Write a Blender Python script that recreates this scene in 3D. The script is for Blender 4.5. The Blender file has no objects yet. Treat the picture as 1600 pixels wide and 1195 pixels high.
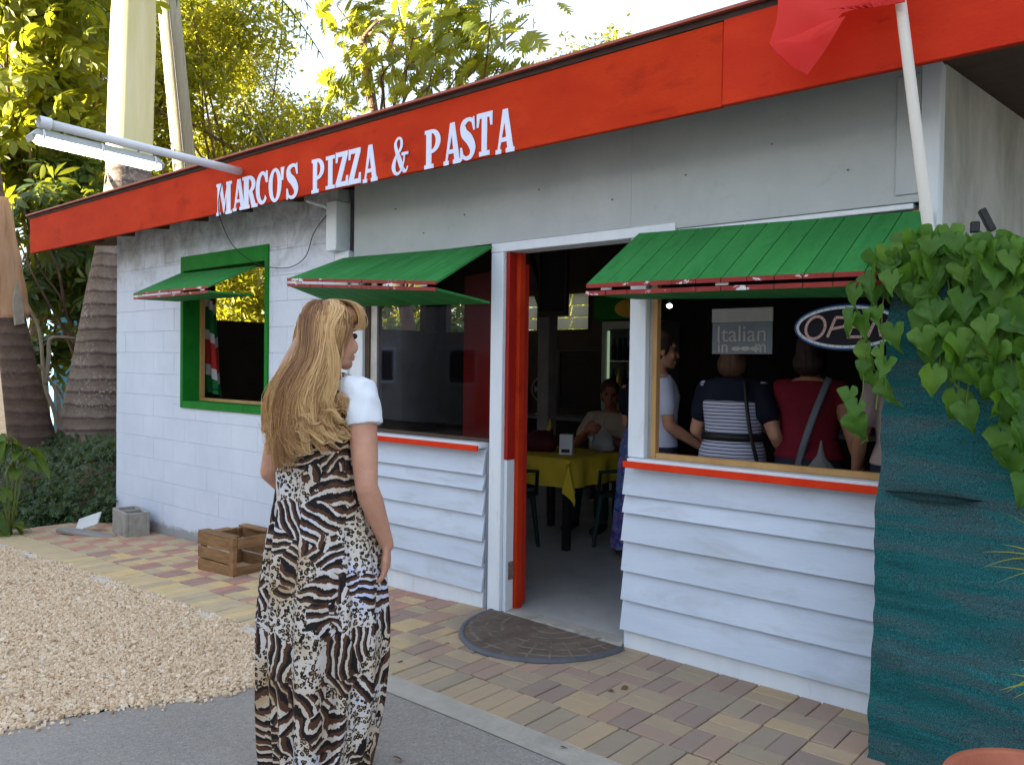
import bpy, math, random
import numpy as np
from mathutils import Vector, Matrix, Euler

random.seed(7)
RNG = np.random.default_rng(11)
PI = math.pi
R = math.radians

# ------------------------------------------------------------------ camera, sky, sun, exposure
scene = bpy.context.scene
SUN_EL = R(6.2)
SUN_DIR = Vector((-0.6, -0.8, 0)).normalized()      # horizontal direction towards the sun
CAM = Vector((3.36, -3.73, 1.5))
YAW, PITCH, ROLL = R(40.8), R(-1.2), R(0.77)
FPX = 1280.0
cam_data = bpy.data.cameras.new('camera')
cam = bpy.data.objects.new('camera', cam_data)
scene.collection.objects.link(cam)
_f = Vector((-math.sin(YAW)*math.cos(PITCH), math.cos(YAW)*math.cos(PITCH), math.sin(PITCH)))
_r = Vector((math.cos(YAW), math.sin(YAW), 0)); _u = _r.cross(_f)
_r2 = _r*math.cos(ROLL)+_u*math.sin(ROLL); _u2 = -_r*math.sin(ROLL)+_u*math.cos(ROLL)
cam.matrix_world = Matrix(((_r2.x, _u2.x, -_f.x, CAM.x), (_r2.y, _u2.y, -_f.y, CAM.y), (_r2.z, _u2.z, -_f.z, CAM.z), (0, 0, 0, 1)))
cam_data.sensor_width = 36; cam_data.lens = 36*FPX/1600
cam_data.clip_start = 0.05; cam_data.clip_end = 600
scene.camera = cam

world = bpy.data.worlds.new('World'); scene.world = world; world.use_nodes = True
wn = world.node_tree; wn.nodes.clear()
sky = wn.nodes.new('ShaderNodeTexSky'); sky.sky_type = 'NISHITA'; sky.sun_disc = False
sky.sun_elevation = SUN_EL; sky.sun_rotation = math.atan2(SUN_DIR.x, SUN_DIR.y)
sky.air_density = 1.0; sky.dust_density = 1.5; sky.ozone_density = 1.5
bg = wn.nodes.new('ShaderNodeBackground'); bg.inputs['Strength'].default_value = 0.15
wo = wn.nodes.new('ShaderNodeOutputWorld')
# a thin bright veil of cloud over the whole sky
_tc = wn.nodes.new('ShaderNodeTexCoord'); _nz = wn.nodes.new('ShaderNodeTexNoise'); _nz.inputs['Scale'].default_value = 2.2; _nz.inputs['Detail'].default_value = 6
_rp = wn.nodes.new('ShaderNodeMapRange'); _rp.inputs[1].default_value = 0.3; _rp.inputs[2].default_value = 0.7; _rp.inputs[3].default_value = 0.72; _rp.inputs[4].default_value = 0.95
_mx = wn.nodes.new('ShaderNodeMix'); _mx.data_type = 'RGBA'; _mx.inputs[7].default_value = (0.93, 1.06, 1.30, 1)
wn.links.new(_tc.outputs['Generated'], _nz.inputs['Vector']); wn.links.new(_nz.outputs['Fac'], _rp.inputs[0]); wn.links.new(_rp.outputs[0], _mx.inputs[0])
wn.links.new(sky.outputs[0], _mx.inputs[6]); wn.links.new(_mx.outputs[2], bg.inputs[0]); wn.links.new(bg.outputs[0], wo.inputs[0])

sd = bpy.data.lights.new('sun', 'SUN'); sd.energy = 5.0; sd.angle = R(0.55); sd.color = (1.0, 0.87, 0.64)
so = bpy.data.objects.new('sun', sd); scene.collection.objects.link(so)
sdir = Vector((SUN_DIR.x*math.cos(SUN_EL), SUN_DIR.y*math.cos(SUN_EL), math.sin(SUN_EL)))
so.rotation_euler = sdir.to_track_quat('Z', 'Y').to_euler(); so.location = sdir*60
vs = scene.view_settings
vs.view_transform = 'Standard'; vs.look = 'None'; vs.gamma = 1; vs.use_curve_mapping = False
vs.exposure = 3.1
scene.render.engine = 'CYCLES'
scene.cycles.max_bounces = 7; scene.cycles.diffuse_bounces = 4; scene.cycles.transparent_max_bounces = 12

# ------------------------------------------------------------------ pixel <-> world
def ray(x, y):
    return _r2*((x-800)/FPX) - _u2*((y-597.5)/FPX) + _f
def onY(x, y, Y=0.0):
    d = ray(x, y); return CAM + d*((Y-CAM.y)/d.y)
def onZ(x, y, Z=0.0):
    d = ray(x, y); return CAM + d*((Z-CAM.z)/d.z)
def onX(x, y, X=0.0):
    d = ray(x, y); return CAM + d*((X-CAM.x)/d.x)
def ground_z(x):
    return 0.035*max(min(x, 0.0), -9.0)

# ------------------------------------------------------------------ objects
COL = scene.collection
def tag(o, label=None, cat=None, group=None, kind=None):
    if label: o['label'] = label
    if cat: o['category'] = cat
    if group: o['group'] = group
    if kind: o['kind'] = kind
    return o
def empty(name, loc=(0, 0, 0), rz=0, label=None, cat=None, group=None, parent=None):
    o = bpy.data.objects.new(name, None); COL.objects.link(o)
    o.location = loc; o.rotation_euler = (0, 0, rz); o.empty_display_size = 0.1
    if parent: o.parent = parent
    return tag(o, label, cat, group)
def link(name, mesh, parent=None, loc=None, rot=None, scale=None):
    o = bpy.data.objects.new(name, mesh); COL.objects.link(o)
    if parent: o.parent = parent
    if loc is not None: o.location = loc
    if rot is not None: o.rotation_euler = rot
    if scale is not None: o.scale = scale
    return o

class MB:
    def __init__(s): s.v = []; s.f = []; s.m = []; s.cur = 0
    def add(s, vs, fs):
        b = len(s.v); s.v.extend([tuple(p) for p in vs])
        for f in fs: s.f.append(tuple(i+b for i in f)); s.m.append(s.cur)
    def box(s, x0, x1, y0, y1, z0, z1):
        s.add([(x0, y0, z0), (x1, y0, z0), (x1, y1, z0), (x0, y1, z0), (x0, y0, z1), (x1, y0, z1), (x1, y1, z1), (x0, y1, z1)],
              [(0, 3, 2, 1), (4, 5, 6, 7), (0, 1, 5, 4), (1, 2, 6, 5), (2, 3, 7, 6), (3, 0, 4, 7)]); return s
    def cbox(s, x0, x1, y0, y1, z0, z1, c=0.004):
        # chamfered box: 24 verts
        vs = []; X = (x0, x1); Y = (y0, y1); Z = (z0, z1); idx = {}
        for i in (0, 1):
            for j in (0, 1):
                for k in (0, 1):
                    sx = c if i == 0 else -c; sy = c if j == 0 else -c; sz = c if k == 0 else -c
                    x, y, z = X[i], Y[j], Z[k]
                    idx[i, j, k, 0] = len(vs); vs.append((x, y+sy, z+sz))
                    idx[i, j, k, 1] = len(vs); vs.append((x+sx, y, z+sz))
                    idx[i, j, k, 2] = len(vs); vs.append((x+sx, y+sy, z))
        fs = []
        g = lambda i, j, k, a: idx[i, j, k, a]
        fs += [(g(0,0,0,0), g(0,0,1,0), g(0,1,1,0), g(0,1,0,0)), (g(1,0,0,0), g(1,1,0,0), g(1,1,1,0), g(1,0,1,0))]
        fs += [(g(0,0,0,1), g(1,0,0,1), g(1,0,1,1), g(0,0,1,1)), (g(0,1,0,1), g(0,1,1,1), g(1,1,1,1), g(1,1,0,1))]
        fs += [(g(0,0,0,2), g(0,1,0,2), g(1,1,0,2), g(1,0,0,2)), (g(0,0,1,2), g(1,0,1,2), g(1,1,1,2), g(0,1,1,2))]
        for i in (0, 1):
            for j in (0, 1):
                a = (g(i,j,0,0), g(i,j,0,1), g(i,j,1,1), g(i,j,1,0)); fs.append(a if (i+j) % 2 == 0 else a[::-1])
            for k in (0, 1):
                a = (g(i,0,k,0), g(i,1,k,0), g(i,1,k,2), g(i,0,k,2)); fs.append(a if (i+k) % 2 == 0 else a[::-1])
        for j in (0, 1):
            for k in (0, 1):
                a = (g(0,j,k,1), g(0,j,k,2), g(1,j,k,2), g(1,j,k,1)); fs.append(a if (j+k) % 2 == 0 else a[::-1])
        for i in (0, 1):
            for j in (0, 1):
                for k in (0, 1):
                    a = (g(i,j,k,0), g(i,j,k,2), g(i,j,k,1)); fs.append(a if (i+j+k) % 2 == 0 else a[::-1])
        s.add(vs, fs); return s
    def prism(s, poly, axis, a, b):
        # polygon in the plane orthogonal to axis, extruded a..b (axis 'x': poly=(y,z); 'y': (x,z); 'z': (x,y))
        n = len(poly)
        mk = {'x': lambda t, p: (t, p[0], p[1]), 'y': lambda t, p: (p[0], t, p[1]), 'z': lambda t, p: (p[0], p[1], t)}[axis]
        s.add([mk(a, p) for p in poly]+[mk(b, p) for p in poly],
              [tuple(range(n))[::-1], tuple(range(n, 2*n))]+[(i, (i+1) % n, n+(i+1) % n, n+i) for i in range(n)]); return s
    def tube(s, pts, rad, n=10, cap=True, flat=None):
        pts = [Vector(p) for p in pts]; m = len(pts)
        if not hasattr(rad, '__len__'): rad = [rad]*m
        rings = []; t0 = (pts[1]-pts[0]).normalized()
        up = Vector((0, 0, 1)) if abs(t0.z) < 0.9 else Vector((0, 1, 0))
        u = t0.cross(up).normalized(); vs = []
        for i in range(m):
            t = (pts[min(i+1, m-1)]-pts[max(i-1, 0)]).normalized()
            u = (u-t*u.dot(t)).normalized(); w = t.cross(u)
            fl = 1.0 if flat is None else flat[i] if hasattr(flat, '__len__') else flat
            for k in range(n):
                a = 2*PI*k/n; vs.append(pts[i]+(u*math.cos(a)+w*math.sin(a)*fl)*rad[i])
        fs = [(i*n+k, i*n+(k+1) % n, (i+1)*n+(k+1) % n, (i+1)*n+k) for i in range(m-1) for k in range(n)]
        if cap:
            fs.append(tuple(range(n))[::-1]); fs.append(tuple((m-1)*n+k for k in range(n)))
        s.add(vs, fs); return s
    def rtube(s, pts, rad, n=12):
        # tube with rounded ends (for bodies)
        pts = [Vector(p) for p in pts]
        if not hasattr(rad, '__len__'): rad = [rad]*len(pts)
        rad = list(rad)
        a = (pts[0]-pts[1]).normalized(); b = (pts[-1]-pts[-2]).normalized()
        P = [pts[0]+a*rad[0]*0.95, pts[0]+a*rad[0]*0.6]+pts+[pts[-1]+b*rad[-1]*0.6, pts[-1]+b*rad[-1]*0.95]
        Q = [rad[0]*0.3, rad[0]*0.8]+rad+[rad[-1]*0.8, rad[-1]*0.3]
        return s.tube(P, Q, n)
    def loft(s, secs, n=24, e=2.0, cap=True):
        # secs: (cx, cy, z, rx, ry)
        vs = []
        for (cx, cy, z, rx, ry) in secs:
            for k in range(n):
                a = 2*PI*k/n; c, d = math.cos(a), math.sin(a)
                vs.append((cx+rx*math.copysign(abs(c)**(2/e), c), cy+ry*math.copysign(abs(d)**(2/e), d), z))
        m = len(secs)
        fs = [(i*n+k, i*n+(k+1) % n, (i+1)*n+(k+1) % n, (i+1)*n+k) for i in range(m-1) for k in range(n)]
        if cap: fs.append(tuple(range(n))[::-1]); fs.append(tuple((m-1)*n+k for k in range(n)))
        s.add(vs, fs); return s
    def ball(s, c, r, nu=16, nv=10, rot=None):
        vs = []; c = Vector(c)
        for i in range(1, nv):
            t = PI*i/nv
            for k in range(nu):
                a = 2*PI*k/nu; p = Vector((r[0]*math.sin(t)*math.cos(a), r[1]*math.sin(t)*math.sin(a), r[2]*math.cos(t)))
                if rot is not None: p = rot @ p
                vs.append(c+p)
        top = Vector((0, 0, r[2])); bot = -top
        if rot is not None: top = rot @ top; bot = rot @ bot
        vs.append(c+top); vs.append(c+bot); T = len(vs)-2; B = T+1
        fs = [((i)*nu+k, (i+1)*nu+k, (i+1)*nu+(k+1) % nu, i*nu+(k+1) % nu) for i in range(nv-2) for k in range(nu)]
        fs += [(T, k, (k+1) % nu) for k in range(nu)]
        fs += [(B, (nv-2)*nu+(k+1) % nu, (nv-2)*nu+k) for k in range(nu)]
        s.add(vs, fs); return s
    def mesh(s, name, mats, smooth=False):
        me = bpy.data.meshes.new(name); me.from_pydata(s.v, [], s.f)
        for m in (mats if isinstance(mats, (list, tuple)) else [mats]): me.materials.append(m)
        if any(s.m): me.polygons.foreach_set('material_index', s.m)
        if smooth: me.polygons.foreach_set('use_smooth', [True]*len(me.polygons))
        me.update(); return me
    def build(s, name, mats, parent=None, smooth=False, loc=None, rot=None):
        return link(name, s.mesh(name, mats, smooth), parent, loc, rot)

def np_mesh(name, V, F, mat, smooth=False):
    # V (n,3), F (m,k)
    me = bpy.data.meshes.new(name); k = F.shape[1]
    me.vertices.add(len(V)); me.vertices.foreach_set('co', V.astype(np.float32).ravel())
    me.loops.add(F.size); me.loops.foreach_set('vertex_index', F.astype(np.int32).ravel())
    me.polygons.add(len(F)); me.polygons.foreach_set('loop_start', np.arange(0, F.size, k, dtype=np.int32))
    try: me.polygons.foreach_set('loop_total', np.full(len(F), k, dtype=np.int32))
    except Exception: pass
    me.polygons.foreach_set('use_smooth', np.full(len(F), smooth))
    me.materials.append(mat); me.update(calc_edges=True); me.validate(); return me
def scatter(name, tmpl, mats3, locs, mat, smooth=False):
    # tmpl: list of (V,F tri arrays); each instance picks one at random
    Vs = []; Fs = []; off = 0; pick = RNG.integers(0, len(tmpl), len(locs))
    for t, (TV, TF) in enumerate(tmpl):
        ids = np.where(pick == t)[0]
        if len(ids) == 0: continue
        V = np.einsum('nij,kj->nki', mats3[ids], TV)+locs[ids][:, None, :]
        F = TF[None]+(np.arange(len(ids))*len(TV))[:, None, None]+off
        Vs.append(V.reshape(-1, 3)); Fs.append(F.reshape(-1, TF.shape[1])); off += len(ids)*len(TV)
    return np_mesh(name, np.concatenate(Vs), np.concatenate(Fs), mat, smooth)
def rotmats(normals, spin, scale):
    # columns: x,y tangent, z = normal
    n = normals/np.linalg.norm(normals, axis=1, keepdims=True)
    ref = np.where(np.abs(n[:, 2:3]) < 0.9, np.array([[0, 0, 1.0]]), np.array([[1.0, 0, 0]]))
    t = np.cross(ref, n); t /= np.linalg.norm(t, axis=1, keepdims=True); b = np.cross(n, t)
    c, s_ = np.cos(spin)[:, None], np.sin(spin)[:, None]
    x = t*c+b*s_; y = -t*s_+b*c
    return np.stack([x, y, n], axis=2)*np.asarray(scale).reshape(-1, 1, 1)

def remesh(mb, name, mat, voxel, smooth_it=6, parent=None, fac=0.5):
    me = mb.mesh(name+'_tmp', mat); o = bpy.data.objects.new(name, me); COL.objects.link(o)
    md = o.modifiers.new('r', 'REMESH'); md.mode = 'VOXEL'; md.voxel_size = voxel; md.use_smooth_shade = True
    if smooth_it:
        m2 = o.modifiers.new('s', 'SMOOTH'); m2.iterations = smooth_it; m2.factor = fac
    dg = bpy.context.evaluated_depsgraph_get(); ev = o.evaluated_get(dg)
    nm = bpy.data.meshes.new_from_object(ev); nm.name = name
    o.modifiers.clear(); o.data = nm; bpy.data.meshes.remove(me)
    nm.materials.clear(); nm.materials.append(mat)
    nm.polygons.foreach_set('use_smooth', [True]*len(nm.polygons)); nm.update()
    if parent: o.parent = parent
    return o

# ------------------------------------------------------------------ materials
class NT:
    def __init__(s, name):
        s.mat = bpy.data.materials.new(name); s.mat.use_nodes = True; s.t = s.mat.node_tree; s.t.nodes.clear()
        s.out = s.t.nodes.new('ShaderNodeOutputMaterial')
    def n(s, typ, **kw):
        nd = s.t.nodes.new(typ)
        for k, v in kw.items():
            if k in nd.inputs.keys(): s.set(nd.inputs[k], v)
            else: setattr(nd, k, v)
        return nd
    def set(s, inp, v):
        if isinstance(v, bpy.types.NodeSocket): s.t.links.new(v, inp)
        else: inp.default_value = v
    def coord(s, which='Object', scale=(1, 1, 1), rot=(0, 0, 0)):
        tc = s.n('ShaderNodeTexCoord'); mp = s.n('ShaderNodeMapping')
        s.t.links.new(tc.outputs[which], mp.inputs[0]); mp.inputs['Scale'].default_value = scale; mp.inputs['Rotation'].default_value = rot
        return mp.outputs[0]
    def noise(s, vec, scale, detail=4, rough=0.55, out='Fac', dist=0.0):
        nd = s.n('ShaderNodeTexNoise'); s.t.links.new(vec, nd.inputs['Vector'])
        nd.inputs['Scale'].default_value = scale; nd.inputs['Detail'].default_value = detail; nd.inputs['Roughness'].default_value = rough
        nd.inputs['Distortion'].default_value = dist
        return nd.outputs[out]
    def ramp(s, fac, stops, interp='LINEAR'):
        nd = s.n('ShaderNodeValToRGB'); s.t.links.new(fac, nd.inputs[0]); cr = nd.color_ramp; cr.interpolation = interp
        while len(cr.elements) < len(stops): cr.elements.new(0.5)
        for e, (p, c) in zip(cr.elements, stops):
            e.position = p; e.color = (*c, 1) if hasattr(c, '__len__') else (c, c, c, 1)
        return nd.outputs[0]
    def math(s, op, a, b=0.0, c=None):
        nd = s.n('ShaderNodeMath', operation=op); s.set(nd.inputs[0], a); s.set(nd.inputs[1], b)
        if c is not None: s.set(nd.inputs[2], c)
        return nd.outputs[0]
    def mix(s, fac, a, b, mode='MIX'):
        nd = s.n('ShaderNodeMix', data_type='RGBA', blend_type=mode)
        def cv(v): return (*v, 1) if isinstance(v, (tuple, list)) and len(v) == 3 else v
        s.set(nd.inputs[0], fac); s.set(nd.inputs[6], cv(a)); s.set(nd.inputs[7], cv(b)); return nd.outputs[2]
    def bump(s, h, strength, dist=0.01, normal=None):
        nd = s.n('ShaderNodeBump'); s.t.links.new(h, nd.inputs['Height']); nd.inputs['Strength'].default_value = strength
        nd.inputs['Distance'].default_value = dist
        if normal is not None: s.t.links.new(normal, nd.inputs['Normal'])
        return nd.outputs[0]
    def bsdf(s, color, rough=0.6, normal=None, **kw):
        b = s.n('ShaderNodeBsdfPrincipled')
        s.set(b.inputs['Base Color'], (*color, 1) if isinstance(color, tuple) and len(color) == 3 else color)
        s.set(b.inputs['Roughness'], rough)
        if normal is not None: s.t.links.new(normal, b.inputs['Normal'])
        for k, v in kw.items(): s.set(b.inputs[k.replace('_', ' ')], v)
        return b.outputs[0]
    def done(s, sh): s.t.links.new(sh, s.out.inputs[0]); return s.mat

def mottled(name, c1, c2, scale=3.0, rough=0.65, bump=0.3, bscale=60, dirt=None, dirt_scale=2.0, dirt_lo=0.55, dirt_hi=0.75, stretch=(1, 1, 1), spec=0.3, rnd=0.0, bdist=0.004, **kw):
    t = NT(name); v = t.coord('Object', stretch)
    if rnd:
        oi = t.n('ShaderNodeObjectInfo'); va = t.n('ShaderNodeVectorMath', operation='ADD')
        t.t.links.new(v, va.inputs[0]); cx = t.n('ShaderNodeCombineXYZ')
        t.t.links.new(t.math('MULTIPLY', oi.outputs['Random'], 37.0), cx.inputs[0]); t.t.links.new(t.math('MULTIPLY', oi.outputs['Random'], 91.0), cx.inputs[2])
        t.t.links.new(cx.outputs[0], va.inputs[1]); v = va.outputs[0]
    f = t.noise(v, scale, 6, 0.6)
    col = t.ramp(f, [(0.3, c1), (0.7, c2)])
    if dirt:
        d = t.ramp(t.noise(v, dirt_scale, 8, 0.68, dist=0.4), [(dirt_lo, 0.0), (dirt_hi, 1.0)])
        col = t.mix(d, col, dirt)
    if rnd:
        hs = t.n('ShaderNodeHueSaturation'); t.t.links.new(col, hs.inputs['Color'])
        t.t.links.new(t.math('MULTIPLY_ADD', oi.outputs['Random'], rnd, 1-rnd/2), hs.inputs['Value']); col = hs.outputs[0]
    nrm = t.bump(t.noise(v, bscale, 6, 0.65), bump, bdist)
    return t.done(t.bsdf(col, rough, nrm, **{'Specular_IOR_Level': spec}, **kw))

M = {}
def wall_paint(name, c1, c2, mould=0.5):
    t = NT(name); v = t.coord('Object')
    col = t.ramp(t.noise(v, 1.7, 6, 0.65), [(0.3, c1), (0.7, c2)])
    # grime flecks and streaks of their own shape
    g = t.ramp(t.noise(v, 9, 10, 0.75, dist=0.6), [(0.56, 0.0), (0.80, 1.0)])
    vs_ = t.coord('Object', (7, 7, 0.6)); g2 = t.ramp(t.noise(vs_, 2.2, 6, 0.6), [(0.55, 0.0), (0.85, 1.0)])
    col = t.mix(t.math('MULTIPLY', g, mould*0.7), col, (0.22, 0.23, 0.20))
    col = t.mix(t.math('MULTIPLY', g2, mould*0.5), col, (0.36, 0.37, 0.34))
    n1 = t.bump(t.noise(v, 28, 8, 0.7), 0.5, 0.004); n2 = t.bump(t.noise(v, 160, 4, 0.6), 0.35, 0.002, n1)
    return t.done(t.bsdf(col, 0.72, n2, Specular_IOR_Level=0.25))
M['white_wall'] = wall_paint('white_wall_paint', (0.62, 0.67, 0.76), (0.74, 0.77, 0.83), 0.35)
def block_mat():
    t = NT('painted_block'); v = t.coord('Generated'); w = t.coord('Object')
    geo = t.n('ShaderNodeNewGeometry'); sep = t.n('ShaderNodeSeparateXYZ'); t.t.links.new(geo.outputs['Position'], sep.inputs[0])
    P = geo.outputs['Position']
    col = t.ramp(t.noise(P, 1.9, 6, 0.65), [(0.3, (0.58, 0.64, 0.75)), (0.7, (0.66, 0.72, 0.83))])
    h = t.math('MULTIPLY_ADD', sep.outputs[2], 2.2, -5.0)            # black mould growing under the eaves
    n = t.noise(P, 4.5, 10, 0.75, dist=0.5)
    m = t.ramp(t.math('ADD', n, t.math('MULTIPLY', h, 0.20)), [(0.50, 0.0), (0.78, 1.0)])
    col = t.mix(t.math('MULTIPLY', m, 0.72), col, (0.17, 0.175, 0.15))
    g = t.ramp(t.noise(P, 22, 8, 0.75), [(0.62, 0.0), (0.78, 1.0)])
    col = t.mix(t.math('MULTIPLY', g, 0.35), col, (0.33, 0.33, 0.31))
    # bare damp foot of the wall
    low = t.ramp(t.math('ADD', t.math('MULTIPLY', sep.outputs[2], 2.5), t.math('MULTIPLY', t.noise(P, 6, 6, 0.7), 0.45)), [(0.02, 1.0), (0.14, 0.0)])
    col = t.mix(t.math('MULTIPLY', low, 0.85), col, (0.28, 0.27, 0.25))
    n1 = t.bump(t.noise(P, 35, 8, 0.7), 0.6, 0.005); n2 = t.bump(t.noise(P, 140, 4, 0.6), 0.5, 0.003, n1)
    return t.done(t.bsdf(col, 0.8, n2, Specular_IOR_Level=0.2))
M['block'] = block_mat()
M['mortar'] = mottled('painted_mortar', (0.50, 0.54, 0.62), (0.62, 0.66, 0.74), 5, 0.85, 0.5, 60)
M['plank_white'] = mottled('clapboard_paint', (0.49, 0.56, 0.67), (0.58, 0.65, 0.76), 2.2, 0.62, 0.25, 40, dirt=(0.33, 0.35, 0.34), dirt_scale=3.5, dirt_lo=0.50, dirt_hi=0.95, stretch=(0.6, 1, 2.2), rnd=0.08)
M['trim_white'] = mottled('white_trim_paint', (0.62, 0.68, 0.75), (0.72, 0.77, 0.82), 4, 0.5, 0.25, 50, dirt=(0.45, 0.45, 0.42), dirt_scale=5, dirt_lo=0.62, dirt_hi=0.85, stretch=(2, 2, .5), rnd=0.04)
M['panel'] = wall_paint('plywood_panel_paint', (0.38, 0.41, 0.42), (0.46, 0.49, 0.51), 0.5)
M['end_wall'] = mottled('weathered_plywood', (0.42, 0.42, 0.40), (0.56, 0.56, 0.54), 2.5, 0.8, 0.3, 50, dirt=(0.20, 0.20, 0.16), dirt_scale=1.6, dirt_lo=0.42, dirt_hi=0.8, stretch=(1, 1, .7))
M['red'] = mottled('red_fascia_paint', (0.42, 0.026, 0.006), (0.54, 0.044, 0.010), 2.2, 0.75, 0.35, 45, dirt=(0.20, 0.012, 0.006), dirt_scale=4, dirt_lo=0.56, dirt_hi=0.86, stretch=(1, 1, 2), spec=0.08)
M['red2'] = mottled('red_fascia_paint_newer', (0.46, 0.024, 0.008), (0.57, 0.042, 0.012), 2.0, 0.72, 0.35, 45, dirt=(0.20, 0.010, 0.008), dirt_scale=5, dirt_lo=0.60, dirt_hi=0.84, stretch=(1, 1, 2), spec=0.10)
M['red_trim'] = mottled('red_sill_paint', (0.62, 0.030, 0.008), (0.70, 0.050, 0.012), 9, 0.7, 0.2, 60, spec=0.1, dirt=(0.55, 0.42, 0.40), dirt_scale=14, dirt_lo=0.70, dirt_hi=0.76)
M['red_chipped'] = mottled('chipped_red_edge', (0.20, 0.016, 0.014), (0.28, 0.028, 0.022), 9, 0.6, 0.2, 60, dirt=(0.62, 0.56, 0.56), dirt_scale=16, dirt_lo=0.60, dirt_hi=0.62, stretch=(.5, 1, 1))
M['red_door'] = mottled('red_door_paint', (0.30, 0.012, 0.008), (0.38, 0.018, 0.010), 3, 0.4, 0.2, 40)
M['green'] = mottled('green_shutter_paint', (0.026, 0.175, 0.040), (0.042, 0.24, 0.060), 3, 0.72, 0.35, 60, spec=0.12, dirt=(0.01, 0.11, 0.03), dirt_scale=6, dirt_lo=0.5, dirt_hi=0.8, stretch=(3, 1, 1), rnd=0.12)
M['green_frame'] = mottled('green_window_paint', (0.008, 0.15, 0.018), (0.014, 0.20, 0.025), 6, 0.7, 0.3, 60, spec=0.12, dirt=(0.01, 0.06, 0.015), dirt_scale=9, dirt_lo=0.58, dirt_hi=0.8)
M['wood_trim'] = mottled('varnished_wood', (0.36, 0.20, 0.075), (0.50, 0.30, 0.12), 8, 0.45, 0.2, 60, stretch=(1, 1, 0.3))
M['dark_wood'] = mottled('dark_wood', (0.05, 0.032, 0.022), (0.09, 0.055, 0.035), 6, 0.7, 0.3, 40, stretch=(.3, 1, 1))
M['soffit'] = mottled('soffit_wood', (0.06, 0.038, 0.026), (0.11, 0.065, 0.04), 6, 0.8, 0.3, 40)
M['crate_wood'] = mottled('crate_wood', (0.17, 0.085, 0.035), (0.32, 0.18, 0.08), 14, 0.7, 0.5, 60, dirt=(0.08, 0.045, 0.025), dirt_scale=10, dirt_lo=0.55, dirt_hi=0.8, stretch=(.4, .4, 2), rnd=0.25)
M['grey_wood'] = mottled('weathered_wood', (0.22, 0.20, 0.18), (0.33, 0.31, 0.28), 8, 0.85, 0.4, 60, stretch=(.3, 1, 1))
M['concrete'] = mottled('concrete', (0.27, 0.255, 0.225), (0.38, 0.36, 0.32), 9, 0.9, 0.9, 70, dirt=(0.17, 0.155, 0.13), dirt_scale=5, dirt_lo=0.55, dirt_hi=0.8)
M['floor'] = mottled('interior_concrete_floor', (0.33, 0.33, 0.33), (0.47, 0.46, 0.45), 2.2, 0.42, 0.15, 30, dirt=(0.24, 0.23, 0.22), dirt_scale=5, dirt_lo=0.55, dirt_hi=0.85, spec=0.4)
M['asphalt'] = None
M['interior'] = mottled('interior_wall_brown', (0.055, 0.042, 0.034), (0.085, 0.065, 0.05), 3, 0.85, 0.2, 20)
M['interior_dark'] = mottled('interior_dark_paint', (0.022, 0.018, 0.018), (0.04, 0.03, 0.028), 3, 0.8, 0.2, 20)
M['interior_post'] = mottled('interior_post_paint', (0.18, 0.17, 0.16), (0.26, 0.24, 0.22), 5, 0.7, 0.2, 30)
M['black'] = mottled('black_plastic', (0.012, 0.012, 0.014), (0.02, 0.02, 0.022), 20, 0.45, 0.1, 60)
M['louvre'] = mottled('louvre_glass', (0.55, 0.54, 0.47), (0.70, 0.68, 0.60), 5, 0.4, 0.1, 30)
M['metal_roof'] = mottled('painted_roof_sheet', (0.30, 0.07, 0.045), (0.40, 0.11, 0.07), 4, 0.5, 0.2, 30)
M['tar'] = mottled('dark_roof_edge', (0.035, 0.022, 0.02), (0.06, 0.04, 0.035), 8, 0.8, 0.3, 40)
M['pvc'] = mottled('white_pvc', (0.60, 0.62, 0.66), (0.72, 0.72, 0.72), 4, 0.4, 0.1, 40, dirt=(0.5, 0.36, 0.26), dirt_scale=5, dirt_lo=0.6, dirt_hi=0.9)
M['pole_paint'] = mottled('white_pole_paint', (0.62, 0.60, 0.54), (0.72, 0.70, 0.64), 4, 0.5, 0.15, 50, dirt=(0.55, 0.10, 0.06), dirt_scale=10, dirt_lo=0.735, dirt_hi=0.75)
M['metal'] = mottled('galvanised_metal', (0.35, 0.36, 0.36), (0.5, 0.5, 0.5), 8, 0.45, 0.1, 40, Metallic=0.7)
M['fixture'] = mottled('grey_fixture_plastic', (0.36, 0.38, 0.36), (0.45, 0.47, 0.44), 6, 0.5, 0.1, 30)
M['rust'] = mottled('rusty_metal', (0.12, 0.05, 0.03), (0.3, 0.25, 0.22), 30, 0.7, 0.4, 60)
M['yellow_cloth'] = mottled('yellow_tablecloth', (0.60, 0.42, 0.025), (0.68, 0.49, 0.04), 12, 0.8, 0.3, 200)
M['green_plastic'] = mottled('dark_green_plastic', (0.010, 0.035, 0.03), (0.014, 0.045, 0.038), 9, 0.45, 0.05, 20)
M['bark_dark'] = mottled('tree_bark', (0.10, 0.06, 0.04), (0.22, 0.14, 0.10), 8, 0.9, 1.0, 30, stretch=(1, 1, .4), bdist=0.02)
M['bark_pale'] = mottled('pale_branch_bark', (0.24, 0.20, 0.15), (0.36, 0.31, 0.24), 8, 0.9, 0.6, 30)
M['pole_wood'] = mottled('utility_pole_wood', (0.30, 0.27, 0.20), (0.42, 0.38, 0.30), 5, 0.9, 0.7, 30, dirt=(0.16, 0.13, 0.10), dirt_scale=8, dirt_lo=0.55, dirt_hi=0.8, stretch=(3, 3, .25), bdist=.01)
M['terracotta'] = mottled('terracotta', (0.36, 0.105, 0.055), (0.46, 0.15, 0.085), 9, 0.8, 0.3, 60)
M['blue_house'] = mottled('blue_house_paint', (0.05, 0.20, 0.36), (0.07, 0.26, 0.44), 2, 0.7, 0.2, 30)
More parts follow.
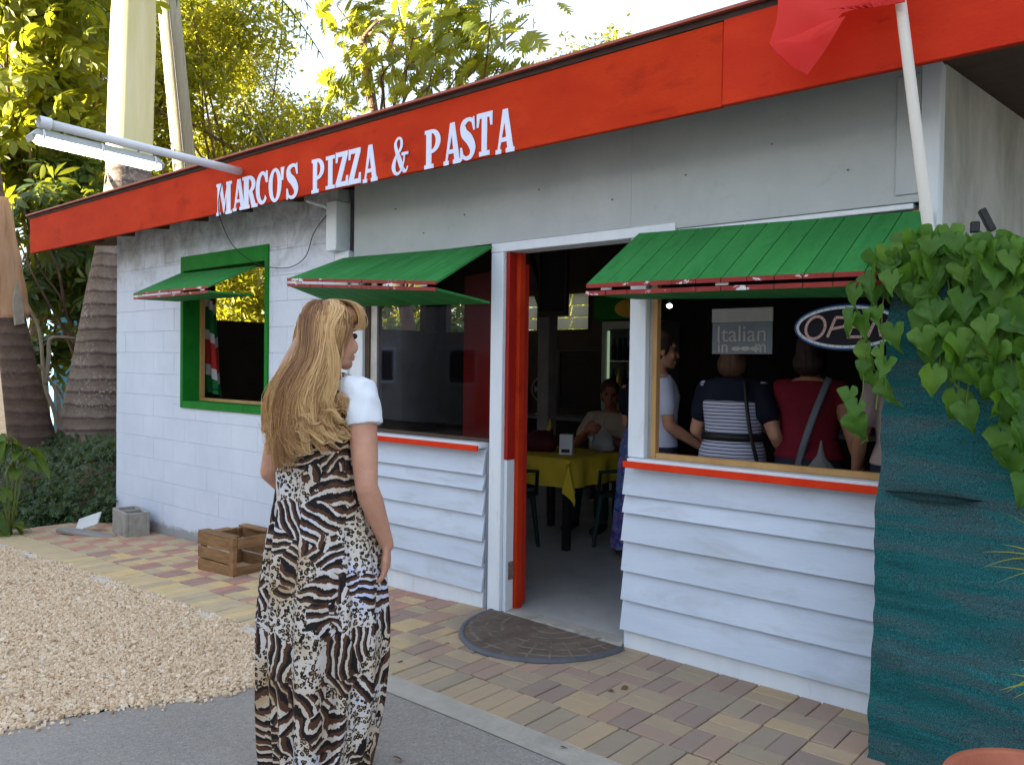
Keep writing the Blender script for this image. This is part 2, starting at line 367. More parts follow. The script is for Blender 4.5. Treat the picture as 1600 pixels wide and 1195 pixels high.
M['ground'] = mottled('garden_soil', (0.10, 0.075, 0.05), (0.18, 0.14, 0.09), 2, 0.95, 1.0, 12, bdist=.02)
M['tile_white'] = mottled('white_tile', (0.5, 0.52, 0.5), (0.6, 0.6, 0.58), 6, 0.4, 0.1, 30, dirt=(0.1, 0.1, 0.08), dirt_scale=12, dirt_lo=0.6, dirt_hi=0.66)

def asphalt_mat():
    t = NT('asphalt'); v = t.coord('Object')
    col = t.ramp(t.noise(v, 1.2, 5, 0.6), [(0.3, (0.235, 0.212, 0.185)), (0.7, (0.31, 0.28, 0.245))])
    vo = t.n('ShaderNodeTexVoronoi', Scale=110.0); t.t.links.new(v, vo.inputs['Vector'])
    col = t.mix(t.ramp(vo.outputs['Color'], [(0.50, 0.0), (0.95, 0.55)]), col, (0.42, 0.39, 0.36))
    col = t.mix(t.ramp(t.noise(v, 90, 3, 0.6), [(0.55, 0.0), (0.75, 0.6)]), col, (0.07, 0.068, 0.07))
    col = t.mix(t.ramp(t.noise(v, 3.2, 8, 0.7), [(0.56, 0.0), (0.70, 0.5)]), col, (0.30, 0.26, 0.21))
    return t.done(t.bsdf(col, 0.85, t.bump(vo.outputs['Distance'], 0.6, 0.004), Specular_IOR_Level=0.3))
M['asphalt'] = asphalt_mat()

def brick_mat(name, c1, c2, dirt):
    t = NT(name); geo = t.n('ShaderNodeNewGeometry'); P = geo.outputs['Position']; oi = t.n('ShaderNodeObjectInfo')
    col = t.ramp(t.noise(P, 9, 6, 0.65), [(0.3, c1), (0.7, c2)])
    col = t.mix(t.ramp(t.noise(P, 3.0, 8, 0.7), [(0.42, 0.0), (0.72, 0.75)]), col, dirt)
    sp = t.n('ShaderNodeSeparateXYZ'); t.t.links.new(P, sp.inputs[0])   # the trodden stretch from the door to the right is greyer
    tr = t.ramp(t.math('ADD', t.math('MULTIPLY', sp.outputs[0], 0.22), t.noise(P, 1.6, 5, 0.6)), [(0.22, 0.0), (0.60, 0.72)])
    col = t.mix(tr, col, (0.28, 0.215, 0.16))
    hs = t.n('ShaderNodeHueSaturation'); t.t.links.new(col, hs.inputs['Color'])
    t.t.links.new(t.math('MULTIPLY_ADD', oi.outputs['Random'], 0.34, 0.83), hs.inputs['Value'])
    t.t.links.new(t.math('MULTIPLY_ADD', oi.outputs['Random'], 0.3, 0.82), hs.inputs['Saturation'])
    n1 = t.bump(t.noise(P, 60, 6, 0.7), 0.5, 0.003)
    return t.done(t.bsdf(hs.outputs[0], 0.82, n1, Specular_IOR_Level=0.3))
M['brick_yellow'] = brick_mat('yellow_paver', (0.50, 0.36, 0.175), (0.61, 0.455, 0.25), (0.42, 0.33, 0.22))
M['brick_red'] = brick_mat('red_paver', (0.37, 0.19, 0.145), (0.47, 0.255, 0.195), (0.37, 0.27, 0.22))
M['brick_tan'] = brick_mat('tan_paver', (0.52, 0.385, 0.20), (0.62, 0.475, 0.27), (0.43, 0.34, 0.23))

def leaf_mat(name, c1, c2, c3, trans=0.45, rough=0.45, tcol=None):
    t = NT(name); geo = t.n('ShaderNodeNewGeometry')
    isl = geo.outputs['Random Per Island']; oi = t.n('ShaderNodeObjectInfo')
    rnd = t.math('FRACT', t.math('ADD', isl, t.math('MULTIPLY', oi.outputs['Random'], 3.7)))
    col = t.ramp(rnd, [(0.0, c1), (0.55, c2), (1.0, c3)])
    P = geo.outputs['Position']
    col = t.mix(0.35, col, t.ramp(t.noise(P, 14, 3, 0.6), [(0.3, c1), (0.7, c3)]))
    b = t.bsdf(col, rough, t.bump(t.noise(P, 60, 2, 0.5), 0.2, 0.003), Specular_IOR_Level=0.4)
    tr = t.n('ShaderNodeBsdfTranslucent'); t.set(tr.inputs[0], t.mix(0.75, col, tcol or (0.34, 0.36, 0.02)))
    mx = t.n('ShaderNodeMixShader'); mx.inputs[0].default_value = trans
    t.t.links.new(b, mx.inputs[1]); t.t.links.new(tr.outputs[0], mx.inputs[2])
    return t.done(mx.outputs[0])
M['leaf_umbrella'] = leaf_mat('umbrella_leaf', (0.07, 0.10, 0.010), (0.13, 0.165, 0.012), (0.20, 0.215, 0.016), 0.4, tcol=(0.50, 0.50, 0.02))
M['leaf_mango'] = leaf_mat('mango_leaf', (0.022, 0.055, 0.014), (0.035, 0.08, 0.018), (0.06, 0.11, 0.022), 0.28)
M['leaf_fine'] = leaf_mat('fine_leaf', (0.05, 0.085, 0.010), (0.18, 0.195, 0.012), (0.33, 0.295, 0.02), 0.5, tcol=(0.52, 0.50, 0.02))
M['leaf_bread'] = leaf_mat('breadfruit_leaf', (0.05, 0.095, 0.012), (0.11, 0.15, 0.014), (0.24, 0.24, 0.02), 0.45, tcol=(0.50, 0.50, 0.03))
M['leaf_ivy'] = leaf_mat('ivy_leaf', (0.016, 0.045, 0.014), (0.026, 0.068, 0.018), (0.045, 0.095, 0.026), 0.2)
M['leaf_vine'] = leaf_mat('vine_leaf', (0.035, 0.12, 0.014), (0.06, 0.17, 0.018), (0.13, 0.26, 0.025), 0.4, 0.55, (0.22, 0.42, 0.02))
M['leaf_young'] = leaf_mat('young_plant_leaf', (0.035, 0.10, 0.02), (0.055, 0.14, 0.025), (0.12, 0.20, 0.03), 0.35)
M['leaf_spiky'] = leaf_mat('spiky_leaf', (0.22, 0.24, 0.03), (0.30, 0.30, 0.035), (0.38, 0.36, 0.05), 0.35)
M['stem'] = mottled('green_stem', (0.10, 0.14, 0.03), (0.16, 0.2, 0.05), 9, 0.6, 0.1, 30)

def palm_mat(name, ringed=True, c1=(0.16, 0.115, 0.09), c2=(0.27, 0.21, 0.165), lichen=(0.45, 0.42, 0.38)):
    t = NT(name); v = t.coord('Object')
    col = t.ramp(t.noise(v, 5, 6, 0.65), [(0.3, c1), (0.7, c2)])
    sep = t.n('ShaderNodeSeparateXYZ'); t.t.links.new(v, sep.inputs[0])
    ph = t.math('ADD', t.math('MULTIPLY', sep.outputs[2], 38.0), t.math('MULTIPLY', t.noise(v, 2.5, 3, 0.5), 4.0))
    w = t.math('SINE', ph)
    col = t.mix(t.ramp(w, [(0.55, 0.0), (0.98, 0.75)]), col, (0.065, 0.045, 0.04))
    li = t.ramp(t.noise(v, 26, 6, 0.75), [(0.52, 0.0), (0.60, 1.0)])
    big = t.ramp(t.noise(v, 2.2, 3, 0.5), [(0.40, 0.0), (0.62, 0.8)])
    col = t.mix(t.math('MULTIPLY', li, big), col, lichen)
    n1 = t.bump(w, 0.5, 0.012); n2 = t.bump(t.noise(v, 40, 6, 0.7), 0.6, 0.006, n1)
    return t.done(t.bsdf(col, 0.88, n2, Specular_IOR_Level=0.2))
M['palm'] = palm_mat('palm_trunk')
M['palm_brown'] = palm_mat('brown_palm_trunk', c1=(0.085, 0.055, 0.042), c2=(0.15, 0.10, 0.075), lichen=(0.17, 0.12, 0.10))
M['palm_sheath'] = mottled('dry_palm_sheath', (0.34, 0.18, 0.09), (0.50, 0.30, 0.17), 3, 0.7, 0.4, 30, dirt=(0.22, 0.10, 0.06), dirt_scale=5, dirt_lo=0.55, dirt_hi=0.8, stretch=(4, 4, .4))
M['crownshaft'] = mottled('palm_crownshaft', (0.60, 0.57, 0.26), (0.70, 0.66, 0.40), 3, 0.45, 0.1, 20, stretch=(3, 3, .3))

def skin(name, c, c2):
    t = NT(name); v = t.coord('Object')
    col = t.ramp(t.noise(v, 18, 5, 0.6), [(0.3, c), (0.7, c2)])
    col = t.mix(t.ramp(t.noise(v, 120, 2, 0.5), [(0.66, 0.0), (0.74, 0.35)]), col, (c[0]*0.6, c[1]*0.5, c[2]*0.45))
    return t.done(t.bsdf(col, 0.5, t.bump(t.noise(v, 220, 3, 0.6), 0.12, 0.002), Subsurface_Weight=0.12, Subsurface_Radius=(0.02, 0.008, 0.004), Specular_IOR_Level=0.35))
M['skin'] = skin('skin_light', (0.50, 0.25, 0.165), (0.58, 0.31, 0.21))
M['skin_tan'] = skin('skin_tanned', (0.36, 0.17, 0.105), (0.42, 0.21, 0.13))
M['skin_ruddy'] = skin('skin_ruddy', (0.34, 0.12, 0.07), (0.40, 0.15, 0.09))
def cloth(name, c1, c2=None, bump=0.25, rough=0.85, sc=300):
    return mottled(name, c1, c2 or tuple(x*1.12 for x in c1), 6, rough, bump, sc, spec=0.2, bdist=.001)
M['tee_white'] = cloth('white_tshirt', (0.70, 0.74, 0.80), (0.78, 0.80, 0.84))
M['tee_pale'] = cloth('pale_tshirt', (0.42, 0.44, 0.58), (0.5, 0.52, 0.66))
M['navy'] = cloth('navy_cloth', (0.008, 0.010, 0.022), (0.012, 0.014, 0.03))
M['crimson'] = cloth('crimson_top', (0.14, 0.008, 0.018), (0.18, 0.012, 0.025))
M['cream_shirt'] = cloth('cream_shirt', (0.42, 0.33, 0.25), (0.48, 0.38, 0.29))
M['pink_shirt'] = cloth('faded_pink_shirt', (0.42, 0.33, 0.33), (0.48, 0.38, 0.38))
M['jeans'] = cloth('dark_trousers', (0.02, 0.025, 0.04), (0.03, 0.035, 0.055))
M['hair_dark'] = mottled('dark_hair', (0.018, 0.010, 0.008), (0.035, 0.018, 0.012), 30, 0.5, 0.8, 80, stretch=(3, 3, .3))
M['hair_auburn'] = mottled('auburn_hair', (0.06, 0.028, 0.016), (0.11, 0.05, 0.03), 30, 0.5, 0.8, 80, stretch=(3, 3, .3))
def stripes_mat():
    t = NT('striped_shirt'); v = t.coord('Object'); sep = t.n('ShaderNodeSeparateXYZ'); t.t.links.new(v, sep.inputs[0])
    z = t.math('ADD', sep.outputs[2], t.math('MULTIPLY', t.noise(v, 5, 2, .5), 0.012))
    w = t.math('SINE', t.math('MULTIPLY', z, 2*PI/0.021))
    col = t.mix(t.ramp(w, [(0.62, 0.0), (0.70, 1.0)]), (0.52, 0.55, 0.70), (0.012, 0.014, 0.04))
    return t.done(t.bsdf(col, 0.85))
M['stripes'] = stripes_mat()
def blonde():
    t = NT('blonde_hair'); at = t.n('ShaderNodeAttribute', attribute_name='tone')
    v = t.coord('Object', (1, 1, .25))
    f = t.math('ADD', t.math('MULTIPLY', at.outputs['Fac'], 0.75), t.math('MULTIPLY_ADD', t.noise(v, 40, 4, .6), 0.3, 0.12))
    col = t.ramp(f, [(0.08, (0.11, 0.045, 0.02)), (0.35, (0.30, 0.145, 0.062)), (0.65, (0.52, 0.29, 0.115)), (0.95, (0.76, 0.50, 0.23))])
    return t.done(t.bsdf(col, 0.36, Specular_IOR_Level=0.5))
M['blonde'] = blonde()

def print_mat():
    t = NT('animal_print'); v = t.coord('Object')
    sep = t.n('ShaderNodeSeparateXYZ'); t.t.links.new(v, sep.inputs[0]); X, Y, Z = sep.outputs
    def warp(vec, sc, amp):
        a_ = t.n('ShaderNodeVectorMath', operation='ADD'); b_ = t.n('ShaderNodeVectorMath', operation='SCALE')
        t.t.links.new(t.noise(vec, sc, 2, .5, out='Color'), b_.inputs[0]); b_.inputs['Scale'].default_value = amp
        t.t.links.new(vec, a_.inputs[0]); t.t.links.new(b_.outputs[0], a_.inputs[1]); return a_.outputs[0]
    cell = t.n('ShaderNodeTexVoronoi', Scale=9.5); t.t.links.new(warp(v, 6, .12), cell.inputs['Vector'])
    cs = t.n('ShaderNodeSeparateXYZ'); t.t.links.new(cell.outputs['Color'], cs.inputs[0])
    ang = t.math('MULTIPLY_ADD', cs.outputs[0], 2.6, -0.2)
    wv = warp(v, 5, .16); s2 = t.n('ShaderNodeSeparateXYZ'); t.t.links.new(wv, s2.inputs[0])
    jag = t.math('MULTIPLY', t.noise(v, 60, 3, 0.7), 2.6)
    U = t.math('ADD', s2.outputs[0], t.math('MULTIPLY', s2.outputs[1], 0.6))
    pr = t.math('ADD', t.math('MULTIPLY', U, t.math('COSINE', ang)), t.math('MULTIPLY', s2.outputs[2], t.math('SINE', ang)))
    ph = t.math('ADD', t.math('MULTIPLY', pr, 180.0), jag)
    sv = t.math('SINE', ph); cv_ = t.math('COSINE', ph)
    thick = t.math('MULTIPLY_ADD', t.noise(v, 13, 3, 0.6), 2.6, -1.45)
    black = t.math('GREATER_THAN', t.math('SUBTRACT', sv, thick), 0.58)
    brown = t.math('GREATER_THAN', t.math('SUBTRACT', cv_, thick), 0.12)
    base = t.ramp(t.noise(v, 3.6, 3, 0.6), [(0.34, (0.40, 0.28, 0.16)), (0.45, (0.56, 0.48, 0.39)), (0.56, (0.62, 0.59, 0.58)), (0.63, (0.54, 0.58, 0.80))])
    zeb = t.mix(brown, base, (0.085, 0.038, 0.020)); zeb = t.mix(black, zeb, (0.012, 0.009, 0.010))
    va = t.n('ShaderNodeVectorMath', operation='ADD'); t.t.links.new(v, va.inputs[0])
    vm = t.n('ShaderNodeVectorMath', operation='SCALE'); t.t.links.new(t.noise(v, 30, 2, .5, out='Color'), vm.inputs[0]); vm.inputs['Scale'].default_value = 0.014
    t.t.links.new(vm.outputs[0], va.inputs[1])
    vo = t.n('ShaderNodeTexVoronoi', Scale=72.0); t.t.links.new(va.outputs[0], vo.inputs['Vector'])
    d = vo.outputs['Distance']
    ring = t.ramp(d, [(0.0, 0.0), (0.22, 0.0), (0.25, 1.0), (0.50, 1.0), (0.54, 0.0)], 'LINEAR')
    brk = t.math('GREATER_THAN', t.noise(v, 75, 1, 0.5), 0.40)
    leo = t.mix(t.math('LESS_THAN', d, 0.26), base, (0.30, 0.19, 0.09))
    leo = t.mix(t.math('MULTIPLY', ring, brk), leo, (0.012, 0.008, 0.006))
    mask = t.math('GREATER_THAN', cs.outputs[1], 0.66)
    col = t.mix(mask, zeb, leo)
    n1 = t.bump(t.noise(v, 400, 2, 0.5), 0.15, 0.001)
    return t.done(t.bsdf(col, 0.7, n1, Specular_IOR_Level=0.25))
M['print'] = print_mat()

def floral():
    t = NT('patterned_blue_dress'); v = t.coord('Object')
    vo = t.n('ShaderNodeTexVoronoi', Scale=16.0, distance='MANHATTAN'); t.t.links.new(v, vo.inputs['Vector'])
    col = t.ramp(vo.outputs['Color'], [(0.2, (0.06, 0.05, 0.30)), (0.5, (0.20, 0.14, 0.42)), (0.8, (0.10, 0.22, 0.48))])
    ring = t.ramp(vo.outputs['Distance'], [(0.30, 0.0), (0.32, 1.0), (0.40, 1.0), (0.43, 0.0)])
    col = t.mix(ring, col, (0.55, 0.42, 0.62))
    return t.done(t.bsdf(col, 0.8))
M['floral'] = floral()

def net_mat():
    t = NT('green_shade_net'); v = t.coord('Object')
    w1 = t.n('ShaderNodeTexWave', bands_direction='X', Scale=110.0, Distortion=1.5); t.t.links.new(v, w1.inputs['Vector'])
    w2 = t.n('ShaderNodeTexWave', bands_direction='Z', Scale=110.0, Distortion=1.5); t.t.links.new(v, w2.inputs['Vector'])
    vz = t.coord('Object', (0.5, 1, 3.2), (0, R(-4), 0))
    big = t.noise(vz, 2.4, 7, 0.65, dist=0.4)
    col = t.ramp(big, [(0.30, (0.012, 0.115, 0.125)), (0.46, (0.020, 0.17, 0.185)), (0.56, (0.070, 0.145, 0.16)), (0.70, (0.022, 0.235, 0.255))])
    mesh = t.ramp(t.math('MULTIPLY', w1.outputs['Fac'], w2.outputs['Fac']), [(0.05, 0.45), (0.5, 1.0)])
    col = t.mix(0.75, col, t.mix(1.0, col, mesh, 'MULTIPLY'))
    fl = t.ramp(t.noise(v, 240, 2, .6), [(0.35, 0.45), (0.7, 1.45)])
    col = t.mix(1.0, col, fl, 'MULTIPLY')
    nrm = t.bump(big, 0.5, 0.03)
    b = t.bsdf(col, 0.75, nrm, Specular_IOR_Level=0.2)
    tr = t.n('ShaderNodeBsdfTranslucent'); t.set(tr.inputs[0], col)
    mx = t.n('ShaderNodeMixShader'); mx.inputs[0].default_value = 0.2
    t.t.links.new(b, mx.inputs[1]); t.t.links.new(tr.outputs[0], mx.inputs[2])
    return t.done(mx.outputs[0])
M['net'] = net_mat()

def flag_mat():
    t = NT('red_flag_cloth'); v = t.coord('Object')
    col = t.ramp(t.noise(v, 4, 3, .5), [(0.3, (0.72, 0.045, 0.04)), (0.7, (0.80, 0.07, 0.06))])
    b = t.bsdf(col, 0.7, t.bump(t.noise(v, 350, 2, .5), .2, .001), Specular_IOR_Level=0.2)
    tr = t.n('ShaderNodeBsdfTranslucent'); tr.inputs[0].default_value = (0.9, 0.08, 0.07, 1)
    mx = t.n('ShaderNodeMixShader'); mx.inputs[0].default_value = 0.5
    t.t.links.new(b, mx.inputs[1]); t.t.links.new(tr.outputs[0], mx.inputs[2])
    return t.done(mx.outputs[0])
M['flag'] = flag_mat()

def glass_mat(name, tint=(1, 1, 1), gl=0.10):
    t = NT(name); tb = t.n('ShaderNodeBsdfTransparent'); tb.inputs[0].default_value = (*tint, 1)
    gb = t.n('ShaderNodeBsdfGlossy'); gb.inputs['Roughness'].default_value = 0.03
    lw = t.n('ShaderNodeLayerWeight'); lw.inputs[0].default_value = 0.25
    mx = t.n('ShaderNodeMixShader'); t.t.links.new(t.math('MULTIPLY', lw.outputs['Fresnel'], gl*4), mx.inputs[0])
    t.t.links.new(tb.outputs[0], mx.inputs[1]); t.t.links.new(gb.outputs[0], mx.inputs[2])
    return t.done(mx.outputs[0])
M['glass'] = glass_mat('window_glass', (0.72, 0.72, 0.78), 0.06)
M['plastic_sheet'] = glass_mat('clear_plastic', (0.85, 0.85, 0.86), 0.3)
def bag_mat(name, c, tr_=0.35):
    t = NT(name); v = t.coord('Object')
    b = t.bsdf(c, 0.3, t.bump(t.noise(v, 22, 5, .7, dist=1.0), 1.0, .02), Specular_IOR_Level=0.6)
    tb = t.n('ShaderNodeBsdfTransparent'); mx = t.n('ShaderNodeMixShader'); mx.inputs[0].default_value = tr_
    t.t.links.new(b, mx.inputs[1]); t.t.links.new(tb.outputs[0], mx.inputs[2]); return t.done(mx.outputs[0])
M['bag_grey'] = bag_mat('grey_plastic_bag', (0.22, 0.23, 0.24), 0.1)
M['bag_clear'] = bag_mat('clear_plastic_bag', (0.45, 0.45, 0.47), 0.5)
def emit(name, c, s):
    t = NT(name); e = t.n('ShaderNodeEmission'); e.inputs[0].default_value = (*c, 1); e.inputs[1].default_value = s
    return t.done(e.outputs[0])
M['tube_glow'] = emit('fluorescent_glow', (1.0, 0.96, 0.80), 2.2)
M['bulb_glow'] = emit('bulb_glow', (1.0, 0.98, 0.95), 3.0)
M['fridge_glow'] = emit('fridge_light', (0.55, 0.75, 0.5), 0.05)
def led(name, c, e):
    t = NT(name); return t.done(t.bsdf(c, 0.4, Emission_Color=(*c, 1), Emission_Strength=e))
M['led_white'] = led('neon_white', (0.40, 0.45, 0.52), 0.035)
M['led_pink'] = led('neon_pink', (0.42, 0.29, 0.27), 0.03)
M['led_blue'] = led('neon_blue_edge', (0.01, 0.06, 0.18), 0.02)
M['sign_black'] = mottled('sign_panel_black', (0.008, 0.008, 0.02), (0.014, 0.01, 0.024), 6, 0.35, 0.05, 30)
M['letter'] = mottled('letter_paint', (0.62, 0.68, 0.86), (0.70, 0.75, 0.92), 6, 0.5, 0.1, 40)
M['paper'] = mottled('paper_grey', (0.10, 0.115, 0.14), (0.17, 0.19, 0.22), 3, 0.6, 0.1, 30)
M['print_dark'] = mottled('printed_ink', (0.10, 0.11, 0.15), (0.14, 0.15, 0.19), 9, 0.6, 0.1, 30)
M['print_pale'] = mottled('printed_pale', (0.26, 0.26, 0.25), (0.33, 0.33, 0.31), 9, 0.6, 0.1, 30)
M['gold'] = mottled('gold_metal', (0.7, 0.5, 0.15), (0.8, 0.6, 0.2), 9, 0.3, 0.1, 30, Metallic=1.0)
def gravel_mat():
    t = NT('crushed_limestone'); geo = t.n('ShaderNodeNewGeometry')
    col = t.ramp(geo.outputs['Random Per Island'], [(0.0, (0.34, 0.225, 0.115)), (0.12, (0.60, 0.45, 0.29)), (0.5, (0.71, 0.54, 0.37)), (0.88, (0.75, 0.60, 0.43)), (1.0, (0.76, 0.69, 0.56))])
    return t.done(t.bsdf(col, 0.85, t.bump(t.noise(geo.outputs['Position'], 180, 3, .6), .5, .002), Specular_IOR_Level=0.2))
M['gravel'] = gravel_mat()
M['gravel_bed'] = mottled('limestone_dust', (0.46, 0.36, 0.25), (0.56, 0.45, 0.32), 20, 0.95, 1.0, 90)
M['curb'] = mottled('sandy_concrete', (0.33, 0.30, 0.25), (0.42, 0.385, 0.33), 7, 0.9, 0.8, 70, dirt=(0.25, 0.23, 0.20), dirt_scale=4, dirt_lo=0.5, dirt_hi=0.75)
def mat_mat():
    t = NT('doormat_brown'); v = t.coord('Object')
    sep = t.n('ShaderNodeSeparateXYZ'); t.t.links.new(v, sep.inputs[0])
    r = t.math('SQRT', t.math('ADD', t.math('POWER', sep.outputs[0], 2.0), t.math('POWER', sep.outputs[1], 2.0)))
    a = t.math('ARCTAN2', sep.outputs[1], sep.outputs[0])
    rays = t.math('SINE', t.math('MULTIPLY', a, 26.0)); rings = t.math('SINE', t.math('MULTIPLY', r, 70.0))
    inner = t.math('LESS_THAN', r, 0.26)
    lines = t.math('MAXIMUM', t.math('MULTIPLY', t.math('GREATER_THAN', rings, 0.82), 1.0), t.math('MULTIPLY', t.math('GREATER_THAN', rays, 0.94), t.math('SUBTRACT', 1.0, inner)))
    lines = t.math('MULTIPLY', lines, t.ramp(t.noise(v, 7, 3, .6), [(0.42, 0.0), (0.6, 1.0)]))
    col = t.ramp(t.noise(v, 5, 8, 0.7), [(0.3, (0.085, 0.060, 0.045)), (0.7, (0.17, 0.13, 0.10))])
    col = t.mix(t.math('MULTIPLY', lines, 0.5), col, (0.27, 0.24, 0.22))
    h = t.math('ADD', t.noise(v, 150, 3, .6), t.math('MULTIPLY', lines, -0.6))
    return t.done(t.bsdf(col, 0.9, t.bump(h, 0.8, .004), Specular_IOR_Level=0.2))
M['doormat'] = mat_mat()
M['rubber_edge'] = mottled('rubber_edge', (0.07, 0.075, 0.085), (0.11, 0.115, 0.125), 9, 0.6, 0.2, 60)

def louvre_mat():
    t = NT('frosted_louvre'); b = t.bsdf((0.60, 0.59, 0.52), 0.4); tr = t.n('ShaderNodeBsdfTranslucent'); tr.inputs[0].default_value = (0.8, 0.78, 0.68, 1)
    mx = t.n('ShaderNodeMixShader'); mx.inputs[0].default_value = 0.65; t.t.links.new(b, mx.inputs[1]); t.t.links.new(tr.outputs[0], mx.inputs[2]); return t.done(mx.outputs[0])
M['louvre_t'] = louvre_mat()
# ================================================================== GROUND
def sheet(name, xs, ys, dz, mat, kind='structure', parent=None):
    vs = [(x, y, ground_z(x)+dz) for y in ys for x in xs]; n = len(xs)
    fs = [(j*n+i, j*n+i+1, (j+1)*n+i+1, (j+1)*n+i) for j in range(len(ys)-1) for i in range(n-1)]
    mb = MB(); mb.add(vs, fs); o = mb.build(name, mat, parent)
    if kind: o['kind'] = kind
    return o
sheet('ground', [-200, -60, -20, -9, 0, 20, 200], [-200, -40, 0, 40, 200], -0.075, M['ground'])
def bound(y): return -0.41+(y+2.56)*0.42
mb = MB(); ys = [-1.13, -1.6, -2.0, -2.56, -3.2, -4.5, -7.0, -14, -40]
vs = []; fs = []
for y in ys:
    xb = bound(y)
    for x in (xb, min(0.0, xb+0.5) if xb+0.5 < 0.1 else max(0.0, xb+0.01), 2.0, 60): vs.append((x, y, ground_z(x)-0.014))
for j in range(len(ys)-1):
    for i in range(3): fs.append((j*4+i, (j+1)*4+i, (j+1)*4+i+1, j*4+i+1))
mb.add(vs, fs); o = mb.build('road', M['asphalt']); o['kind'] = 'structure'
mb = MB(); vs = []; fs = []
for y in ys:
    xb = bound(y)-0.01
    for x in (-13, -9, xb-0.6, xb): vs.append((x, y+0.04, ground_z(x)-0.030 + (0.02 if x > xb-0.1 else 0)))
for j in range(len(ys)-1):
    for i in range(3): fs.append((j*4+i, (j+1)*4+i, (j+1)*4+i+1, j*4+i+1))
mb.add(vs, fs); o = mb.build('gravel_bed', M['gravel_bed']); o['kind'] = 'structure'
# crushed stones
def stone_tmpl():
    V = np.array([(x, y, z) for x in (-1, 1) for y in (-1, 1) for z in (-1, 1)], float)*0.5
    V += RNG.uniform(-0.2, 0.2, V.shape); V *= RNG.uniform(0.6, 1.2, (1, 3))
    F = np.array([(0,1,3),(0,3,2),(4,6,7),(4,7,5),(0,4,5),(0,5,1),(2,3,7),(2,7,6),(0,2,6),(0,6,4),(1,5,7),(1,7,3)])
    return V, F
n0 = 165000
X = RNG.uniform(-6.5, 0.25, n0); Y = RNG.uniform(-3.3, -1.125, n0)
d = np.stack([X-CAM.x, Y-CAM.y], 1); dirx = d@np.array([_r.x, _r.y]); dirf = d@np.array([-math.sin(YAW), math.cos(YAW)])
edge = bound(Y)+RNG.normal(0, 0.025, n0)+0.03*np.sin(Y*9)
keep = (X < edge) & (dirx/dirf > -0.72)
far = np.hypot(d[:, 0], d[:, 1]); keep &= RNG.uniform(0, 1, n0) < np.clip(5.0/far, 0.3, 1)
stray = (X < edge+0.10) & (X >= edge) & (RNG.uniform(0, 1, n0) < 0.06)
keep |= stray & (dirx/dirf > -0.72)
X, Y = X[keep], Y[keep]
Z = np.array([ground_z(x) for x in X])-0.016+RNG.uniform(0, 0.012, len(X))
Z += 0.02*np.exp(-((bound(Y)-X)/0.12)**2)*0
print('stones', len(X))
sc = RNG.uniform(0.008, 0.0165, len(X))*(1+0.5*(RNG.uniform(0, 1, len(X)) > 0.95))
me = scatter('gravel', [stone_tmpl() for _ in range(10)], rotmats(RNG.normal(0, 1, (len(X), 3)), RNG.uniform(0, 6.28, len(X)), sc), np.stack([X, Y, Z], 1), M['gravel'])
tag(link('gravel', me), 'cream crushed limestone gravel spread beside the grey road', 'gravel', kind='stuff')

# pale cement spilt along the edge of the pavers
M['cement'] = mottled('dry_cement', (0.46, 0.47, 0.47), (0.60, 0.60, 0.58), 14, 0.9, 1.0, 80)
sr = random.Random(17)
for (cx, rx_, ry_) in ((-4.9, .30, .06), (-4.2, .42, .07), (-2.75, .36, .085), (-2.0, .14, .05), (-1.3, .22, .06), (-.75, .30, .07)):
    n = 30; ph = sr.uniform(0, 6); P = [(cx+rx_*math.cos(2*PI*i/n)*(1+.25*math.sin(5*2*PI*i/n+ph)+.15*math.sin(11*2*PI*i/n)), -1.175+ry_*math.sin(2*PI*i/n)*(1+.3*math.sin(4*2*PI*i/n+ph)+.2*math.sin(9*2*PI*i/n))) for i in range(n)]
    zc = ground_z(cx); mb = MB(); mb.add([(cx, -1.175, ground_z(cx)+.004)]+[(x, y, ground_z(x)-.012) for x, y in P], [(0, 1+i, 1+(i+1) % n) for i in range(n)])
    tag(mb.build('cement_spill', M['cement']), kind='stuff', label='dry pale cement spilt along the edge of the pavers', cat='cement')
# curb strip of concrete along the pavers
mb = MB()
pts = [(-0.10, -1.25), (0.2, -1.262), (1.0, -1.25), (1.7, -1.258), (2.6, -1.24), (4.5, -1.25)]
mb.add([(x, y, -0.010) for x, y in pts]+[(x, -1.12, -0.002) for x, y in pts], [(i, i+1, 6+i+1, 6+i) for i in range(5)])
o = mb.build('curb', M['curb']); o['kind'] = 'structure'

# pavers: basket weave of 0.2 m squares with a soldier course along the outer edge
sheet('pavement', [-5.75, -4, -2, 0, 4.4], [-1.15, 0.03], -0.016, M['gravel_bed'])
pave = bpy.data.objects['pavement']
bricks = []      # x, y, length along x, length along y, colour, dist
ROW = 0.212; SQ = 0.199
for ci in range(-36, 15):
    x0 = 1.538+SQ*(ci)
    if x0 < -5.7 or x0 > 4.2: continue
    for rj in range(4):
        yc = -0.012-ROW*(rj+0.5); red = (ci+rj) % 2 == 0
        if red:
            for k in (0, 1): bricks.append((x0+SQ*(0.25+0.5*k), yc, SQ/2, ROW, 'red'))
        else:
            for k in (0, 1): bricks.append((x0+SQ*0.5, yc+ROW*(k-0.5)/2, SQ, ROW/2, 'yellow'))
x = -5.72; W = 0.104
while x < 4.2:
    bricks.append((x, -0.862-0.135, W, 0.262, 'tan')); x += W
def dist(b): return math.hypot(b[0]-CAM.x, b[1]-CAM.y)
def inview(b):
    v = Vector((b[0], b[1], 0))-CAM; f = v.dot(_f)
    if f < 0.3: return False
    px = 800+FPX*v.dot(_r2)/f; py = 597.5-FPX*v.dot(_u2)/f
    return -20 < px < 1400 and py < 1220
vis = sorted([b for b in bricks if inview(b)], key=dist)[:300]
vset = set(vis); rest = [b for b in bricks if b not in vset]
bm_cache = {}
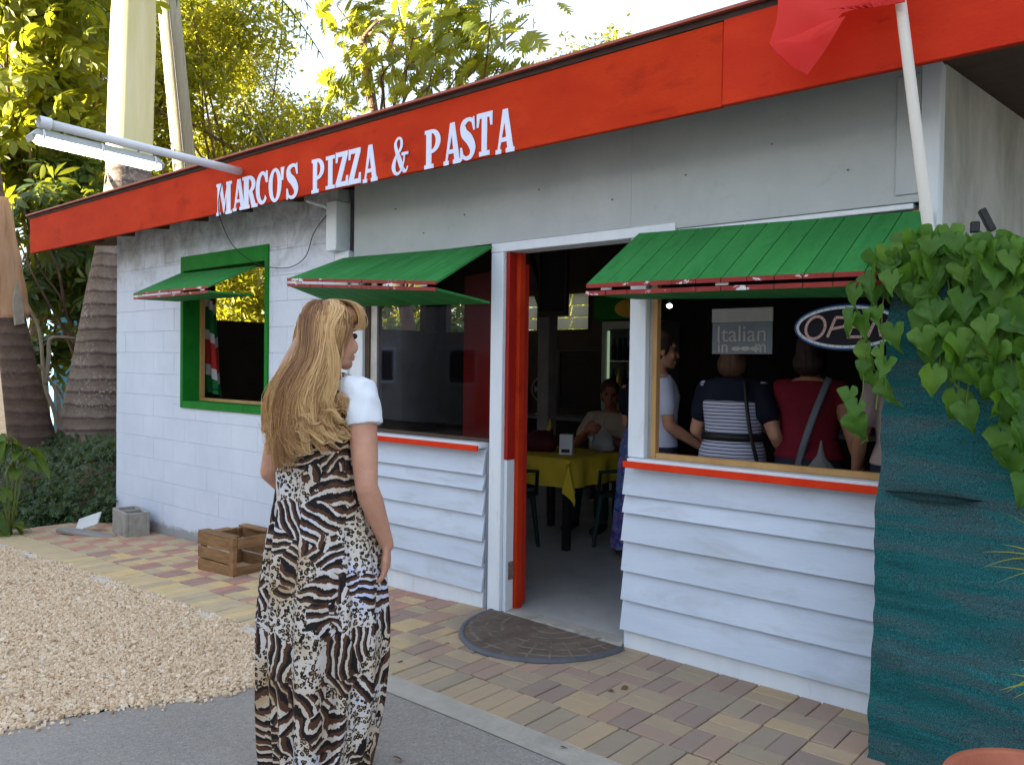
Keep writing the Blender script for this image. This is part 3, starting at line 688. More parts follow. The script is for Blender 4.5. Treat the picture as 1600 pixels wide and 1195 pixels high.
def brick_mesh(lx, ly, colr):
    k = (round(lx, 3), round(ly, 3), colr)
    if k not in bm_cache:
        mb = MB().cbox(-lx/2+0.0022, lx/2-0.0022, -ly/2+0.0022, ly/2-0.0022, -0.03, 0.0, 0.004)
        bm_cache[k] = mb.mesh('brick', M['brick_'+colr])
    return bm_cache[k]
def recolor(b):
    # the path by the gravel is almost all yellow with scattered red; a few bricks were swapped
    r_ = random.random()
    if b[4] == 'red' and r_ < 0.10: return 'yellow'
    if b[4] == 'yellow' and r_ < 0.05: return 'red'
    return b[4]
for b in vis:
    link('brick', brick_mesh(b[2], b[3], recolor(b)), pave, (b[0]+random.gauss(0, .0008), b[1]+random.gauss(0, .0008), ground_z(b[0])+random.uniform(-.003, .002)),
         (random.gauss(0, .006), (-0.035 if b[0] < 0 else 0)+random.gauss(0, .006), random.gauss(0, .006)))
for colr in ('red', 'yellow', 'tan'):
    mb = MB()
    for b in rest:
        if b[4] != colr: continue
        z = ground_z(b[0])+random.uniform(-.003, .001)
        mb.cbox(b[0]-b[2]/2+.002, b[0]+b[2]/2-.002, b[1]-b[3]/2+.002, b[1]+b[3]/2-.002, z-.03, z, .004)
    if mb.v:
        o = mb.build('bricks', M['brick_'+colr], pave); o['kind'] = 'stuff'

# ================================================================== BUILDING
B = empty('restaurant_building', (0, 0, 0), label='low white painted pizza restaurant with red fascia board and green shutters', cat='building')
def part(name, mb, mat, parent=B, smooth=False, **kw): return mb.build(name, mat, parent, smooth, **kw)
# --- block wall, left
def zt(x): return 2.70+0.104*0-0.0
GW = (-3.86, -2.49, 1.10, 2.42)       # green window opening
back = MB()
XL, XR = -5.25, -1.56
back.box(XL+.004, GW[0], .006, .19, -.3, 2.80); back.box(GW[1], XR, .006, .19, -.3, 2.80)
back.box(GW[0], GW[1], .006, .19, -.3, GW[2]); back.box(GW[0], GW[1], .006, .19, GW[3], 2.80)
bw = part('block_wall', back, M['mortar'])
rows = 15; rh = 0.205; z0 = -0.27
def add_block(xa, xb, za, zb):
    if xb-xa < 0.03: return
    g = 0.0010; j = random.uniform(-.0012, .0012)
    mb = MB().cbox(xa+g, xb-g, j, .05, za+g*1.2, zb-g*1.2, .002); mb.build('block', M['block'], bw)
for rI in range(rows):
    za = z0+rI*rh; zb = za+rh
    x = XL-(0.2 if rI % 2 else 0.0)
    while x < XR:
        xa, xb = max(x, XL), min(x+0.405, XR); x += 0.405
        if xb-xa < 0.03: continue
        if zb > GW[2]+.01 and za < GW[3]-.01 and xb > GW[0] and xa < GW[1]:
            zlo, zhi = za, zb
            if za < GW[2]: add_block(xa, xb, za, GW[2])
            if zb > GW[3]: add_block(xa, xb, GW[3], zb)
            zc, zd = max(za, GW[2]), min(zb, GW[3])
            if xa < GW[0]: add_block(xa, min(xb, GW[0]), zc, zd)
            if xb > GW[1]: add_block(max(xa, GW[1]), xb, zc, zd)
        else: add_block(xa, xb, za, min(zb, 2.79))
# corner return of the block wall
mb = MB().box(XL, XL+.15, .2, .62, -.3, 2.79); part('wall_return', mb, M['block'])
# end wall with open strip window
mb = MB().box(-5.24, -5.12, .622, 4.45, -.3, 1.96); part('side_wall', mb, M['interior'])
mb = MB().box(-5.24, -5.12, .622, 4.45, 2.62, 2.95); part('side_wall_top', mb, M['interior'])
for y in (4.2,): part('post', MB().box(-5.22, -5.10, y, y+.26, 1.962, 2.618), M['dark_wood'])
# green window frame, reveal and wooden inner frame
a, b_, c, d_ = GW
win = MB().box(a-.03, a+.018, -.014, .195, c-.03, d_+.03); win.box(b_-.018, b_+.03, -.014, .195, c-.03, d_+.03)
win.box(a+.018, b_-.018, -.014, .195, d_-.10, d_+.03); win.box(a+.018, b_-.018, -.014, .195, c-.03, c+.035)
gw = part('window_frame', win, M['green_frame']); 
inn = MB().box(a+.018, a+.042, .15, .19, c+.035, 2.31); inn.box(b_-.042, b_-.018, .15, .19, c+.035, 2.31); inn.box(a+.042, b_-.042, .15, .19, c+.035, c+.060)
part('inner_frame', inn, M['wood_trim'], gw)

# --- posts, trims
tb = MB().cbox(-1.58, -1.46, -.10, .03, 2.31, 2.665, .004); part('beam_end', tb, M['trim_white'])
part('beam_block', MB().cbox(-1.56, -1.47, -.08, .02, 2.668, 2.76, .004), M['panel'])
part('post', MB().cbox(-1.559, -1.40, -.035, .12, -.04, 2.308, .004), M['trim_white'])
part('window_jamb', MB().cbox(-1.398, -1.25, -.02, .10, .97, 2.26, .003), M['trim_white'])
part('window_stile', MB().cbox(-1.248, -1.20, .0, .06, 1.035, 2.25, .003), M['dark_wood'])
part('window_stile', MB().cbox(-1.198, -1.13, .01, .06, 1.035, 2.25, .003), M['metal'])
part('post', MB().cbox(0.0, 0.098, -.045, .10, -.01, 2.178, .004), M['trim_white'])
part('post', MB().cbox(0.985, 1.085, -.03, .10, 1.022, 2.178, .004).cbox(0.978, 1.085, -.004, .10, -.01, 1.021, .002), M['trim_white'])
part('header_board', MB().cbox(-0.01, 1.25, -.036, .10, 2.180, 2.235, .003), M['trim_white'])
part('header_board', MB().cbox(1.252, 2.37, -.018, .10, 2.180, 2.205, .003), M['trim_white'])
part('corner_board', MB().cbox(2.395, 2.47, -.034, .04, -.02, 2.77, .004), M['trim_white'])
px0 = -1.348
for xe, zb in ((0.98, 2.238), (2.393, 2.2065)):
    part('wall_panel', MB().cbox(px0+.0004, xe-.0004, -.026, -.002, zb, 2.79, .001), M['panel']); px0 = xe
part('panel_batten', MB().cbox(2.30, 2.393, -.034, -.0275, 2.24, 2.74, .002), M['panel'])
for i, (x_, z_) in enumerate(((-.25, 2.44), (.35, 2.52), (.86, 2.40), (1.30, 2.47), (1.75, 2.55), (2.1, 2.38), (-.9, 2.55), (-.62, 2.36))):
    part('nail', MB().tube([(x_, -.025, z_), (x_+.002, -.034, z_-.002)], .0045, 6), M['rust'])
# --- clapboards
zs = [0.975, 0.823, 0.728, 0.576, 0.416, 0.261, 0.102]
def siding(x0, x1, name):
    w = part(name, MB().box(x0+.01, x1-.01, .0, .07, -.03, .99), M['trim_white'])
    for i in range(6):
        zt_, zb_ = zs[i]+(.012 if i else 0.0), zs[i+1]
        ea, eb = random.uniform(-.004, .006), random.uniform(-.004, .006); ya = random.uniform(-.003, .003)
        mb = MB().prism([(-.048+ya, zb_), (-.030+ya, zb_+.001), (-.006, zt_), (-.018, zt_)], 'x', x0+ea, x1+eb)
        mb.build('clapboard', M['plank_white'], w)
    MB().cbox(x0+.012, x1-.012, -.022, -.002, -.03, .118, .002).build('skirting_board', M['trim_white'], w)
siding(-1.40, -0.045, 'siding_wall'); siding(0.963, 2.392, 'siding_wall')
for (xa, xb) in ((-1.33, -0.055), (1.01, 2.36)):
    sl = part('window_sill', MB().cbox(xa, xb, -.075, .06, .988, 1.020, .003), M['trim_white'])
    MB().cbox(xa-.015, xb-.002, -.092, -.0765, .972, 1.006, .002).build('sill_edge', M['red_trim'], sl)
# wooden casing of the right window
cs = MB().cbox(1.105, 1.135, .0, .04, 1.0215, 2.178, .002); cs.cbox(1.137, 2.39, .0, .04, 1.0215, 1.052, .002); cs.cbox(2.36, 2.39, .0, .04, 1.054, 2.178, .002)
part('window_casing', cs, M['wood_trim'])
part('metal_strip', MB().box(1.087, 1.103, .005, .04, 1.022, 2.178), M['metal'])
pane = part('window_pane', MB().box(-1.128, -0.002, .028, .033, 1.045, 2.25), M['glass'])
part('window_rail', MB().cbox(-1.128, -0.002, .01, .05, 1.0215, 1.043, .002), M['dark_wood'])
# --- door
part('door_stop', MB().cbox(0.1, 0.126, -.02, .05, .93, 2.178, .002), M['red_door'])
part('door_stop', MB().cbox(0.1, 0.126, -.02, .05, .0, .928, .002), M['trim_white'])
part('door_jamb', MB().cbox(0.120, 0.150, .052, .105, .012, 2.178, .003), M['red'])
part('door_hinge', MB().cbox(0.127, 0.133, .0, .045, .20, .31, .001), M['rust'])
dl = empty('door', (0.13, .14, 0), parent=B)
mb = MB().cbox(0, .86, -.018, .018, .035, 2.12, .003)
lf = mb.build('door_leaf', M['red_door'], dl); dl.rotation_euler = (0, 0, math.atan2(.30, -.80))
MB().tube([(.80, -.018, 1.02), (.80, -.05, 1.02), (.72, -.055, 1.02)], .009, 8).build('door_handle', M['metal'], dl)
# --- shutters
def shutter(x0, x1, hz, fy, fz, lz, n, mat=M['green'], th=.014, sheetlike=False):
    s = empty('shutter', (x0, 0, hz[0]), parent=B); off = Vector((x0, 0, hz[0]))
    def lerp(a, b, t): return a+(b-a)*t
    def slab(u0, u1, pa, pb, gap):
        # pa, pb: functions u -> (y,z)
        xa, xb = lerp(x0, x1, u0)+gap, lerp(x0, x1, u1)-gap
        vs = []
        for (xx, uu) in ((xa, u0), (xb, u1)):
            for pf in (pa, pb):
                y, z = pf(uu)
                ex = random.uniform(-.002, .002)
                for t_ in (0, -th): vs.append(Vector((xx, y+(ex if pf is pb else 0), z+t_))-off)
        # order: xa/pa/top, xa/pa/bot, xa/pb/top, xa/pb/bot, xb/...
        fs = [(0, 4, 6, 2), (1, 3, 7, 5), (0, 2, 3, 1), (4, 5, 7, 6), (2, 6, 7, 3), (0, 1, 5, 4)]
        mb = MB(); mb.add(vs, fs); return mb
    hinge = lambda u: (-.03, lerp(hz[0], hz[1], u)); front = lambda u: (fy, lerp(fz[0], fz[1], u))
    fr2 = lambda u: (fy+.004, lerp(fz[0], fz[1], u)-.036); low = lambda u: (-.05, lerp(lz[0], lz[1], u))
    for i in range(n):
        g = .0025 if n > 1 else 0
        slab(i/n, (i+1)/n, hinge, front, g).build('plank', mat, s); slab(i/n, (i+1)/n, low, fr2, g).build('plank', mat, s)
    # chipped red front edges
    for dz, nm in ((0.0, 0), (-.036, 1)):
        mb = MB(); k = n if n > 1 else 4
        for i in range(k):
            xa, xb = lerp(x0, x1, i/k), lerp(x0, x1, (i+1)/k)
            j = random.uniform(-.003, .003)
            za, zb = lerp(fz[0], fz[1], i/k)+dz, lerp(fz[0], fz[1], (i+1)/k)+dz
            mb.add([Vector(p)-off for p in [(xa+.002, fy-.004+j, za+.002), (xb-.002, fy-.004+j, zb+.002), (xb-.002, fy-.004+j, zb-th-.004), (xa+.002, fy-.004+j, za-th-.004),
                    (xa+.002, fy+.001, za+.002), (xb-.002, fy+.001, zb+.002), (xb-.002, fy+.001, zb-th-.004), (xa+.002, fy+.001, za-th-.004)]],
                   [(0, 3, 2, 1), (4, 5, 6, 7), (0, 1, 5, 4), (3, 7, 6, 2), (0, 4, 7, 3), (1, 2, 6, 5)])
        mb.build('edge_strip', M['red_chipped'], s)
    # hinges along the front fold
    for t_ in (.08, .5, .92):
        mb = MB(); mb.box(lerp(x0, x1, t_)-.03-off.x, lerp(x0, x1, t_)+.03-off.x, fy+.006-off.y, fy+.012, lerp(fz[0], fz[1], t_)-.03-off.z, lerp(fz[0], fz[1], t_)-.017-off.z)
        mb.build('fold_hinge', M['metal'], s)
    return s
shutter(-3.88, -2.60, (2.30, 2.285), -.45, (2.085, 2.085), (2.055, 2.050), 1)
shutter(-1.46, 0.0, (2.262, 2.228), -.50, (2.070, 1.968), (1.92, 1.885), 11)
shutter(1.035, 2.45, (2.205, 2.165), -.50, (1.895, 1.872), (1.868, 1.820), 12)

# --- roof, soffit, fascia
def roofz(y): return 2.776+0.104*y
RX0, RX1 = -6.40, 4.6
part('soffit', MB().prism([(-.395, roofz(-.395)), (4.85, roofz(4.85)), (4.85, roofz(4.85)+.02), (-.395, roofz(-.395)+.02)], 'x', RX0+.01, RX1), M['soffit'])
for i in range(16):
    xx = RX0+.25+i*.7
    if xx > -1.7: continue
    o = part('rafter', MB().prism([(-.39, roofz(-.39)-.055), (-.06, roofz(-.06)-.055), (-.06, roofz(-.06)-.001), (-.39, roofz(-.39)-.001)], 'x', xx, xx+.04), M['soffit'])
rs = part('roof', MB().prism([(-.46, 3.035), (4.9, 3.035+.104*5.36), (4.9, 3.048+.104*5.36), (-.46, 3.048)], 'x', RX0-.03, RX1+.03), M['metal_roof'])
MB().prism([(-.43, 3.008), (-.30, 3.008), (-.30, 3.045), (-.43, 3.034)], 'x', RX0, RX1).build('roof_edge', M['tar'], rs)
fas = part('fascia_board', MB().cbox(RX0, 1.692, -.425, -.397, 2.637, 3.006, .003), M['red'])
part('fascia_board', MB().cbox(1.695, 4.15, -.429, -.397, 2.640, 3.012, .003), M['red2'])
part('fascia_return', MB().prism([(-.396, 2.735), (4.85, 2.735+.104*5.2), (4.85, 3.0+.104*5.2), (-.396, 2.995)], 'x', RX0, RX0+.025), M['red'])
# --- walls behind, right end wall
part('end_wall', MB().prism([(.045, -.05), (4.5, -.05), (4.5, roofz(4.5)-.002), (.045, roofz(.045)-.002)], 'x', 2.425, 2.468), M['end_wall'])
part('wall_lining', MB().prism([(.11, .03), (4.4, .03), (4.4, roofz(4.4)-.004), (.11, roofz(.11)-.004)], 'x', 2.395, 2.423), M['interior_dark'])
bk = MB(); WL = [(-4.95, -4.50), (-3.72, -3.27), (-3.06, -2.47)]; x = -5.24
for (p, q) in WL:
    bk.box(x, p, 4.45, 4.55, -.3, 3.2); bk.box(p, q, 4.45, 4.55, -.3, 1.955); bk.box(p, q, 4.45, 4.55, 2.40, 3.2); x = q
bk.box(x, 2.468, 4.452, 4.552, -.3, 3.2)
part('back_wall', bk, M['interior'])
for (p, q) in WL[1:]:
    lv = empty('louvre_window', (p, 4.46, 1.955), parent=B)
    cols = 2 if q-p > .5 else 1; cw = (q-p)/cols
    for c_ in range(cols):
        for k in range(3):
            zc = .075+k*.148
            MB().prism([(-.01, zc-.07), (.0, zc-.07), (.045, zc+.072), (.035, zc+.072)], 'x', c_*cw+.012, (c_+1)*cw-.012).build('slat', M['louvre_t'], lv)
    MB().box(0, q-p, -.02, .0, -.012, .0).box(0, .012, -.02, .05, 0, .445).box(q-p-.012, q-p, -.02, .05, 0, .445).build('louvre_frame', M['dark_wood'], lv)
sheet('floor', [-5.1, -2, 0, 2.4], [.02, 4.45], 0.03, M['floor'])
o = bpy.data.objects['floor']
for v in o.data.vertices: v.co.z = 0.016
# threshold
mb = MB(); n = 26; vs = []
for i in range(n+1):
    x = 0.1+i*(.87/n); vs += [(x, -.035+random.uniform(-.012, .012), -.004), (x, -.02+random.uniform(-.012, .012), .014), (x, .06, .019)]
mb.add(vs, [(i*3, i*3+3, i*3+4, i*3+1) for i in range(n)]+[(i*3+1, i*3+4, i*3+5, i*3+2) for i in range(n)])
part('threshold', mb, M['concrete'])
# interior posts and braces
ipx = onY(848, 600, 2.6).x
part('interior_post', MB().cbox(ipx-.07, ipx+.07, 2.6, 2.74, .016, 2.98, .004), M['interior_post'])
mb = MB().prism([(ipx-.42, 2.80), (ipx-.32, 2.85), (ipx-.02, 2.12), (ipx-.10, 2.10)], 'y', 2.62, 2.70); part('brace', mb, M['dark_wood'])
part('ceiling_beam', MB().box(-5.1, 2.39, 2.58, 2.76, 2.84, 3.03), M['dark_wood'])
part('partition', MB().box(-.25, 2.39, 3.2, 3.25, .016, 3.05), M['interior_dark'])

# --- painted letters on the fascia
def ell(cx, cz, rx, rz, a0, a1, n=20): return [(cx+rx*math.cos(a0+(a1-a0)*i/n), cz+rz*math.sin(a0+(a1-a0)*i/n)) for i in range(n+1)]
def catmull(P, n=8):
    P = [P[0]]+list(P)+[P[-1]]; out = []
    for i in range(1, len(P)-2):
        for k in range(n):
            t = k/n; out.append(tuple(0.5*((2*P[i][j])+(-P[i-1][j]+P[i+1][j])*t+(2*P[i-1][j]-5*P[i][j]+4*P[i+1][j]-P[i+2][j])*t*t+(-P[i-1][j]+3*P[i][j]-3*P[i+1][j]+P[i+2][j])*t**3) for j in range(len(P[0]))))
    out.append(tuple(P[-2])); return out
def ring(o, i):  # strip between two equally long outlines
    return [('q', [o[k], o[k+1], i[k+1], i[k]]) for k in range(len(o)-1)]
def stroke(pts):   # pts: (x, z, halfwidth) -> strip
    P = catmull(pts, 7); L = []; Rr = []
    for k in range(len(P)):
        a = P[max(k-1, 0)]; b = P[min(k+1, len(P)-1)]; dx, dz = b[0]-a[0], (b[1]-a[1])
        l = math.hypot(dx, dz) or 1; nx, nz = -dz/l, dx/l; w = P[k][2]
        L.append((P[k][0]+nx*w, P[k][1]+nz*w*.55)); Rr.append((P[k][0]-nx*w, P[k][1]-nz*w*.55))
    return ring(L, Rr)
def rect(x0, x1, z0, z1): return ('p', [(x0, z0), (x1, z0), (x1, z1), (x0, z1)])
def glyph(ch):
    if ch == 'A': return [('p', [(.10, .07), (.21, .07), (.50, .80), (.46, 1), (.36, 1)]), ('p', [(.36, 1), (.62, 1), (.94, .07), (.64, .07), (.44, .80)]), ('p', [(.2, .26), (.74, .26), (.70, .36), (.25, .36)]), rect(0, .30, 0, .105), rect(.55, 1, 0, .105)]
    if ch in 'PR':
        g = [rect(.10, .42, .03, .98), rect(0, .42, .90, 1)]
        lo = .38 if ch == 'P' else .45
        g += ring(ell(.42, (1+lo)/2, .56 if ch == 'P' else .46, (1-lo)/2, PI/2, -PI/2), ell(.42, (1+lo)/2, .26 if ch == 'P' else .20, (1-lo)/2-.10, PI/2, -PI/2))
        if ch == 'P': g += [rect(0, .56, 0, .105)]
        else: g += [rect(0, .50, 0, .105), ('p', [(.42, .50), (.66, .50), (.92, .06), (.62, .06)]), rect(.62, 1.02, 0, .105)]
        return g
    if ch == 'M': return [rect(.07, .19, .05, .97), rect(0, .30, .90, 1), rect(0, .28, 0, .10), ('p', [(.12, 1), (.36, 1), (.56, .28), (.48, .04)]), ('p', [(.44, .12), (.50, .04), (.78, 1), (.70, 1)]), rect(.66, .92, .05, .98), rect(.64, 1, .90, 1), rect(.60, 1, 0, .10)]
    if ch == 'I': return [rect(.26, .74, .05, .95), rect(0, 1, 0, .11), rect(0, 1, .89, 1)]
    if ch == 'Z': return [rect(.04, .95, .855, .99), ('p', [(.02, .70), (.16, .70), (.20, .86), (.02, 1.02)]), ('p', [(.58, .88), (.95, .88), (.44, .13), (.04, .13)]), rect(.03, .96, .01, .145), ('p', [(.84, .30), (.99, .30), (1.0, -.02), (.80, .1)])]
    if ch == 'T': return [rect(.33, .67, .05, .93), rect(.18, .84, 0, .11), rect(.02, .98, .875, 1), ('p', [(0, .68), (.12, .68), (.2, .9), (0, 1)]), ('p', [(1, 1), (.8, .9), (.88, .68), (1, .68)])]
    if ch == 'O': return ring(ell(.5, .5, .5, .5, 0, 2*PI, 32), ell(.5, .5, .19, .40, 0, 2*PI, 32))
    if ch == 'C':
        return ring(ell(.52, .5, .52, .5, .55, 2*PI-.75, 30), ell(.56, .5, .24, .385, .40, 2*PI-.60, 30))+[('p', [(.84, 1), (.95, .98), (.98, .64), (.84, .64), (.72, .80)])]
    if ch == 'S': return stroke([(.90, .77, .05), (.78, .91, .09), (.50, .955, .09), (.20, .86, .17), (.24, .66, .22), (.60, .48, .24), (.82, .28, .20), (.72, .09, .12), (.42, .045, .09), (.17, .12, .08), (.10, .24, .05)])+[('p', [(.84, 1.0), (.92, 1.0), (.97, .68), (.86, .68), (.76, .86)]), ('p', [(0, .32), (.12, .32), (.24, .12), (.10, .0), (.02, .0)])]
    if ch == "'": return [('p', [(0, 1), (1, 1), (.72, 0), (.28, 0)])]
    if ch == '&': return stroke([(.93, .20, .03), (.82, .08, .06), (.62, .16, .12), (.42, .42, .13), (.24, .68, .10), (.20, .84, .08), (.36, .955, .06), (.54, .90, .07), (.56, .74, .08), (.42, .60, .07)])+stroke([(.40, .59, .06), (.20, .44, .09), (.10, .24, .12), (.20, .08, .09), (.40, .045, .07), (.60, .15, .05), (.72, .34, .05), (.76, .50, .05)])+[rect(.58, .98, .49, .565)]
    return []
def put_letter(ch, x0, x1, z0, z1, y, mat, parent, shear=0.0, depth=.003, grow=0.0, name='letter'):
    mb = MB()
    w = x1-x0; h = z1-z0
    for i, (k, poly) in enumerate(glyph(ch)):
        yy = y-.00004*i
        P = [(x0+p[0]*w+shear*(p[1]-.5)*h, z0+p[1]*h) for p in poly]
        if grow:
            cx = sum(p[0] for p in P)/len(P); cz = sum(p[1] for p in P)/len(P)
        mb.add([(p[0], yy-depth, p[1]) for p in P], [tuple(range(len(P)))])
        if k == 'p': mb.add([(p[0], yy-depth, p[1]) for p in P]+[(p[0], yy, p[1]) for p in P], [(j, (j+1) % len(P), len(P)+(j+1) % len(P), len(P)+j) for j in range(len(P))])
    return mb.build(name, mat, parent)
YL = -.4255
LET = [('M', (337.5, 289), (363, 333)), ('A', (363, 283), (384, 327)), ('R', (378, 278), (403, 323)), ('C', (399, 271), (420, 318)), ('O', (419, 266), (441, 314)), ("'", (439, 262), (445, 281)), ('S', (447, 259), (467, 309)),
 ('P', (486, 251), (508, 299)), ('I', (508, 246), (524, 294)), ('Z', (523, 240), (545, 290)), ('Z', (543, 235), (565, 286)), ('A', (566, 230), (591, 282)), ('&', (612, 217), (640, 271)), ('P', (662, 206), (690, 260)), ('A', (692, 196), (721, 254)), ('S', (718, 188), (744, 248)), ('T', (743, 180), (770, 241)), ('A', (773, 175), (805, 236))]
for ch, a_, b2 in LET:
    A_ = onY(*a_, YL); B2 = onY(*b2, YL); w = B2.x-A_.x
    # the painted letters are a little narrower than their slots so that neighbours stay clear of each other
    put_letter(ch, A_.x+.012 if ch != "'" else A_.x, B2.x-.004, B2.z, A_.z, YL, M['letter'], fas)
# ================================================================== PEOPLE
def hand(mb, wrist, d, side, curl=0.5, k=1.0, n=8, flip=1):
    d = Vector(d).normalized(); side = Vector(side); side = (side-d*side.dot(d)).normalized(); nr = d.cross(side).normalized()*flip
    W = Vector(wrist)
    # palm as a flattened tube
    P = [W-d*.015*k, W+d*.02*k, W+d*.05*k, W+d*.082*k]; rr = [.024*k, .031*k, .039*k, .037*k]
    vs = []; m = 14
    for p, r_ in zip(P, rr):
        for i in range(m):
            a = 2*PI*i/m; vs.append(p+side*math.cos(a)*r_+nr*math.sin(a)*r_*.42)
    fs = [(i*m+j, i*m+(j+1) % m, (i+1)*m+(j+1) % m, (i+1)*m+j) for i in range(3) for j in range(m)]
    fs += [tuple(range(m))[::-1], tuple(3*m+j for j in range(m))]
    mb.add(vs, fs)
    for s_, L, c in ((.028, .070, .9), (.0095, .080, 1.0), (-.0095, .074, 1.1), (-.027, .058, 1.25)):
        p = W+d*.078*k+side*s_*k; pts = [p-d*.012*k, p]; ang = 0.15*c*curl*2; dd = d+side*s_*2.2
        for j, f in enumerate((.46, .30, .24)):
            v = (dd.normalized()*math.cos(ang)+nr*math.sin(ang)); p = p+v*L*f*k; pts.append(p); ang += .42*c*curl*1.6
        mb.rtube(pts, [.0092*k, .0090*k, .0082*k, .0076*k, .0066*k], n)
    p = W+d*.022*k+side*.026*k; td = (d*.75+side*.55+nr*.35).normalized()
    mb.rtube([p-td*.01*k, p+td*.030*k, p+td*.030*k+(d*.9+side*.15+nr*.35).normalized()*.030*k], [.0125*k, .0115*k, .0085*k], n)

def head_mesh(mb, yaw, C, k=1.0, tilt=0.0):
    rot = Matrix.Rotation(yaw, 3, 'Z') @ Matrix.Rotation(tilt, 3, 'X'); C = Vector(C)
    def b(c, r): mb.ball(C+rot @ (Vector(c)*k), tuple(x*k for x in r), 18, 12, rot)
    b((0, -.012, .03), (.074, .094, .092)); b((0, .028, -.03), (.057, .064, .082)); b((0, .066, -.095), (.026, .024, .020))
    b((0, .03, -.085), (.045, .05, .028)); b((.034, .066, -.035), (.022, .020, .026)); b((-.034, .066, -.035), (.022, .020, .026))
    b((0, .078, .030), (.048, .014, .012)); b((0, .090, -.066), (.023, .010, .0055)); b((0, .089, -.077), (.020, .011, .007))
    b((.074, -.004, -.01), (.009, .018, .030)); b((-.074, -.004, -.01), (.009, .018, .030))
    b((0, .104, -.040), (.013, .013, .010))
    P = [(0, .080, .022), (0, .096, -.008), (0, .110, -.034)]
    mb.rtube([C+rot @ (Vector(p)*k) for p in P], [.008*k, .0095*k, .012*k], 10)
    return rot

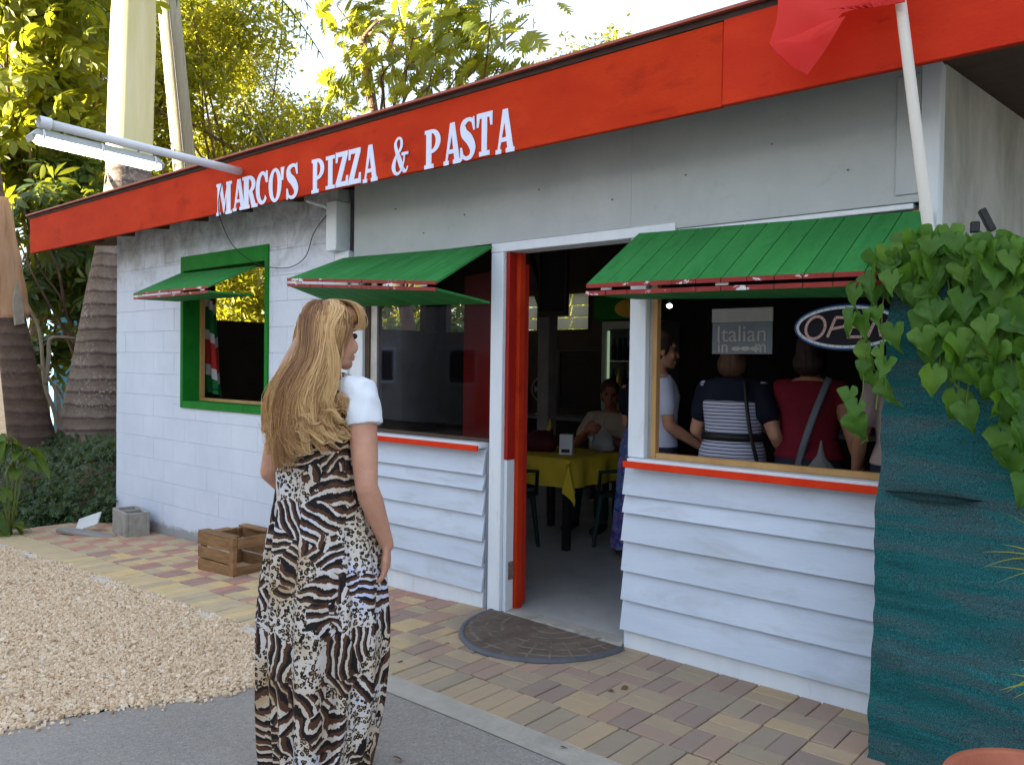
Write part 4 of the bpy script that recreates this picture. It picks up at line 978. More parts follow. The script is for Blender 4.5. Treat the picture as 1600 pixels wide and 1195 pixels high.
def human(name, label, loc, rz, H=1.65, arms=None, head_yaw=0.0, skin='skin', hair=('short', 'hair_dark'), top=('tee_white', 'short'),
          bottom=('trousers', 'jeans'), seated=False, bulk=1.0, voxel=.009, group=None, extra=None, hand_voxel=None):
    k = H/1.65
    root = empty(name, loc, rz, label, 'person', group)
    mb = MB(); hz = .93 if not seated else .93
    dz = 0 if not seated else -.45
    S = [(.84, .150, .105, -.01), (.90, .172*bulk, .122*bulk, -.012), (.97, .166*bulk, .118*bulk, -.01), (1.06, .136*bulk, .100*bulk, 0), (1.16, .146*bulk, .104*bulk, .005), (1.26, .160*bulk, .112*bulk, .008), (1.33, .158, .095, .0), (1.375, .130, .072, -.006), (1.41, .075, .058, -.008)]
    mb.loft([(0, y*k, (z+dz)*k, a*k, b*k) for z, a, b, y in S], 26, 2.3)
    mb.rtube([(0, -.012*k, (1.38+dz)*k), (0, .0, (1.46+dz)*k)], [.053*k, .050*k], 14)
    HC = Vector((0, .012*k, (1.545+dz)*k))
    rot = head_mesh(mb, head_yaw, HC, k)
    for s in (-1, 1):
        if seated:
            hp = Vector((s*.09, 0, .45+.03)); kn = Vector((s*.13, .42, .47)); an = Vector((s*.13, .40, .09))
        else:
            hp = Vector((s*.088, -.005, .88)); kn = Vector((s*.092, .015, .48)); an = Vector((s*.095, -.02, .09))
        mb.rtube([hp*k, (hp.lerp(kn, .5))*k, kn*k], [.088*k*bulk, .072*k*bulk, .054*k], 14)
        mb.rtube([kn*k, kn.lerp(an, .3)*k, kn.lerp(an, .7)*k, an*k], [.053*k, .054*k, .040*k, .034*k], 12)
        mb.rtube([an*k+Vector((0, -.03, -.045))*k, an*k+Vector((0, .06, -.055))*k, an*k+Vector((0, .135, -.065))*k], [.034*k, .036*k, .026*k], 10)
    A = {}
    arms = arms or {}
    for s, key in ((1, 'R'), (-1, 'L')):
        sh = Vector((s*.158, -.005, 1.345+dz)); el, wr = arms.get(key, ((s*.21, -.02, 1.07+dz), (s*.23, .06, .83+dz)))
        el, wr = Vector(el), Vector(wr)
        mb.rtube([sh*k, sh.lerp(el, .35)*k, sh.lerp(el, .7)*k, el*k], [.050*k*bulk, .046*k*bulk, .041*k*bulk, .036*k*bulk], 14)
        mb.rtube([el*k, el.lerp(wr, .28)*k, el.lerp(wr, .7)*k, wr*k], [.036*k*bulk, .038*k*bulk, .029*k, .023*k], 12)
        dd = (wr-el).normalized(); side = Vector((-s*.5, 1, 0)) if abs(dd.z) > .5 else Vector((0, 0, 1))
        if s == -1: hand(mb, wr*k, dd, side, .5, k)
        else: hand(mb, wr*k, dd, side, .5, k, 8, -1)
        A[key] = (sh*k, el*k, wr*k)
    body = remesh(mb, 'body', M[skin], voxel, 3, root)
    # eyes
    for s in (-1, 1):
        mb = MB().ball(HC+rot @ (Vector((s*.031, .079, .004))*k), (.0105*k,)*3, 8, 6); mb.build('eye', M['black'], root, True)
    # top
    if top:
        mat, sl = top[:2]; mb = MB()
        T = [(.94, .172*bulk, .125*bulk, -.01)]+S[2:-1] if len(top) < 3 else [(top[2], .185*bulk, .140*bulk, -.012)]+[(z, a+.004, b+.004, y) for z, a, b, y in S[1:-1]]
        mb.loft([(0, y*k, (z+dz)*k, (a+.012)*k, (b+.012)*k) for z, a, b, y in T]+[(0, -.005*k, (1.395+dz)*k, .085*k, .070*k)], 26, 2.3)
        for key in 'RL':
            sh, el, wr = A[key]
            if sl == 'short': mb.rtube([sh+(sh-Vector((0, sh.y, sh.z)))*-.25, sh, sh.lerp(el, .45), sh.lerp(el, .62)], [.055*k*bulk, .064*k*bulk, .060*k*bulk, .056*k*bulk], 14)
            elif sl == 'long': mb.rtube([sh*.95+Vector((0, 0, sh.z*.05)), sh, el, el.lerp(wr, .9)], [.055*k*bulk, .062*k*bulk, .048*k*bulk, .036*k], 14)
            elif sl == 'cap': mb.rtube([sh+(sh-Vector((0, sh.y, sh.z)))*-.25, sh, sh.lerp(el, .2)], [.055*k*bulk, .062*k*bulk, .060*k*bulk], 14)
        remesh(mb, 'shirt', M[mat], voxel, 3, root)
    if bottom and bottom[0] == 'trousers':
        mb = MB(); mb.loft([(0, y*k, (z+dz)*k, (a+.008)*k, (b+.008)*k) for z, a, b, y in S[:3]], 24, 2.2)
        for s in (-1, 1):
            if seated: mb.rtube([Vector((s*.09, 0, .48))*k, Vector((s*.13, .42, .47))*k, Vector((s*.13, .40, .12))*k], [.098*k*bulk, .070*k, .06*k], 14)
            else: mb.rtube([Vector((s*.088, -.005, .88))*k, Vector((s*.092, .015, .48))*k, Vector((s*.095, -.01, .10))*k], [.098*k*bulk, .068*k, .062*k], 14)
        remesh(mb, 'trousers', M[bottom[1]], voxel, 3, root)
    elif bottom and bottom[0] == 'skirt':
        mb = MB(); n = 72; vs = []; zz = [1.10, 1.0, .92, .75, .5, .3, bottom[2] if len(bottom) > 2 else .45]
        for i, z in enumerate(zz):
            f = i/(len(zz)-1)
            for j in range(n):
                a = 2*PI*j/n; r1 = (.15+.03*min(1, i/2)+.10*f)*bulk; r2 = (.112+.03*min(1, i/2)+.10*f)*bulk; w = 1+.07*f*math.sin(a*13+math.sin(a*3))
                vs.append((r1*w*math.cos(a)*k, r2*w*math.sin(a)*k, z*k))
        mb.add(vs, [(i*n+j, i*n+(j+1) % n, (i+1)*n+(j+1) % n, (i+1)*n+j) for i in range(len(zz)-1) for j in range(n)])
        mb.build('skirt', M[bottom[1]], root, True)
    for s in (-1, 1):
        an = Vector((s*.13, .40, .09)) if seated else Vector((s*.095, -.02, .09))
        mb = MB().rtube([an*k+Vector((0, -.035, -.05))*k, an*k+Vector((0, .06, -.06))*k, an*k+Vector((0, .14, -.068))*k], [.040*k, .042*k, .032*k], 12)
        o = mb.build('shoe', M['black'], root, True)
    # hair
    if hair:
        st, hm = hair; mb = MB()
        def hb(c, r): mb.ball(HC+rot @ (Vector(c)*k), tuple(x*k for x in r), 20, 14, rot)
        hb((0, -.022, .045), (.084, .098, .092)); hb((0, -.05, -.01), (.078, .07, .075))
        if st == 'bun': hb((0, -.115, .05), (.04, .035, .04)); hb((.06, .0, .02), (.022, .04, .05)); hb((-.06, .0, .02), (.022, .04, .05))
        if st == 'bob': hb((0, -.05, -.05), (.095, .07, .085)); hb((.06, -.01, -.03), (.03, .05, .08)); hb((-.06, -.01, -.03), (.03, .05, .08))
        if st == 'long': hb((0, -.07, -.10), (.10, .055, .16)); hb((.06, -.01, -.03), (.03, .05, .08)); hb((-.06, -.01, -.03), (.03, .05, .08))
        h = remesh(mb, 'hair', M[hm], voxel, 2, root)
        me = h.data
        for v in me.vertices:
            nrm = math.sin(v.co.x*160+v.co.z*12)*math.sin(v.co.y*90+2)*.0022
            v.co += v.normal*nrm
    if extra: extra(root, k, A, HC, rot)
    return root

# ---- the people inside
def earring(root, k, A, HC, rot):
    MB().ball(HC+rot @ Vector((.078, .0, -.045)), (.006,)*3, 8, 6).build('earring', M['gold'], root, True)
human('person', 'woman in pale t-shirt with dark hair, in profile at left edge of right window', (.56, 1.0, .016), R(-49), 1.70,
      arms={'R': ((.20, .03, 1.08), (.12, .27, .93)), 'L': ((-.20, .03, 1.08), (-.10, .27, .95))}, skin='skin_tan', hair=('bun', 'hair_dark'), top=('tee_pale', 'short'), extra=earring)
def yoke(root, k, A, HC, rot):
    mb = MB().loft([(0, .006*k, 1.275*k, .196*k, .140*k), (0, 0, 1.34*k, .196*k, .126*k), (0, -.006*k, 1.395*k, .165*k, .106*k), (0, -.006*k, 1.42*k, .095*k, .082*k)], 26, 2.3)
    for key in 'RL':
        sh, el, wr = A[key]; mb.rtube([sh*.95+Vector((0, 0, sh.z*.05)), sh, sh.lerp(el, .55)], [.066*k, .078*k, .072*k], 14)
    remesh(mb, 'yoke', M['navy'], .009, 2, root)
    MB().loft([(0, .0, z*k, .168*k*1.12+.004, .126*k*1.12+.004) for z in (1.035, 1.08)], 28, 2.3).build('belt', M['black'], root, True)
    st = MB(); pts = []
    for i in range(13):
        t = i/12; pts.append((.10*k+.10*t*k, -(.105+.05*math.sin(PI*t)+.04*t)*k, (1.40-.50*t)*k))
    st.tube(pts, .012, 6).build('bag_strap', M['black'], root, True)
human('person', 'woman from behind in navy and white striped top with black belt, between two other customers', (1.08, 1.02, .016), R(8), 1.66,
      arms={'R': ((.27, -.05, 1.08), (.30, .16, .92)), 'L': ((-.25, .03, 1.08), (-.16, .25, .95))}, skin='skin', hair=('bob', 'hair_auburn'), top=('stripes', 'cap', .84), bottom=('trousers', 'navy'), bulk=1.12, extra=yoke)
def strap(root, k, A, HC, rot):
    st = MB(); pts = []
    for i in range(13):
        t = i/12; pts.append((.13*k-.16*t*k, -(.09+.055*math.sin(PI*t*.9)+.03*t)*k, (1.41-.55*t)*k))
    st.tube(pts, .022, 6, flat=.35).build('bag_strap', M['paper'], root, True)
    MB().loft([(0, .0, z*k, .162*k, .118*k) for z in (1.035, 1.06)], 28, 2.3).build('belt', M['black'], root, True)
P3 = human('person', 'woman from behind in crimson top with a grey shoulder strap, right of the striped one', (1.52, 1.12, .016), R(4), 1.68,
      arms={'R': ((.25, -.04, 1.08), (.29, .05, .86)), 'L': ((-.22, .0, 1.08), (-.18, .2, .95))}, skin='skin_tan', hair=('bob', 'hair_dark'), top=('crimson', 'cap'), bottom=('trousers', 'jeans'), bulk=1.08, extra=strap)
human('person', 'customer in faded pink shirt half hidden behind the green netting and the vine', (2.08, 1.05, .016), R(25), 1.70,
      arms={'R': ((.22, .06, 1.09), (.14, .28, .98)), 'L': ((-.23, -.02, 1.08), (-.24, .08, .86))}, skin='skin_tan', hair=('short', 'hair_dark'), top=('pink_shirt', 'short'))
human('person', 'person in long blue and violet patterned dress standing just behind the right door post', (.0, 1.74, .016), R(20), 1.60,
      skin='skin', hair=('bob', 'hair_auburn'), top=('navy', 'short'), bottom=('skirt', 'floral', .09), arms={'R': ((.17, .05, 1.08), (.08, .22, 1.0)), 'L': ((-.16, .05, 1.08), (-.08, .2, 1.0))}, bulk=.9)
human('person', 'man in cream shirt with ruddy face seated behind the yellow table holding a can', (-.98, 2.72, .03), R(180+8), 1.82,
      arms={'R': ((.24, .16, .66), (.05, .34, .80)), 'L': ((-.24, .16, .66), (-.10, .34, .79))}, head_yaw=R(28), skin='skin_ruddy', hair=('short', 'hair_auburn'), top=('cream_shirt', 'short'), seated=True, bulk=1.1)

# carrier bag and counter
def bag(name, label, loc, w, h, mat, cat='plastic bag'):
    mb = MB(); n = 28; vs = []; zz = [0, .06, .2, .4, .6, .78, .9, 1.0, 1.18, 1.35]; ww = [.55, .85, 1, .98, .85, .6, .36, .2, .10, .05]
    for z, q in zip(zz, ww):
        for j in range(n):
            a = 2*PI*j/n; r_ = w/2*q*(1+.10*math.sin(a*5+z*9)+.05*math.sin(a*11-z*14)); vs.append((r_*math.cos(a), r_*.6*math.sin(a), z*h))
    mb.add(vs, [(i*n+j, i*n+(j+1) % n, (i+1)*n+(j+1) % n, (i+1)*n+j) for i in range(len(zz)-1) for j in range(n)]+[tuple(range(n))[::-1]])
    o = mb.build(name, mat, None, True, loc=loc); return tag(o, label, cat)
bag('plastic_bag', 'grey plastic carrier bag hanging from the hand of the woman in crimson', (1.66, .93, .76), .22, .25, M['bag_grey'])
ct = empty('counter', (1.35, 2.1, .016), 0, 'dark serving counter beyond the row of customers', 'counter')
MB().cbox(-.95, .95, -.03, .55, 1.0, 1.04, .004).build('counter_top', M['interior_post'], ct)
MB().cbox(-.92, .92, 0, .5, 0, .998, .004).build('counter_front', M['interior_dark'], ct)

# ================================================================== INSIDE THE DOOR
T = empty('dining_table', (-.95, 1.9, .016), 0, 'square dark-legged dining table under a yellow cloth inside the doorway', 'table')
MB().cbox(-.39, .39, -.39, .39, .71, .738, .004).build('tabletop', M['dark_wood'], T)
for sx in (-1, 1):
    for sy in (-1, 1): MB().cbox(sx*.36-.028, sx*.36+.028, sy*.36-.028, sy*.36+.028, 0, .708, .003).build('leg', M['black'], T)
# cloth: square draped with four hanging corners
n = 44; vs = []; half = .405; ext = .66
for j in range(n+1):
    for i in range(n+1):
        u = -ext+2*ext*i/n; v = -ext+2*ext*j/n; x, y, z = u, v, .742
        ox, oy = max(abs(u)-half, 0), max(abs(v)-half, 0)
        if ox or oy:
            dr = max(ox, oy) if not (ox and oy) else math.hypot(ox, oy)
            z = .742-min(dr, .05)*.6-max(dr-.05, 0)*.985-(.0 if not (ox and oy) else .02)
            fx = .02*math.sin(v*19+1)*min(1, ox*6); fy = .02*math.sin(u*17)*min(1, oy*6)
            if ox: x = math.copysign(half+.018+.03*min(ox, 1)+fx+(oy*.35 if oy else 0), u)
            if oy: y = math.copysign(half+.018+.03*min(oy, 1)+fy+(ox*.35 if ox else 0), v)
        vs.append((x, y, z))
mb = MB(); mb.add(vs, [(j*(n+1)+i, j*(n+1)+i+1, (j+1)*(n+1)+i+1, (j+1)*(n+1)+i) for j in range(n) for i in range(n)])
cl = mb.build('tablecloth', M['yellow_cloth'], None, True, loc=(-.95, 1.9, .016)); tag(cl, 'yellow tablecloth with a pointed hanging corner on the dining table', 'tablecloth')
def chair(loc, rz, label):
    c = empty('plastic_chair', loc, rz, label, 'chair', 'dark green chairs round the yellow table')
    MB().cbox(-.21, .21, -.20, .21, .42, .445, .008).build('seat', M['green_plastic'], c)
    mb = MB(); nx, nz = 9, 10; vs = []
    for k_ in (0, 1):
        for j in range(nz+1):
            for i in range(nx+1):
                u = -1+2*i/nx; t = j/nz; w = .21*(1-.25*t**3); vs.append((u*w, -.20-.09*t+.05*u*u-k_*.014, .45+.42*t*(1-.12*u*u)))
    N = (nx+1)*(nz+1)
    fs = [(j*(nx+1)+i, j*(nx+1)+i+1, (j+1)*(nx+1)+i+1, (j+1)*(nx+1)+i) for j in range(nz) for i in range(nx)]
    mb.add(vs, fs+[tuple(N+q for q in f)[::-1] for f in fs]); mb.build('backrest', M['green_plastic'], c, True)
    for sx in (-1, 1):
        for sy in (-1, 1): MB().tube([(sx*.18, sy*.17, .42), (sx*.21, sy*.22, .0)], [.024, .016], 8).build('leg', M['green_plastic'], c)
        MB().tube([(sx*.20, -.22, .62), (sx*.235, -.05, .65), (sx*.235, .15, .63), (sx*.21, .18, .43)], .016, 8).build('armrest', M['green_plastic'], c, True)
    return c
chair((-1.02, 1.25, .016), R(8), 'dark green plastic chair left of the yellow table, nearest the door leaf')
chair((-.30, 2.02, .016), R(95), 'dark green plastic chair right of the yellow table, behind the patterned dress')
chair((-1.0, 2.74, .016), R(180), 'dark green plastic chair under the seated man')
# things on the table
TZ = .016+.745
nb = empty('napkin_holder', (-.78, 1.78, TZ), R(28), 'white napkin dispenser standing on the yellow tablecloth', 'napkin dispenser')
MB().prism([(-.055, 0), (.055, 0), (.035, .165), (-.035, .165)], 'x', -.055, .055).build('case', M['pvc'], nb)
MB().cbox(-.034, .034, -.0585, -.052, .018, .045, .001).build('slot', M['black'], nb)
MB().cbox(-.02, .02, -.02, .02, .1655, .172, .001).build('napkin', M['print_pale'], nb)
def bottle(name, label, loc, h, r_, mat, capm, grp=None, cat='bottle', parent=None):
    b_ = empty(name, loc, 0, label, cat, grp, parent)
    MB().loft([(0, 0, z*h, q*r_, q*r_) for z, q in ((0, .85), (.02, 1), (.55, 1), (.68, .75), (.78, .42), (.84, .40))], 16).build('bottle_body', mat, b_, True)
    MB().loft([(0, 0, z*h, q*r_, q*r_) for z, q in ((.842, .46), (.87, .46), (.93, .22), (1.0, .12))], 12).build('cap', capm, b_, True); return b_
M['mustard'] = cloth('mustard_yellow', (0.62, 0.36, 0.02), (0.68, 0.42, 0.03), .05, .4)
M['ketchup'] = cloth('dark_red_plastic', (0.055, 0.006, 0.008), (0.075, 0.01, 0.012), .05, .6)
bottle('mustard_bottle', 'yellow squeeze bottle of mustard on the table, left of the white dispenser', (-1.12, 1.98, TZ), .27, .032, M['mustard'], M['mustard'])
bottle('ketchup_bottle', 'dark red sauce bottle standing beside the yellow squeeze bottle', (-1.05, 1.92, TZ), .20, .030, M['ketchup'], M['ketchup'])
cn = MB().loft([(0, 0, z, q, q) for z, q in ((0, .026), (.006, .031), (.112, .031), (.12, .027))], 18).build('drink_can', M['metal'], None, True, loc=(-.86, 2.26, TZ)); tag(cn, 'silver drink can in front of the seated man', 'can')
bag('plastic_bag', 'clear plastic bag standing on the right of the yellow table', (-.66, 2.15, TZ), .22, .20, M['bag_clear'])
pb = MB().loft([(0, 0, 0, .12, .06), (0, 0, .05, .15, .08), (.01, 0, .13, .13, .07), (.0, 0, .18, .07, .03)], 18).build('red_pouch', M['ketchup'], None, True, loc=(-1.08, 1.80, TZ), rot=(0, 0, .5)); tag(pb, 'dark red fabric pouch slumped on the table below the yellow bottle', 'pouch')
# framed board, hanging cabinet, blackboard and fridge at the back
q = onY(845, 470, 2.45)
fr = empty('framed_board', (q.x, 2.45, 2.02), 0, 'tall dark framed board hanging high inside the doorway', 'frame')
MB().cbox(0, .30, 0, .03, 0, .86, .004).build('backing', M['interior_dark'], fr)
for (xa, xb, za, zb) in ((-.02, .32, -.05, .0), (-.02, .0, .001, .86), (.30, .32, .001, .86)): MB().cbox(xa, xb, -.02, .03, za, zb, .003).build('frame_rail', M['interior'], fr)
qa = onY(872, 545, 4.4); qb = onY(945, 640, 4.4)
bb = empty('blackboard', (qa.x, 4.42, qb.z), 0, 'large blackboard in a black frame on the back wall', 'blackboard')
bwid, bh = qb.x-qa.x, qa.z-qb.z
MB().cbox(.03, bwid, 0, .02, .0, bh-.04, .003).build('board', M['interior_dark'], bb)
MB().cbox(0, bwid, -.015, .02, bh-.039, bh, .003).build('frame_rail', M['black'], bb); MB().cbox(0, .029, -.015, .02, 0, bh-.04, .003).build('frame_rail', M['black'], bb)
f0 = onY(945, 500, 3.9); f1 = onY(1004, 500, 3.9); fw = f1.x-f0.x+.2
fg = empty('drinks_fridge', (f0.x, 3.85, .016), 0, 'tall drinks fridge with a glass front and stocked shelves by the back wall', 'fridge')
cab = MB().box(0, .05, 0, .5, 0, 1.98).box(fw-.05, fw, 0, .5, 0, 1.98).box(.05, fw-.05, .45, .5, 0, 1.98).box(.05, fw-.05, 0, .45, 0, .5).box(.05, fw-.05, 0, .45, 1.90, 1.98)
M['fridge_green'] = mottled('fridge_enamel', (0.30, 0.36, 0.30), (0.36, 0.42, 0.35), 4, .4, .05, 20)
cab.build('cabinet', M['fridge_green'], fg)
MB().cbox(-.10, fw+.05, -.02, .2, 2.0, 2.26, .004).build('header_sign', M['green_frame'], fg)
MB().ball((fw*.55, -.03, 2.12), (.2, .012, .10), 20, 10).build('header_emblem', M['mustard'], fg, True)
MB().box(.06, .08, .02, .04, .52, 1.88).build('light_strip', M['fridge_glow'], fg)
for zs_ in (.52, .86, 1.20, 1.54):
    MB().box(.05, fw-.05, .04, .44, zs_, zs_+.012).build('shelf', M['metal'], fg)
    kk = int((fw-.14)/.075)
    for i in range(kk):
        m_ = M['mustard'] if zs_ in (.86,) or random.random() < .2 else M['navy']
        hh = .20 if zs_ == .86 else .25
        MB().loft([(.10+i*.075, .09, zs_+.013+z*hh, r_*.03, r_*.03) for z, r_ in ((0, .9), (.05, 1), (.55, 1), (.75, .45), (1, .4))], 10).build('bottle', m_, fg, True)
# work shelf at the back
sh = empty('side_shelf', (-3.0, 3.75, .016), 0, 'low dark shelf unit against the back wall left of the fridge', 'shelf')
MB().cbox(0, 1.1, 0, .45, .86, .90, .003).build('shelf_top', M['interior_post'], sh)
for xx in (.02, 1.04): MB().cbox(xx, xx+.04, .02, .43, 0, .858, .003).build('leg', M['dark_wood'], sh)
fan = empty('desk_fan', (-2.75, 3.9, .918), 0, 'small pale desk fan on the dark shelf unit', 'fan')
MB().loft([(0, 0, 0, .08, .08), (0, 0, .02, .07, .07), (0, 0, .03, .015, .015), (0, 0, .2, .012, .012)], 16).build('stand', M['pvc'], fan, True)
for k_ in range(4):
    a = k_*PI/2; MB().prism([(.02*math.cos(a), .3+.02*math.sin(a)), (.11*math.cos(a+.3), .3+.11*math.sin(a+.3)), (.12*math.cos(a-.3), .3+.12*math.sin(a-.3))], 'y', -.01, .0).build('blade', M['print_pale'], fan)
MB().tube([(.14*math.cos(2*PI*i/24), -.02, .3+.14*math.sin(2*PI*i/24)) for i in range(25)], .006, 6, cap=False).build('guard', M['metal'], fan, True)
# striped cloth hanging in the green window
ca = onY(322, 470, .32); cb_ = onY(352, 622, .32)
M['cl_red'] = cloth('cloth_red', (0.50, 0.03, 0.025), (0.56, 0.045, 0.035)); M['cl_dark'] = cloth('cloth_dark_red', (0.12, 0.008, 0.012), (0.15, 0.01, 0.015)); M['cl_green'] = cloth('cloth_green', (0.012, 0.14, 0.04), (0.018, 0.18, 0.05)); M['cl_white'] = cloth('cloth_white', (0.55, 0.55, 0.55), (0.64, 0.64, 0.64))
hc = empty('striped_cloth', (ca.x-.06, .32, 1.17), 0, 'cloth with red, white and green bands hanging inside the green window', 'cloth')
bands = [(0, .21, 'cl_green'), (.21, .31, 'cl_white'), (.31, .55, 'cl_red'), (.55, .64, 'cl_white'), (.64, .86, 'cl_green'), (.86, .95, 'cl_white'), (.95, 1.28, 'cl_dark')]
for za, zb, mm in bands:
    mb = MB(); n = 22; vs = []
    for j in range(5):
        z = za+(zb-za)*j/4
        for i in range(n+1):
            u = i/n; wd = .34*(1-.34*min(1, z/1.15)); vs.append((u*wd, .02*math.sin(u*16+z*1.5)*(.5+u), z+.03*math.sin(u*3.2)-.10*u*(z > .1)))
    mb.add(vs, [(j*(n+1)+i, j*(n+1)+i+1, (j+1)*(n+1)+i+1, (j+1)*(n+1)+i) for j in range(4) for i in range(n)]); mb.build('band', M[mm], hc, True)
# small lit bulb seen in the right window
bl = onY(1046, 478, .9)
lb = empty('ceiling_bulb', tuple(bl), 0, 'small bright bulb shining above the woman in the pale t-shirt', 'light bulb')
MB().ball((0, 0, 0), (.018, .018, .014), 12, 8).build('bulb', M['bulb_glow'], lb, True)
MB().tube([(0, 0, .016), (0, 0, .05), (0, 0, max(.3, roofz(.9)-bl.z-.01))], [.014, .006, .004], 8).build('bulb_holder', M['black'], lb, True)

# ================================================================== SIGNS IN THE RIGHT WINDOW
def text_mesh(s, size, mat, parent, loc, bold=0.0, extr=.001, name='lettering'):
    cu = bpy.data.curves.new('txt', 'FONT'); cu.body = s; cu.size = size; cu.extrude = extr; cu.offset = bold; cu.align_x = 'CENTER'; cu.align_y = 'CENTER'
    o = bpy.data.objects.new('txt', cu); COL.objects.link(o)
    dg = bpy.context.evaluated_depsgraph_get(); me = bpy.data.meshes.new_from_object(o.evaluated_get(dg)); bpy.data.objects.remove(o)
    me.materials.clear(); me.materials.append(mat); me.name = name
    return link(name, me, parent, loc, (PI/2, 0, 0))
s0 = onY(1112, 505, .14); s1 = onY(1206, 553, .14); top0 = onY(1112, 483, .14)
ps = empty('paper_sign', (s0.x, .14, s1.z), 0, 'small see-through sign with serif lettering hanging from a white bar in the right window', 'sign')
w_ = s1.x-s0.x; h_ = s0.z-s1.z; hb_ = top0.z-s0.z
MB().cbox(0, w_, 0, .012, h_+.002, h_+hb_, .002).build('hanging_bar', M['print_pale'], ps)
MB().box(.004, w_, .002, .004, 0, h_).build('sheet', M['paper'], ps)
text_mesh('Italian', .115, M['print_pale'], ps, (w_*.50, .0005, h_*.62)); text_mesh('Italian', .115, M['print_dark'], ps, (w_*.50+.004, .0014, h_*.62-.004), .001, .0004)
text_mesh('in', .085, M['print_pale'], ps, (w_*.20, .0005, h_*.22), .001); text_mesh('m', .085, M['print_pale'], ps, (w_*.82, .0005, h_*.22), .001)
cs_ = MB()
for i in range(3): cs_.ball((w_*.42+i*.05, .001, h_*.17), (.026, .002, .012), 14, 6)
cs_.build('loaf_picture', M['print_pale'], ps, True)
oc = onY(1320, 511, .16)
os_ = empty('open_sign', (oc.x+.01, .16, oc.z), 0, 'oval neon OPEN sign with blue rim hanging in the right window', 'sign')
ox_, oz_ = .232, .092
MB().prism([(x, z) for x, z in ell(0, 0, ox_+.02, oz_+.018, 0, 2*PI, 40)[:-1]], 'y', .004, .02).build('sign_panel', M['sign_black'], os_)
MB().tube([(ox_*math.cos(2*PI*i/60), -.001, oz_*math.sin(2*PI*i/60)) for i in range(61)], .0065, 8, cap=False).build('rim_tube', M['led_white'], os_, True)
MB().tube([((ox_+.011)*math.cos(2*PI*i/60), .001, (oz_+.010)*math.sin(2*PI*i/60)) for i in range(61)], .005, 6, cap=False).build('rim_glow', M['led_blue'], os_, True)
def dots(pts, step, r_, y, parent):
    mb = MB(); acc = 0
    for a_, b2 in zip(pts[:-1], pts[1:]):
        L = math.hypot(b2[0]-a_[0], b2[1]-a_[1]); s_ = 0
        while acc <= L-s_ and L > 0:
            s_ += acc; t_ = s_/L; mb.ball((a_[0]+(b2[0]-a_[0])*t_, y, a_[1]+(b2[1]-a_[1])*t_), (r_, r_*.6, r_), 6, 4); acc = step
        acc -= (L-s_)
    o = mb.build('led_dots', M['sign_black'], parent); o['kind'] = 'stuff'
dots(ell(0, 0, ox_, oz_, 0, 2*PI, 60), .034, .0026, -.0075, os_)
LS = {'O': [ell(0.5, .5, .46, .5, 0, 2*PI, 26)], 'P': [[(.12, 0), (.32, 1)], [(.32, 1), (.75, .98), (.98, .80), (.85, .52), (.25, .42)]], 'E': [[(.12, 0), (.32, 1)], [(.22, 1), (.95, 1)], [(.24, .5), (.78, .5)], [(.10, 0), (.85, 0)]], 'N': [[(.08, 0), (.28, 1)], [(.28, 1), (.72, 0)], [(.72, 0), (.92, 1)]]}
lx = -.195
for ch, w2, hh in (('O', .098, .105), ('P', .085, .092), ('E', .085, .092), ('N', .09, .092)):
    lt = MB(); allp = []
    for st in LS[ch]:
        P = [(lx+p[0]*w2+(p[1]-.5)*hh*(.16 if ch == 'O' else .22), (p[1]-.5)*hh) for p in st]
        lt.tube([(p[0], -.001, p[1]) for p in P], .0065, 8); allp.append(P)
    lo = lt.build('letter', M['led_pink'], os_, True)
    for P in allp: dots(P, .019, .0021, -.0075, lo)
    lx += w2+.008

# ================================================================== THE WOMAN OUTSIDE
WP = Vector((0.943, -1.918, 0)) - _r*0.035; WP.z = 0.0
BY = R(-25)        # body turned a little to the right of the line of sight
Kw = 1.0
def I2B(p):        # image-aligned (x right, y away) -> body frame
    return Matrix.Rotation(-BY, 3, 'Z') @ Vector(p)
W = empty('person', (WP.x, WP.y, -.012), YAW+BY, 'woman with long blonde hair in an animal print maxi dress outside the door', 'person')
W.scale = (1.02,)*3
k = Kw; mb = MB()
S = [(.84, .130, .095, -.01), (.90, .145, .105, -.012), (.97, .140, .095, -.01), (1.06, .115, .078, 0), (1.16, .115, .080, .005), (1.26, .120, .085, .008), (1.34, .128, .074, .0), (1.385, .112, .060, -.006), (1.425, .066, .053, -.008)]
mb.loft([(0, y, z+.02, a, b) for z, a, b, y in S], 28, 2.3)
mb.rtube([(0, -.012, 1.40), (0, .0, 1.50)], [.052, .048], 16)
HC = Vector((0.018, .02, 1.575)); HY = R(-13)
rot = head_mesh(mb, HY, HC, 1.02)
for s in (-1, 1):
    mb.rtube([(s*.085, 0, .88), (s*.088, .01, .68), (s*.09, .015, .48)], [.084, .070, .054], 14)
    mb.rtube([(s*.09, .015, .48), (s*.09, .0, .38), (s*.09, -.015, .2), (s*.09, -.02, .09)], [.052, .053, .038, .033], 12)
    mb.rtube([(s*.09, -.05, .045), (s*.09, .04, .035), (s*.095, .115, .028)], [.032, .033, .024], 10)
shR = Vector((.162, .0, 1.375)); elR = Vector((.213, -.035, 1.065)); wrR = Vector((.226, .075, .845))
mb.rtube([shR-Vector((.006, 0, .004)), shR.lerp(elR, .3), shR.lerp(elR, .65), elR], [.047, .049, .046, .038], 18)
mb.rtube([elR, elR.lerp(wrR, .25), elR.lerp(wrR, .6), wrR], [.038, .040, .033, .0245], 16)
hand(mb, wrR, Vector((-.06, -.02, -1)), Vector((-.45, 1, 0)), .62, 1.02, 12, -1)
shL = Vector((-.162, .0, 1.375)); elL = Vector((-.235, .0, 1.08)); wrL = Vector((-.20, .19, .93))
mb.rtube([shL, shL.lerp(elL, .3), shL.lerp(elL, .65), elL], [.050, .046, .042, .037], 16)
